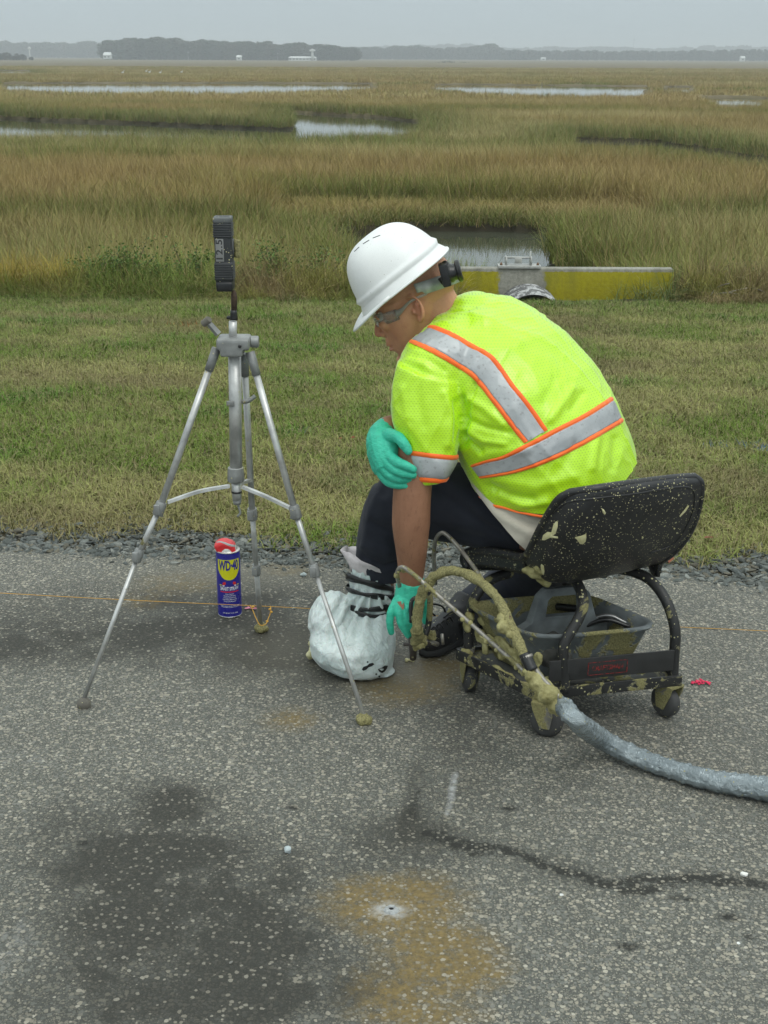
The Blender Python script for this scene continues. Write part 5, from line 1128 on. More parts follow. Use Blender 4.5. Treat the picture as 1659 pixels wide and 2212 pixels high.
# ================================================================ ROLLING STOOL
M_SEAT = foamy('seat_plastic', (.017, .017, .018), .42, 0, .0, 1.5, 7, 200, .25); M_FRAME = foamy('frame_black_tube', (.018, .018, .018), .5, 0, .27, 1.1, 12, 125)
M_TRAY = foamy('tray_steel', (.055, .055, .05), .6, 0, .30, .5, 8, 90); M_WHEEL = foamy('wheel_rubber', (.045, .045, .045), .75, 0, .10, .35, 16, 120)
M_FORK = foamy('caster_fork', (.20, .19, .17), .5, .4, .45, .5, 14, 100); M_FOAM = None
N = NT('cured_foam'); v = N.co(); a = N.noise(40, v, 5, .7); b = N.noise(220, v, 3)
M_FOAM = N.done(N.mix(N.mr(a, .3, .7), (.17, .15, .055), (.40, .37, .18)), .7, N.bump(b, .4, .002, N.bump(a, .6, .006)), Specular__IOR__Level=.3)
N = NT('foam_paint'); M_PALEFOAM = N.done(N.mix(N.mr(N.noise(60, N.co()), .3, .7), (.50, .46, .22), (.64, .60, .36)), .55, N.bump(N.noise(90, N.co()), .5, .004))
wA, wB, wC = G(1180, 1588), G(1435, 1545), G(1013, 1490)      # casters: near, right, left
wD = Vector((.50, 2.99, 0))
cen = Vector((.435, 2.79, 0))
e1 = Vector((.977, .211, 0)); e2 = Vector((-.62, .785, 0))      # along the back, towards the front
s1 = .155; s2 = .125
def Q(u, v, z): return cen + e1 * u + e2 * v + Vector((0, 0, z))   # stool frame: u along the back, v towards the front
SR = Matrix((e1, e2, Vector((0, 0, 1)))).transposed()
stool = empty('rolling_stool', tuple(cen), math.atan2(e1.y, e1.x), 'low black rolling mechanic stool spattered with yellow foam, with a tool tray and four casters', 'stool')
zT = .105
def place(u0, v0): return Q(u0, v0, 0)
# tray shelf with rolled edge
m = MB(); m.box(Q(0, 0, zT), (s1 + .02, s2 + .01, .0018), SR); m.build('shelf', M_TRAY, stool)
for (a, b) in ((-1, -1), (1, -1)):
    pass
m = MB(); m.box(Q(0, -s2 - .010, zT - .004), (s1 + .022, .003, .014), SR, .001); m.build('shelf_edge', M_FRAME, stool)
m = MB(); m.box(Q(-s1 - .022, 0, zT - .004), (.003, s2 + .01, .014), SR, .001); m.build('shelf_edge', M_FRAME, stool)
m = MB(); m.box(Q(s1 + .022, 0, zT - .004), (.003, s2 + .01, .014), SR, .001); m.build('shelf_edge', M_FRAME, stool)
m = MB(); m.box(Q(0, s2 + .012, zT - .004), (s1 + .022, .003, .014), SR, .001); m.build('shelf_edge', M_FRAME, stool)
# four bent tubular uprights
for P in ([(1220, 1488, 2.665), (1216, 1420, 2.665), (1222, 1385, 2.67), (1250, 1335, 2.69), (1260, 1300, 2.71), (1248, 1262, 2.75), (1225, 1240, 2.78)],
          [(1452, 1482, 2.73), (1456, 1420, 2.73), (1458, 1360, 2.735), (1440, 1300, 2.76), (1408, 1256, 2.80), (1370, 1236, 2.84), (1330, 1228, 2.88)],
          [(1014, 1440, 2.86), (1012, 1380, 2.86), (1014, 1330, 2.865), (1030, 1285, 2.87), (1062, 1252, 2.89), (1100, 1238, 2.91)],
          [(1262, 1415, 3.0), (1262, 1340, 3.0), (1258, 1310, 3.0), (1240, 1275, 2.97), (1220, 1255, 2.95)]):
    m = MB(); m.tube(bez([W(*p) for p in P], 8), .0125, 14, dome=True); m.build('upright', M_FRAME, stool)
m = MB(); m.box(Vector((.46, 2.86, .330)), (.06, .06, .006), None, .002); m.build('seat_plate', M_FRAME, stool)
# back panel with the maker's plate
m = MB(); m.box(Q(.0, -s2 - .0135, zT + .052), (s1 - .005, .0018, .026), SR, .001); pan = m.build('back_panel', simple('panel_black', (.022, .022, .022), .5), stool)
N = NT('worn_red_print'); M_REDP = N.done(N.mix(N.mr(N.noise(140, N.co(), 5, .8), .42, .58), (.03, .018, .018), (.24, .02, .018)), .6)
def text_mesh(txt, size, bold=0.0, sx=1.0, font=None, space=1.0, align='CENTER'):
    c = bpy.data.curves.new('txt', 'FONT'); c.body = txt; c.size = size; c.align_x = align; c.align_y = 'CENTER'; c.offset = bold; c.space_character = space; c.resolution_u = 3
    o = bpy.data.objects.new('txt', c); COL.objects.link(o); dg = bpy.context.evaluated_depsgraph_get(); me = o.evaluated_get(dg).to_mesh()
    V = [(v.co.x * sx, v.co.y) for v in me.vertices]; F = [tuple(p.vertices) for p in me.polygons]; o.evaluated_get(dg).to_mesh_clear(); bpy.data.objects.remove(o); bpy.data.curves.remove(c); return V, F
V, F = text_mesh('CRAFTSMAN', .0165, .0006, .80); m = MB(); pc_ = Q(-.012, -s2 - .0162, zT + .050)
m.add([pc_ + e1 * x + Vector((0, 0, y)) for x, y in V], F)
for z0, hz in ((.0155, .0008), (-.0155, .0008)): m.box(pc_ + Vector((0, 0, z0)), (.047, .0004, hz), SR)
for u0 in (-.047, .047): m.box(pc_ + e1 * u0, (.0008, .0004, .0163), SR)
m.build('maker_lettering', M_REDP, pan, smooth=False)
# casters
def caster(base, yaw, lab=None):
    c = Vector((base.x, base.y, .038)); f = Vector((math.cos(yaw), math.sin(yaw), 0)); s = Vector((-f.y, f.x, 0)); R3 = Matrix((f, s, Vector((0, 0, 1)))).transposed()
    m = MB(); m.lathe(c - s * .0125, [(.010, -.004), (.026, -.004), (.034, 0), (.0378, .004), (.0378, .021), (.034, .025), (.026, .029), (.010, .029)], s, 30); w = m.build('caster', M_WHEEL, stool, angle=50)
    m = MB(); m.lathe(c - s * .0175, [(.011, 0), (.011, .035)], s, 12); m.build('hub', M_FORK, w)
    m = MB()
    for q in (-1, 1): m.add([c + s * q * .0205 + f * a + Vector((0, 0, b)) for a, b in ((-.010, -.012), (.012, -.012), (.030, .030), (.034, .046), (-.012, .046), (-.016, .02))] + [c + s * q * .018 + f * a + Vector((0, 0, b)) for a, b in ((-.010, -.012), (.012, -.012), (.030, .030), (.034, .046), (-.012, .046), (-.016, .02))],
        [(0, 1, 2, 3, 4, 5), (11, 10, 9, 8, 7, 6)] + [(i, i + 6, (i + 1) % 6 + 6, (i + 1) % 6) for i in range(6)])
    m.box(c + f * .011 + Vector((0, 0, .048)), (.023, .0215, .0022), R3); m.lathe(c + f * .011 + Vector((0, 0, .046)), [(.016, 0), (.016, .012), (.009, .014), (.009, .035)], n=16); m.build('fork', M_FORK, w, smooth=False)
caster(wA, rad(160)); caster(wB - e1 * .0, rad(-55)); caster(wC, rad(-80)); caster(wD, rad(40))
# ---- seat: pan and high back as one bent shell, rows from the front lip to the top of the back
AX = Vector((.345, .150, 0)); rows_ = []
for L in ((1008, 1224, 2.93), (1001, 1206, 2.935), (1014, 1190, 2.925), (1056, 1190, 2.86), (1096, 1197, 2.80)):
    p = W(*L); rows_.append([p + AX * t + Vector((0, 0, -.075 * t * (1 - t))) for t in (0, .25, .5, .75, 1)])
for R in (((1124, 1203, 2.755), (1186, 1250, 2.73), (1290, 1240, 2.79), (1380, 1220, 2.84), (1420, 1207, 2.85)),
          ((1137, 1200, 2.725), (1200, 1238, 2.67), (1310, 1226, 2.72), (1395, 1206, 2.78), (1436, 1206, 2.81)),
          ((1150, 1178, 2.685), (1218, 1198, 2.63), (1320, 1188, 2.67), (1415, 1170, 2.74), (1468, 1178, 2.79)),
          ((1167, 1143, 2.655), (1238, 1150, 2.60), (1335, 1142, 2.64), (1437, 1128, 2.71), (1494, 1138, 2.775)),
          ((1188, 1106, 2.63), (1260, 1106, 2.585), (1350, 1098, 2.62), (1456, 1085, 2.69), (1510, 1085, 2.76)),
          ((1208, 1078, 2.61), (1280, 1068, 2.585), (1368, 1058, 2.62), (1462, 1046, 2.69), (1513, 1045, 2.75)),
          ((1232, 1064, 2.60), (1292, 1055, 2.59), (1370, 1044, 2.635), (1450, 1034, 2.695), (1498, 1030, 2.745))): rows_.append([W(*p) for p in R])
cols = [bez(r, 8) for r in rows_]; nu = len(cols[0]); V = []; strips = [bez([cols[i][k] for i in range(len(cols))], 5) for k in range(nu)]; nv = len(strips[0])
for i in range(nv):
    for k in range(nu): V.append(strips[k][i])
m = MB(); m.add(V, [(i * nu + k, i * nu + k + 1, (i + 1) * nu + k + 1, (i + 1) * nu + k) for i in range(nv - 1) for k in range(nu - 1)])
seatm = m; st_ = m.build('seat', M_SEAT, stool); sm_ = st_.modifiers.new('s', 'SOLIDIFY'); sm_.thickness = .012; sm_.offset = 0
lf_ = [V[i * nu] for i in range(nv)]; rt_ = [V[i * nu + nu - 1] for i in range(nv)]; tp__ = [V[(nv - 1) * nu + k] for k in range(nu)]; fr_ = [V[k] for k in range(nu)]
m = MB(); m.tube(lf_ + tp__[1:-1] + rt_[::-1] + fr_[::-1][1:-1] + [lf_[0]], .0095, 12, cap=False); m.build('seat_rim', M_SEAT, st_)
# skirt hanging from the pan's sides, deeper towards the back
for edge, sgn in ((lf_, 1), (rt_, -1)):
    n_ = int(nv * .52); m = MB(); VV = []
    for i in range(n_):
        t = i / (n_ - 1); h = .040 * min(1, t * 5 + .3) ; 
        for q in (0, .35, .7, 1): VV.append(edge[i] + Vector((sgn * .006 * q, 0, -h * q)))
    m.add(VV, [(i * 4 + q, i * 4 + q + 1, (i + 1) * 4 + q + 1, (i + 1) * 4 + q) for i in range(n_ - 1) for q in range(3)]); o_ = m.build('seat_skirt', M_SEAT, st_); sm_ = o_.modifiers.new('s', 'SOLIDIFY'); sm_.thickness = .010; sm_.offset = 0
# raised border pressed into the back
bd = [(1200, 1105), (1225, 1085), (1290, 1074), (1370, 1064), (1455, 1052), (1490, 1056), (1494, 1090), (1478, 1135), (1450, 1172), (1400, 1190)]
sb = seatm.bvh(); P = [on(sb, *p, .0062) for p in bezd(bd, 6)]; P = [p for p in P if p is not None]; m = MB(); m.tube(P, .0022, 6); m.build('pressed_border', M_SEAT, st_)
# foam blobs stuck to the backrest
def blobpatch(pts, name, parent, bv, thick=.003, mat=None):
    P = [on(bv, x, y, .007) for x, y in pts]; P = [p for p in P if p is not None]
    if len(P) < 3: return
    c = sum(P, Vector()) / len(P); n = (CP - c).normalized(); q = MB(); V = [c + n * thick] + [c.lerp(p, .6) + n * thick * .8 for p in P] + P; k = len(P)
    q.add(V, [(0, i, i % k + 1) for i in range(1, k + 1)] + [(i, i + k, i % k + 1 + k, i % k + 1) for i in range(1, k + 1)]); return q.build(name, mat or M_PALEFOAM, parent)
sd = lambda x, y: (918 + x * .3906, 999 + y * .3906)     # region (1700,1850)-(2900,3000) at 1659 wide
for pts in ([(737, 320), (747, 325), (745, 350), (735, 385), (720, 398), (708, 392), (715, 365), (722, 340)], [(665, 395), (690, 378), (712, 380), (716, 398), (745, 402), (745, 412), (705, 410), (675, 424), (658, 422)],
            [(825, 400), (840, 398), (862, 392), (885, 382), (886, 402), (882, 425), (868, 440), (852, 438), (840, 420)], [(968, 245), (980, 250), (992, 268), (985, 280), (975, 268)], [(1440, 228), (1448, 232), (1430, 262), (1400, 292), (1395, 285), (1420, 255)],
            [(655, 552), (668, 560), (672, 590), (665, 610), (655, 600), (652, 575)], [(790, 815), (808, 812), (812, 830), (800, 846), (792, 840)], [(1190, 395), (1198, 400), (1196, 412), (1188, 410)], [(1365, 348), (1375, 352), (1368, 362)]):
    blobpatch([sd(*p) for p in pts], 'foam_splat', st_, sb)
# crust hanging under the left corner of the seat
cr_ = MB()
for a, b, r in ((600, 590, .018), (630, 610, .022), (655, 640, .020), (580, 605, .012), (665, 665, .012), (560, 600, .010), (640, 590, .016)): p = sd(a, b); d = on(sb, *p); q = d if d is not None else W(*p, 2.72); cr_.ball(q, (r, r * .6, r * .7))
cr_.remesh(.004, 2); rough_cloth(cr_, .006, 40, 2); cr_.build('foam_crust', M_FOAM, st_)

# ================================================================ TOOL CADDY in the stool
M_CADDY = foamy('caddy_grey_plastic', (.13, .145, .15), .5, 0, .46, .6, 9, 70, .4)
M_CADDY_IN = simple('caddy_inside', (.13, .145, .15), .55, var=.4, vs=20)
caddy = empty('tool_caddy', tuple(Q(0, 0, zT)), math.atan2(e1.y, e1.x), 'grey plastic tool caddy with a middle handle, crusted with yellow foam, inside the stool frame', 'caddy')
def rr(hu, hv, z, r=.25, n=48, off=0):
    out = []
    for k in range(n):
        a = 2 * math.pi * k / n; c, s = math.cos(a), math.sin(a); out.append(Q(-.010 + math.copysign(abs(c) ** .38, c) * hu, math.copysign(abs(s) ** .38, s) * hv + .015, z))
    return out
m = MB(); lv = [(s1 - .045, s2 - .045, zT + .003), (s1 - .038, s2 - .038, zT + .006), (s1 - .022, s2 - .02, zT + .06), (s1 - .006, s2 - .006, zT + .115), (s1 + .000, s2, zT + .118), (s1 + .004, s2 + .004, zT + .124), (s1 + .001, s2 + .001, zT + .130), (s1 - .006, s2 - .006, zT + .128), (s1 - .012, s2 - .012, zT + .115), (s1 - .028, s2 - .026, zT + .06), (s1 - .045, s2 - .045, zT + .012)]
V = []; 
for hu, hv, z in lv: V += rr(hu, hv, z)
nn = 48; F = [(i * nn + k, i * nn + (k + 1) % nn, (i + 1) * nn + (k + 1) % nn, (i + 1) * nn + k) for i in range(len(lv) - 1) for k in range(nn)] + [tuple(range(nn)), tuple((len(lv) - 1) * nn + k for k in range(nn))]
m.add(V, F); cb_ = m.build('bin', M_CADDY, caddy, angle=60)
# handle: wall across the middle with a grip opening
m = MB(); prof = [(-.115, .012), (-.105, .100), (-.080, .115), (-.068, .175), (-.050, .195), (.050, .195), (.068, .175), (.080, .115), (.105, .100), (.115, .012)]
inner = [(-.045, .125), (-.040, .165), (-.030, .175), (.030, .175), (.040, .165), (.045, .125)]
out_ = [(-.115, .012), (-.108, .095), (-.080, .112), (-.062, .178), (-.046, .195), (.046, .195), (.062, .178), (.080, .112), (.108, .095), (.115, .012)]
V = []
for q in (-1, 1):
    for u, z in out_: V.append(Q(u - .005, .02 + q * .014 * (1 - z * 2.2), zT + z))
    for u, z in inner: V.append(Q(u - .005, .02 + q * .014 * (1 - z * 2.2), zT + z))
O, I = list(range(10)), list(range(10, 16)); fc = [(0, 1, 2, 10, 15, 7, 8, 9), (2, 3, 11, 10), (3, 4, 12, 11), (4, 5, 13, 12), (5, 6, 14, 13), (6, 7, 15, 14)]
F = fc + [tuple(16 + i for i in reversed(f)) for f in fc]
for i in range(9): F.append((O[i], O[i] + 16, O[i + 1] + 16, O[i + 1]))
for i in range(6): a, b = I[i], I[(i + 1) % 6]; F.append((b, b + 16, a + 16, a))
m.add(V, F); hd = m.build('handle', M_CADDY_IN, caddy, smooth=False); bm_ = hd.modifiers.new('b', 'BEVEL'); bm_.width = .002; bm_.segments = 2
# things in the caddy
t_ = empty('flashlight', tuple(Q(.095, .055, zT + .09)), 0, 'small black flashlight with a grey lens end lying in the grey caddy', 'flashlight')
p0, p1 = Q(.098, .04, zT + .118), Q(.06, .12, zT + .105); m = MB(); ax = (p0 - p1).normalized(); m.lathe(p1, [(.008, 0), (.009, .002), (.009, .055), (.013, .068), (.0145, .072), (.0145, .088)], ax, 20); m.build('barrel', M_BLACKP, t_, angle=40)
m = MB(); m.lathe(p1 + ax * .0885, [(.0125, 0), (.0115, .0012)], ax, 20); m.build('lens', simple('flashlight_lens', (.34, .36, .36), .3, .3), t_)
t_ = empty('pliers', tuple(Q(.11, -.03, zT + .07)), 0, 'dark steel pliers lying beside the flashlight in the grey caddy', 'pliers')
m = MB(); m.tube(bez([Q(.045, .02, zT + .085), Q(.085, -.005, zT + .112), Q(.125, -.03, zT + .10)], 5), [.005] * 4 + [.006] * 3 + [.005] * 4, 10, dome=True); m.build('handle', M_BLACKP, t_)
m = MB(); m.tube(bez([Q(.055, .04, zT + .085), Q(.10, .012, zT + .116), Q(.132, -.012, zT + .102)], 5), .0052, 10, dome=True); m.build('handle', simple('steel_dark', (.25, .25, .25), .35, .8), t_)
m = MB(); m.box(Q(.04, .035, zT + .08), (.014, .010, .006), SR, .002); m.build('jaw', M_BLACKP, t_)
for (u, v, lab, c_) in ((-.085, -.06, 'crumpled dark rag lump at the left end of the grey caddy', (.05, .05, .045)),):
    q = MB(); q.ball(Q(u, v, zT + .06), (.05, .04, .035)); q.ball(Q(u + .03, v + .04, zT + .06), (.03, .04, .03)); q.remesh(.004, 3); rough_cloth(q, .012, 22, 7); tag(q.build('rag', simple('dirty_rag', c_, .95, var=.5), None), lab, 'rag')
# foam crust on the caddy's near side and hanging from its bottom
q = MB(); rs = random.Random(5)
for k in range(44):
    u = rs.uniform(-s1 + .0, s1 - .05); q.ball(Q(u, -s2 + .005 + rs.uniform(-.004, .004), zT + rs.uniform(.018, .028)), (rs.uniform(.010, .022), .007, rs.uniform(.004, .007)), SR, 8)
for k in range(20):
    v = rs.uniform(-s2 + .02, s2 - .03); q.ball(Q(-s1 + .005, v, zT + rs.uniform(.03, .10)), (.007, rs.uniform(.010, .022), rs.uniform(.008, .02)), SR, 8)
q.remesh(.003, 2); rough_cloth(q, .005, 45, 4); q.build('foam_crust', M_FOAM, cb_)
q = MB()
for k in range(30): t = rs.random(); p = Q(-s1 - .016, -s2 + .02 + t * 2 * s2 * .9, zT - .004 + rs.uniform(-.008, .012)); q.ball(p, (.008, rs.uniform(.008, .02), rs.uniform(.006, .010)), SR, 8)
for k in range(14): q.ball(Q(-s1 - .004 + rs.uniform(-.008, .008), s2 - .0 + rs.uniform(-.012, .006), zT + rs.uniform(-.02, .12)), rs.uniform(.006, .013), None, 8)
q.remesh(.003, 2); rough_cloth(q, .005, 50, 14); q.build('foam_crust', M_FOAM, stool)
# ================================================================ SPRAY GUN AND ITS HOSES
M_HOSEF = foamy('hose_crusted', (.13, .05, .04), .6, 0, .80, .6, 16, 120, .5); M_STEELT = foamy('steel_line', (.30, .28, .25), .4, .6, .28, .6, 18, 150)
N = NT('duct_tape'); v = N.co(); w = N.noise(34, N.co(scale=(1, 1, 1)), 5, .6, 1.6); sp = N.n('TexVoronoi', Scale=120, Vector=v); s2_ = N.n('SeparateColor', Color=sp.outputs['Color']); a = N.noise(11, v, 4)
c = N.mix(N.mr(a, .3, .7), (.23, .27, .29), (.37, .42, .44)); c = N.mix(N.math('MULTIPLY', N.math('LESS_THAN', sp.outputs['Distance'], .22), N.math('GREATER_THAN', s2_.outputs[0], .80)), c, FOAM_PALE)
M_DUCT = N.done(c, .22, N.bump(N.n('TexVoronoi', _feature='F1', Scale=48, Vector=N.n('VectorMath', _operation='ADD', i0=v, i1=N.n('TexNoise', Scale=20, Vector=v).outputs['Color']).outputs[0]).outputs['Distance'], .5, .006, N.bump(w, .4, .006)), .5)
gun = empty('spray_gun', tuple(G(905, 1420)), 0, 'foam crusted injection gun in his lowered hand with two steel lines and a thick hose', 'spray gun')
def hose(pts, r, name, mat, parent, n=16, knob=0, ks=30, seed=1, seg=6):
    P = bez([W(*p) for p in pts], seg); m = MB(); m.tube(P, lerps(r if hasattr(r, '__len__') else [r, r], len(P)), n, cap=True)
    if knob:
        m.remesh(.003, 1); rough_cloth(m, knob, ks, seed)
    return m.build(name, mat, parent)
# thick crusted hose from the gun, arching over to the taped bundle
HP = [(900, 1368, 2.74), (903, 1320, 2.735), (915, 1275, 2.73), (945, 1241, 2.72), (985, 1233, 2.70), (1030, 1252, 2.66), (1072, 1290, 2.60), (1100, 1345, 2.55), (1130, 1410, 2.50), (1165, 1470, 2.46), (1215, 1525, 2.43)]
hose(HP, [.0122, .0124, .0120, .0116, .0112, .0110, .0106, .0112, .0112, .0140, .017], 'hose', M_HOSEF, gun, 18, .003, 50, 3)
red = [(1062, 1272, 2.595), (1090, 1318, 2.55), (1112, 1368, 2.52)]
m = MB(); m.tube(bez([W(*p) for p in ((1133, 1412, 2.485), (1141, 1430, 2.475), (1150, 1449, 2.465))], 4), .0130, 16); m.build('coupling', M_BLACKP, gun)
m = MB(); m.tube([W(1136, 1417, 2.483), W(1139, 1423, 2.48)], .0142, 16); m.build('clamp_ring', M_STEELT, gun)
# two steel braided lines
hose([(941, 1262, 2.93), (937, 1210, 2.92), (940, 1170, 2.90), (952, 1152, 2.88), (968, 1158, 2.86), (1005, 1200, 2.78), (1060, 1280, 2.66), (1110, 1365, 2.56), (1160, 1450, 2.46), (1215, 1513, 2.41)], [.0050] * 10, 'steel_line', M_STEELT, gun, 12, 0)
hose([(863, 1266, 2.79), (858, 1240, 2.76), (866, 1226, 2.74), (885, 1234, 2.72), (945, 1285, 2.68), (1040, 1368, 2.60), (1130, 1448, 2.50), (1180, 1492, 2.44), (1225, 1524, 2.41)], [.0052] * 9, 'steel_line', M_STEELT, gun, 12, 0)
# gun body with nozzle, valve and handle under his hand
m = MB(); m.tube([W(900, 1360, 2.745), W(900, 1388, 2.77)], [.014, .016], 14); m.box(W(906, 1388, 2.78), (.017, .016, .012), None, .005); m.box(W(925, 1372, 2.82), (.018, .010, .010), None, .004); m.remesh(.003, 2); rough_cloth(m, .006, 40, 3); m.build('gun_body', M_HOSEF, gun)
m = MB(); m.tube([W(892, 1380, 2.775), W(892, 1422, 2.80)], [.011, .0085], 12); m.tube([W(872, 1392, 2.78), W(930, 1390, 2.80)], .0045, 10); m.build('nozzle', foamy('nozzle_steel', (.06, .05, .045), .5, .3, .1, .4), gun)
m = MB(); m.tube(bez([W(926, 1262, 2.80), W(929, 1300, 2.80), W(926, 1345, 2.81), W(918, 1375, 2.80)], 4), .0075, 10); m.tube(bez([W(889, 1345, 2.755), W(888, 1305, 2.765), W(894, 1293, 2.77), W(903, 1292, 2.775)], 4), .0050, 8); m.build('grip', M_FRAME, gun)
m = MB(); m.tube([W(925, 1385, 2.82), W(945, 1392, 2.84)], .006, 10); m.tube([W(955, 1370, 2.86), W(957, 1392, 2.86)], .004, 8); m.build('valve', M_STEELT, gun)
q = MB(); rs = random.Random(9)
for px, py, Y, r in ((905, 1395, 2.77, .012), (915, 1388, 2.78, .010), (898, 1400, 2.77, .008), (1088, 1355, 2.54, .016), (1082, 1335, 2.56, .012), (1105, 1370, 2.53, .013), (905, 1300, 2.73, .010), (1160, 1475, 2.45, .02), (1185, 1500, 2.43, .024), (1150, 1462, 2.455, .016), (1205, 1525, 2.42, .022), (1140, 1450, 2.47, .012), (1178, 1488, 2.44, .02), (1000, 1338, 2.63, .006)): q.ball(W(px, py, Y), (r, r, r * .9))
for k in range(40): t = rs.random(); p = W(900 + 300 * t, 1255 + 0 * t, 2.7) ; 
for k in range(34):
    t = rs.uniform(.12, 1); i = t * 8; pts = [(863, 1266, 2.79), (858, 1240, 2.76), (866, 1226, 2.74), (885, 1234, 2.72), (945, 1285, 2.68), (1040, 1368, 2.60), (1130, 1448, 2.50), (1180, 1492, 2.44), (1225, 1524, 2.41)]; a = int(min(i, 7)); f = i - a
    p = [pts[a][j] * (1 - f) + pts[a + 1][j] * f for j in range(3)]; q.ball(W(p[0] + rs.uniform(-3, 3), p[1] + rs.uniform(0, 7), p[2]), rs.uniform(.0035, .0065) * (1.5 if t > .75 else 1), None, 8)
q.remesh(.0025, 1); rough_cloth(q, .004, 60, 8); q.build('foam_lumps', M_FOAM, gun)['kind'] = 'stuff'
# bundle wrapped in silver tape, running off to the right along the asphalt
def gz(px, py, r): return G(px, py, r)
TP = [W(1212, 1520, 2.42), W(1245, 1556, 2.36), G(1300, 1597, .052), G(1370, 1632, .028), G(1440, 1658, .022), G(1540, 1686, .024), G(1640, 1702, .026), G(1760, 1728, .034), G(2000, 1790, .034)]
P = bez(TP, 12); kf = PXM(TP[3]); RR = lerps([18 / PXM(TP[0]), 20 / PXM(TP[1]), 21 / PXM(TP[2]), 20 / PXM(TP[3]), 20 / PXM(TP[4]), 22 / PXM(TP[5]), 25 / PXM(TP[6]), .030, .030], len(P))
m = MB(); m.tube(P, RR, 64)
nrg = 64; A = m.arr(); d = np.zeros(len(A)); rs2 = np.random.default_rng(4)
rows = len(P); i_ = np.repeat(np.arange(rows), nrg); j_ = np.tile(np.arange(nrg), rows)
sxx = i_ / 12.0 * 5.2 + j_ / nrg * 1.0; fr = sxx - np.floor(sxx); d = (fr ** 2) * .0022 - .001
m2 = MB(); 
# finer tube for crumpled tape
cum = [0]; 
for a, b in zip(P[:-1], P[1:]): cum.append(cum[-1] + (b - a).length)
ts = np.arange(0, cum[-1], .004); PX = [Vector((np.interp(t, cum, [p.x for p in P]), np.interp(t, cum, [p.y for p in P]), np.interp(t, cum, [p.z for p in P]))) for t in ts]; RX = [float(np.interp(t, cum, RR)) for t in ts]
m2.tube(PX, RX, 64); A = m2.arr(); Nn = m2.normals(); n_ = len(ts); i_ = np.repeat(np.arange(n_), 64); j_ = np.tile(np.arange(64), n_); d = np.zeros(len(A))
sp_ = ts[np.minimum(i_, n_ - 1)] / .034 + j_ / 64.0 + 1.2 * vnoise(ts[i_] * 12, j_ * .05, 3); fr = sp_ - np.floor(sp_); d = (fr ** 3) * .0036 + (np.abs(vnoise(sp_ * 4.1, j_ / 64 * 9, 6) - .5)) * .0030 - np.abs(vnoise(ts[i_] * 70, j_ / 64 * 12, 9) - .5) * .0042
m2.v = [tuple(p) for p in A + Nn * d[:, None]]
bundle = m2.build('hose_bundle', M_DUCT, None); tag(bundle, 'thick hose bundle wrapped in crinkled silver duct tape running off to the right', 'hose')
# ---- yellow string lines
M_STRING = simple('orange_string', (.55, .30, .05), .8, var=.2, vs=300)
def string(pts, name, lab, r=.0009):
    m = MB(); P = [W(*p) for p in pts]; m.tube(bez(P, 8), r, 6); tag(m.build(name, M_STRING, None), lab, 'string')
string([(-200, 1270, 3.30), (0, 1281, 3.27), (180, 1291, 3.25), (380, 1301, 3.235), (470, 1305, 3.225), (560, 1309, 3.22), (640, 1313, 3.23), (760, 1320, 3.25), (900, 1328, 3.27), (1050, 1336, 3.28), (1230, 1345, 3.27), (1410, 1352, 3.25), (1659, 1363, 3.2), (1900, 1374, 3.15)], 'layout_string', 'taut orange string line stretched low across the asphalt behind the worker')
string([(540, 1307, 3.20), (546, 1318, 3.19), (553, 1335, 3.17), (562, 1350, 3.15), (574, 1348, 3.15), (580, 1335, 3.17), (585, 1320, 3.19), (584, 1309, 3.2)], 'string_loop', 'short orange string loop tied round the rear tripod leg', .0013)
for p in ((547, 1311), (583, 1316), (586, 1322), (577, 1342)): m = MB(); m.ball(W(*p, 3.185), (.004, .004, .003)); m.build('knot', M_STRING, bpy.data.objects['string_loop'])
# ================================================================ TRIPOD AND RECEIVER
M_ALU = foamy('brushed_aluminium', (.50, .50, .49), .42, .55, .0, .16, 8, 160, .1); M_CAST = foamy('cast_grey', (.24, .245, .24), .5, .3, .05, .25, 12, 160, .15); M_RUBF = foamy('rubber_foot_grey', (.14, .13, .11), .8, 0, .10, .3, 20, 150); M_RUBY = foamy('rubber_foot_foam', (.30, .27, .14), .8, 0, .9, .5, 24, 150)
f1, f2, f3 = G(182, 1527), G(786, 1562), G(563, 1364)
top = W(508, 748, 2.92); base = (f1 + f2 + f3) / 3
tripod = empty('tripod', tuple(base), 0, 'silver aluminium camera tripod with splayed legs standing on the asphalt', 'tripod')
TY = top.y
def T_(px, py, Y=None): return W(px, py, TY if Y is None else Y)
colm = [T_(508, 700), T_(510, 1085)]
# head casting
m = MB(); c = T_(506, 739); m.box(c, (.038, .034, .014), None, .008); m.box(c + Vector((-.004, -.004, -.016)), (.026, .030, .012), None, .005); m.remesh(.0025, 2)
hd = m.build('head_casting', M_CAST, tripod); m = MB(); p = T_(518, 748, TY - .036); m.lathe(p, [(.0038, 0), (.0038, .002)], (0, -1, 0), 12); m.build('socket_hole', M_BLACKP, hd)
m = MB(); p = T_(541, 738, TY); m.lathe(p, [(.010, 0), (.0135, .002), (.0135, .016), (.012, .019)], (1, 0, 0), 18); m.build('lock_knob', M_CAST, hd, angle=40)
a, b = T_(472, 722), T_(448, 695); m = MB(); m.tube([a, a.lerp(b, .5), b], [.008, .0075, .007], 4); m.build('crank_arm', M_CAST, hd, smooth=False)
m = MB(); m.lathe(b + Vector((-.008, .002, -.004)), [(.006, -.004), (.0085, -.002), (.0085, .016), (.007, .019)], (.55, -.3, .45), 14); m.build('crank_knob', M_RUBF, hd, angle=40)
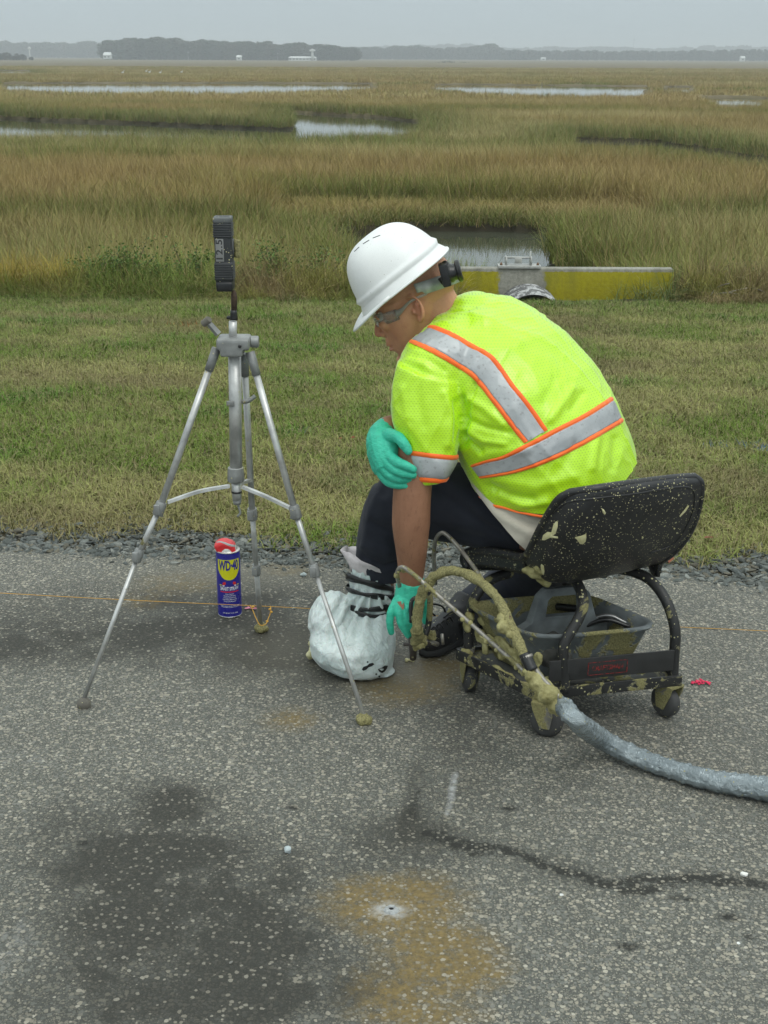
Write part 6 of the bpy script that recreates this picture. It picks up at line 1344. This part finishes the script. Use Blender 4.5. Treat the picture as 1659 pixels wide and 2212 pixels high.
# centre column
m = MB(); m.tube([T_(503, 735), T_(503, 694)], .0092, 20); m.build('upper_column', M_ALU, tripod)
m = MB(); m.tube([T_(507, 760), T_(510, 1010)], .0148, 24); m.build('column_tube', M_ALU, tripod)
m = MB(); m.lathe(T_(507, 766), [(.0152, 0), (.0165, .001), (.0165, .008), (.015, .009)], (0, 0, 1), 24); m.build('column_ring', M_CAST, tripod)
m = MB(); m.lathe(T_(510, 1040), [(.0125, -.002), (.018, 0), (.0205, .004), (.0195, .018), (.0185, .034), (.0165, .036)], (0, 0, 1), 28); m.build('column_collar', M_CAST, tripod, angle=40)
m = MB(); m.tube([T_(510, 1040), T_(512, 1080)], [.0115, .0110], 20); m.build('lower_column', M_ALU, tripod)
m = MB(); m.tube([T_(511, 1060), T_(511, 1064)], .0125, 20); m.build('seal_ring', M_BLACKP, tripod)
m = MB(); m.tube([T_(512, 1080), T_(512, 1089)], [.0105, .009], 16); m.tube(bez([T_(514, 1089), T_(517, 1100), T_(519, 1108), T_(513, 1116)], 4), .0028, 8); m.build('weight_hook', M_CAST, tripod)
m = MB(); m.box(T_(498, 872, TY - .014), (.009, .004, .006), None, .002); m.build('column_clip', M_CAST, tripod)
m = MB(); m.tube(bez([T_(524, 868, TY - .008), T_(536, 866, TY), T_(551, 856, TY + .01)], 3), .0055, 8); m.build('handle_clip', M_CAST, tripod)
# legs
def leg(topp, mid1, mid2, foot, r, fm, square=False):
    n = 4 if square else 20; sm = not square
    a = (mid1 - topp).normalized(); 
    m = MB(); m.tube([topp, topp + a * .055], [r * 1.35, r * 1.25], 8); hinge = m.build('leg_hinge', M_CAST, tripod)
    m = MB(); m.tube([topp + a * .045, mid1], r, n); up = m.build('leg', M_ALU, tripod, smooth=sm)
    m = MB(); m.tube([mid1, mid2], r * .84, n); m.build('middle_section', M_ALU, up, smooth=sm)
    m = MB(); m.tube([mid2, foot], r * (.66 if r > .0079 else .86), n); m.build('lower_section', M_ALU, up, smooth=sm)
    for q, k in ((mid1, 1.6), (mid2, 1.45)):
        m = MB(); m.tube([q - a * .016, q - a * .012, q + a * .012, q + a * .016], [r * k * .9, r * k, r * k, r * k * .9], 12); m.box(q + Vector((-.3, -.8, 0)).normalized() * r * k, (.007, .005, .012), None, .002); m.build('leg_clamp', M_CAST, up, angle=40)
    m = MB(); f = foot.copy(); f.z = 0; m.lathe(f, [(.004, .0), (.0145, .0), (.0165, .004), (.0165, .014), (.0125, .020), (r * .7, .026)], (0, 0, 1), 18)
    if fm is M_RUBY:
        m.ball(f + Vector((.007, -.002, .010)), (.014, .013, .012)); m.ball(f + Vector((-.006, 0, .010)), (.013, .014, .011)); m.remesh(.002, 1); rough_cloth(m, .004, 70, 6)
    m.build('rubber_foot', fm, up, angle=50)
m1 = T_(468, 752); m2_ = W(345, 1098, 2.855); mm = W(298, 1200, 2.84)
leg(m1, m2_, mm, f1 + Vector((0, 0, .02)), .0080, M_RUBF)
leg(T_(540, 760, TY - .01), W(638, 1106, 2.845), W(680, 1232, 2.83), f2 + Vector((0, 0, .02)), .0080, M_RUBY)
leg(T_(527, 765, TY + .02), W(545, 1110, 3.04), W(554, 1230, 3.10), f3 + Vector((0, 0, .02)), .0078, M_RUBY, False)
# braces
def brace(a, b, bow):
    m = MB(); mid = a.lerp(b, .5) + Vector((0, 0, bow)); P = bez([a, mid, b], 6); V = []
    up = Vector((0, 0, 1)); d = (b - a).normalized(); s = d.cross(up).normalized()
    for p in P: V += [p + up * .004 + s * .0045, p + up * .004 - s * .0045, p - up * .003 - s * .0055, p - up * .003 + s * .0055]
    k = len(P); F = [(i * 4 + j, i * 4 + (j + 1) % 4, (i + 1) * 4 + (j + 1) % 4, (i + 1) * 4 + j) for i in range(k - 1) for j in range(4)] + [(0, 1, 2, 3), tuple((k - 1) * 4 + j for j in (3, 2, 1, 0))]
    m.add(V, F); m.build('brace', M_ALU, tripod, smooth=False)
hub = T_(511, 1050)
brace(T_(496, 1050, TY - .008), W(362, 1085, 2.862), .006); brace(T_(524, 1052, TY - .01), W(628, 1098, 2.85), .002); brace(T_(516, 1046, TY + .02), W(544, 1036, 3.02), .0)
# ---- receiver standing on the tripod
rec = empty('laser_receiver', tuple(T_(503, 692)), 0, 'foam spattered black receiver box standing upright on top of the tripod', 'receiver')
M_REC = foamy('receiver_black', (.028, .030, .032), .55, 0, .0, .9, 9, 190, .2); M_RECG = foamy('receiver_grey', (.10, .105, .105), .6, 0, .0, .7, 9, 190, .2)
rz = lambda x, y: ((700 + x * .3165) * .54, (800 + y * .3165) * .54)
def RP(x, y, dy=0): return W(*rz(x, y), 2.92 + dy)
ctr = RP(622, 670); bt_, tp_ = RP(642, 1130), RP(605, 205); upv = (tp_ - bt_).normalized(); rt = Vector((math.cos(rad(3)), 0, -math.sin(rad(3)))) ; rt = (rt - upv * rt.dot(upv)).normalized(); fw = rt.cross(upv); RM = Matrix((rt, fw, upv)).transposed(); Hh = (tp_ - bt_).length / 2
wd_ = (RP(730, 800) - RP(510, 800)).length / 2
m = MB(); m.box(ctr, (wd_, .020, Hh), RM, .006); case = m.build('case', M_REC, rec)
def seg(y0, y1, grow, mat, name, x0=None, x1=None, dep=.021):
    c0 = (RP(622, y0) + RP(622, y1)) / 2; w0 = wd_ + grow; m = MB(); m.box(ctr + upv * ((c0 - ctr).dot(upv)), (w0, dep, (RP(622, y0) - RP(622, y1)).length / 2), RM, .004); return m.build(name, mat, case)
seg(205, 285, .001, M_RECG, 'end_cap'); seg(290, 465, .0006, M_REC, 'ribbed_guard', dep=.0216); seg(770, 1010, .001, M_REC, 'ribbed_guard', dep=.022); seg(1020, 1140, -.001, M_BLACKP, 'end_cap', dep=.0225)
for y0 in (300, 330, 360, 390, 420, 450, 800, 830, 860, 890, 920, 950, 980):
    c0 = RP(622, y0); m = MB(); m.box(ctr + upv * ((c0 - ctr).dot(upv)), (wd_ + .0016, .0226, .0012), RM, .0008); m.build('rib', M_REC, case)
pl_c = ctr + upv * ((RP(622, 620) - ctr).dot(upv)) - rt * (wd_ * .38); lbw = wd_ * .46; lbh = (RP(622, 480) - RP(622, 765)).length / 2
fwd = -fw if (CP - ctr).dot(fw) < 0 else fw
m = MB(); m.box(pl_c + fwd * .0208, (lbw, .0008, lbh), RM, .0003); lb = m.build('label', simple('grey_label', (.20, .20, .195), .6), case)
V, F = text_mesh('12.5', .0200, .0004, 1.25, space=1.15); side = upv; dn = rt
m = MB(); m.add([pl_c + fwd * .0220 + upv * x - rt * y * 1.0 + upv * 0 for x, y in V], F); m.build('number', simple('marker_ink', (.035, .035, .035), .7), lb, smooth=False)
# bracket clamp to its right, with a rusty threaded stud below
m = MB(); c0 = RP(788, 610); m.box(c0, (.0062, .010, (RP(788, 500) - RP(788, 720)).length / 2), RM, .003); m.remesh(.002, 1); rough_cloth(m, .003, 80, 4); m.build('clamp_knob', M_RUBY, rec)
m = MB(); m.tube([RP(735, 640), RP(770, 625)], .0045, 8); m.box(RP(733, 610), (.002, .008, .020), RM); m.build('clamp_arm', M_RECG, rec)
m = MB(); m.tube([RP(740, 1140), RP(745, 1190), RP(748, 1230), RP(748, 1390)], [.0035, .0062, .0070, .0068], 12); m.build('stud', simple('rusty_stud', (.075, .05, .035), .85, .3, var=.5, vs=200), rec)
m = MB(); m.lathe(RP(745, 1515), [(.0085, 0), (.0090, .004), (.0078, .012), (.0080, .016), (.0068, .023)], (0, 0, 1), 16); m.tube([RP(672, 1488), RP(770, 1480)], .0042, 8, dome=True); m.build('adapter', M_BLACKP, rec)

# ================================================================ SPRAY CAN
cb = G(497, 1334); cb = G(497, 1325); R_ = .0330
S0 = W(497, 1230, cb.y)
can = empty('spray_can', tuple(cb), 0, 'blue and yellow oil spray can with tilted red cap, left of the rear tripod leg', 'can')
Hc = .1905
def glossy(name, col, r=.3, m_=0): return simple(name, col, r, m_, var=.06, bump=.02)
M_CB, M_CY, M_CR, M_CW = glossy('can_blue', (.022, .020, .235)), glossy('can_yellow', (.62, .60, .012)), glossy('can_red', (.62, .025, .030), .38), glossy('can_white', (.62, .62, .66))
M_TIN = simple('can_tin', (.55, .54, .51), .28, .85, var=.1)
m = MB(); m.lathe(cb + Vector((0, 0, .003)), [(R_, 0), (R_, Hc - .008), (R_ - .001, Hc - .003)], n=64); cano = m.build('body', M_CB, can, angle=40)
m = MB(); m.lathe(cb, [(R_ - .002, 0), (R_ + .0006, .0006), (R_ + .0006, .0032), (R_ - .001, .004)], n=64); m.build('bottom_rim', M_TIN, can)
m = MB(); m.lathe(cb + Vector((0, 0, Hc - .001)), [(R_ - .003, -.001), (R_ + .0004, .000), (R_ + .0008, .002), (R_ - .001, .0035), (R_ - .006, .002), (R_ - .0065, .005), (R_ - .009, .011), (R_ - .012, .015), (R_ - .016, .018)], n=64); m.build('shoulder', M_TIN, can)
ang0 = math.atan2(CP.y - cb.y, CP.x - cb.x) + rad(2)
def cyl(x, z, off): a = ang0 + x / R_; return cb + Vector((math.cos(a) * (R_ + off), math.sin(a) * (R_ + off), z))
def onto(V, F, z, off, mat, name, x0=0, cut=.0025):
    bm = bmesh.new(); vs = [bm.verts.new((x, y, 0)) for x, y in V]
    for f in F:
        try: bm.faces.new([vs[i] for i in f])
        except ValueError: pass
    xs = [x for x, y in V]; a = min(xs)
    while a < max(xs): a += cut; bmesh.ops.bisect_plane(bm, geom=bm.verts[:] + bm.edges[:] + bm.faces[:], plane_co=(a, 0, 0), plane_no=(1, 0, 0))
    bm.verts.index_update(); m = MB(); m.add([cyl(v.co.x + x0, z + v.co.y, off) for v in bm.verts], [[v.index for v in f.verts] for f in bm.faces]); bm.free(); return m.build(name, mat, cano, smooth=True)
# yellow shield
zt_, zb_ = .172, .113; V = []; k = 40
for i in range(k + 1):
    x = -.0335 + .067 * i / k; lo = zb_ - .0 + (.030) * (abs(x) / .0335) ** 2.6; V += [(x, zt_ - .0), (x, lo)]
m = MB(); m.add([cyl(x, z, .0003) for x, z in V], [(2 * i, 2 * i + 1, 2 * i + 3, 2 * i + 2) for i in range(k)]); m.build('yellow_shield', M_CY, cano)
V, F = text_mesh('WD\u00b740', .0350, .0012, .545, space=.95); onto([(x, y * 1.12) for x, y in V], F, .1540, .0006, M_CB, 'lettering')
V, F = text_mesh('SMART STRAW', .0128, .0004, .66, space=.95); onto([(x, y * 1.15) for x, y in V], F, .0870, .0005, M_CW, 'lettering')
m = MB(); m.add([cyl(x, z, .0004) for x in np.linspace(-.027, .027, 20) for z in (.0795, .0765)], [(2 * i, 2 * i + 1, 2 * i + 3, 2 * i + 2) for i in range(19)]); m.build('red_line', M_CR, cano)
for j, (t, z, sz) in enumerate((('Stops Squeaks', .0720, .0048), ('Removes & Protects', .0665, .0048), ('Loosens Rusted Parts', .0610, .0048), ('Frees Sticky Mechanisms', .0555, .0048), ('Drives Out Moisture', .0500, .0048), ('DANGER: FLAMMABLE AEROSOL. CONTENTS UNDER', .036, .0028), ('PRESSURE. HARMFUL OR FATAL IF SWALLOWED.', .0325, .0028), ('NET WEIGHT 12 OZ. (340g)', .0150, .0042))):
    V, F = text_mesh(t, sz, .0001, .85); onto(V, F, z, .0005, M_CW, 'small_print', cut=.004)
for sx4 in (-1, 1):
    m = MB(); V = [(sx4 * .011, .108), (sx4 * .018, .106), (sx4 * .020, .098), (sx4 * .012, .0985), (sx4 * .009, .103)]; m.add([cyl(x, z, .0005) for x, z in V], [tuple(range(5))]); m.build('nozzle_picture', M_CR, cano)
    m = MB(); V = [(sx4 * .013, .0980), (sx4 * .020, .0975), (sx4 * .019, .0935), (sx4 * .014, .094)]; m.add([cyl(x, z, .0005) for x, z in V], [tuple(range(4))]); m.build('nozzle_picture', M_CW, cano)
    m = MB(); V = [(sx4 * .0225, .0985), (sx4 * .0290, .0985), (sx4 * .0290, .0955), (sx4 * .0225, .0955)]; m.add([cyl(x, z, .0005) for x, z in V], [tuple(range(4))]); m.build('yellow_mark', M_CY, cano)
# red straw cap, tilted
cz = lambda x, y: ((820 + x * .2034) * .54, (2100 + y * .2034) * .54)
def CPt(x, y, dy=0): return W(*cz(x, y), cb.y + dy)
out_l = [(375, 590), (320, 565), (240, 500), (205, 440), (185, 385), (205, 345), (260, 305), (330, 285), (430, 288), (520, 320), (580, 365), (605, 420), (625, 490), (640, 565), (560, 590), (450, 596)]
m = MB(); P2_ = [CPt(*p) for p in out_l]; cc = sum(P2_, Vector()) / len(P2_); V = []; k = len(P2_)
for dy, sc2 in ((-.0235, .66), (-.021, .88), (-.013, .98), (0, 1), (.013, .98), (.020, .86), (.0225, .62)): V += [cc + (p - cc) * sc2 + Vector((0, dy, 0)) for p in P2_]
F = [(i * k + j, i * k + (j + 1) % k, (i + 1) * k + (j + 1) % k, (i + 1) * k + j) for i in range(6) for j in range(k)] + [tuple(range(k)), tuple(6 * k + j for j in reversed(range(k)))]
m.add(V, F); m.remesh(.0013, 3); cp_ = m.build('red_cap', M_CR, can)
cbv = m.bvh(); sp2 = [(235, 330), (300, 318), (380, 335), (460, 365), (540, 385), (600, 395)]; sp3 = [(225, 350), (300, 345), (370, 370), (450, 405), (540, 430), (605, 428)]
wrap(cbv, [cz(*p) for p in sp2], [cz(*p) for p in sp3], 'straw_slot', simple('cap_grey', (.30, .30, .30), .5), cp_, .0006, 30, 4)
m = MB(); m.lathe(cb + Vector((0, 0, Hc + .018)), [(.0165, 0), (.0165, .004)], n=30); m.build('cap_skirt', M_CR, can)

# ================================================================ SMALL THINGS ON THE ASPHALT
def stone(px, py, r, col, lab, name='loose_stone', sub=.6, seed=1):
    p = G(px, py); mt = simple('stone_' + str(seed), col, .85, var=.25, vs=80); o = rock_mesh2(p, r, sub, seed); tag(o.build(name, mt, None, smooth=False), lab, 'stone')
def rock_mesh2(p, r, flat, seed):
    q = random.Random(seed); bm = bmesh.new(); bmesh.ops.create_icosphere(bm, subdivisions=2, radius=1); pl = [Vector((q.gauss(0, 1), q.gauss(0, 1), q.gauss(0, 1))).normalized() for _ in range(8)]
    for v in bm.verts:
        for n in pl:
            k = v.co.dot(n)
            if k > .68: v.co -= n * (k - .68)
        v.co = Vector((v.co.x * r, v.co.y * r, v.co.z * r * flat))
    zmin = min(v.co.z for v in bm.verts); bm.verts.ensure_lookup_table(); m = MB(); m.add([v.co + p - Vector((0, 0, zmin + .001)) for v in bm.verts], [[v.index for v in f.verts] for f in bm.faces]); bm.free(); return m
stone(622, 1842, .0095, (.38, .43, .44), 'pale blue grey loose stone on the dark patch at the lower left', seed=3, sub=.9)
stone(1608, 1892, .0085, (.75, .74, .70), 'white chip on the tar crack at the right edge', seed=4)
stone(268 * .5 + 1296, 1822 + 20, .004, (.5, .48, .42), 'tiny tan chip right of the tar crack bend', seed=5)
stone(1213, 1834 + 100, .004, (.7, .7, .68), 'tiny white chip below the tar crack', seed=6)
stone(635, 1365 - 50, .0055, (.30, .36, .34), 'greenish chip between the tripod leg and the bag', seed=7)
stone(1575 + 20, 1938 + 100, .0035, (.78, .78, .76), 'tiny white chip low at the right edge', seed=8)
stone(655, 1226 + 18, .011, (.32, .37, .37), 'pale angular stone lying on the asphalt right of the rear tripod leg', seed=9)
# crumb of foam beside the bag and a foam crumb under the nozzle
m = MB(); rs = random.Random(3)
for k in range(26): p = G(679 + rs.uniform(-9, 10), 1420 + rs.uniform(-6, 8)); m.ball(p + Vector((0, 0, rs.uniform(.006, .035))), rs.uniform(.006, .012), None, 8)
m.remesh(.002, 1); rough_cloth(m, .003, 80, 3); tag(m.build('foam_crumb', M_PALEFOAM, None), 'crumbly yellow foam lump on the asphalt beside the left of the white bag', 'foam lump')
m = MB()
for k in range(8): p = G(884 + rs.uniform(-6, 9), 1428 + rs.uniform(-3, 3)); m.ball(p + Vector((0, 0, .003)), rs.uniform(.003, .007), None, 8)
m.remesh(.002, 1); tag(m.build('foam_crumb', M_PALEFOAM, None), 'small foam crumb on the ground under the gun nozzle', 'foam lump')
# drilled injection hole in the asphalt
hp = G(845, 1966); hole = empty('injection_hole', tuple(hp), 0, 'small drilled hole with a pale dust collar in the rusty patch of asphalt', 'hole')
m = MB(); m.lathe(hp + Vector((0, 0, .0035)), [(.0045, -.001), (.0050, .0006), (.0070, .0012), (.011, .0000), (.014, -.0035)], n=24, cap=False); rough_cloth(m, .0015, 120, 2); m.build('dust_collar', simple('drill_dust', (.32, .33, .33), .9, var=.3, vs=200), hole)
m = MB(); m.lathe(hp + Vector((0, 0, .0012)), [(.0001, 0), (.0060, .0012)], n=20); m.build('bore', M_BLACKP, hole)
# pink and red paint marks, blue and orange marks on the turf
def mark(c, rx, ry, col, lab, seed, n=26, name='paint_mark'):
    q = random.Random(seed); m = MB()
    for k in range(n):
        p = c + Vector((q.gauss(0, rx * .5), q.gauss(0, ry * .5), 0)); p.z = .0045; r = q.uniform(.0025, .0055); m.lathe(p, [(r, 0), (r * .6, .0009)], n=7)
    tag(m.build(name, simple(name + str(seed), col, .8, var=.2), None), lab, 'paint mark')
mark(G(1512, 1477), .022, .010, (.75, .03, .10), 'small bright pink paint mark on the asphalt right of the stool', 3)
mark(G(540, 1316), .018, .008, (.70, .25, .35), 'pink and white paint speckles by the rear tripod leg', 4, 20)
def blades(c, rx, ry, col, lab, seed, n=60, h=.045):
    q = random.Random(seed); m = MB()
    for k in range(n):
        x, y = c.x + q.gauss(0, rx * .5), c.y + q.gauss(0, ry * .5); z = float(land_z(x, y)); a = q.uniform(0, 6.28); w = .0018; hh = h * q.uniform(.4, 1); lx, ly = q.gauss(0, .02), q.gauss(0, .02); m.add([(x - w * math.cos(a), y - w * math.sin(a), z), (x + w * math.cos(a), y + w * math.sin(a), z), (x + lx, y + ly, z + hh)], [(0, 1, 2)])
    tag(m.build('painted_grass', simple('painted_grass_' + str(seed), col, .8), None, smooth=False), lab, 'grass', kind='stuff')
if 'land_z' in globals():
    def LG(px, py):
        z = -.1
        for _ in range(12): p = G(px, py, z); z = float(land_z(p.x, p.y))
        return p
    blades(LG(1570, 968), .17, .04, (.03, .10, .30), 'turf blades sprayed blue at the right', 5, 60, .04); blades(LG(1655, 975), .10, .05, (.03, .13, .34), 'turf blades sprayed blue at the right edge', 6, 50, .04)
    blades(LG(400, 708), .22, .10, (.62, .18, .05), 'turf blades sprayed orange left of the tripod head', 7, 34, .06); blades(LG(640, 940), .10, .05, (.10, .13, .22), 'faint blue sprayed blades behind the tripod', 8, 26, .04)
    for i, (px, py, s_) in enumerate(((1300, 975, .02), (1285 + 160, 1225, .03), (281, 886, .016), (1530, 1180, .03), (735, 962, .016), (762, 960, .012))):
        p = LG(px, py); p.z += .03; m = MB(); a = i * 1.3; d = Vector((math.cos(a), math.sin(a), .2)) * s_; s = Vector((-d.y, d.x, 0)) * .45; m.add([p - d, p + s + Vector((0, 0, .004)), p + d, p - s], [(0, 1, 2), (0, 2, 3)])
        o = m.build('fallen_leaf', simple('leaf_brown_%d' % i, (.20, .06, .025), .8), None, smooth=False); o.modifiers.new('s', 'SOLIDIFY').thickness = .0008
        tag(o, ['dark fallen leaf on the turf right of the vest', 'reddish fallen leaf on the gravel edge behind the backrest', 'brown fallen leaf on the turf at the left', 'rusty fallen leaf on turf at the right edge', 'small brown leaf on the turf left of the gloved hand', 'smaller brown leaf beside the gloved hand'][i], 'leaf')
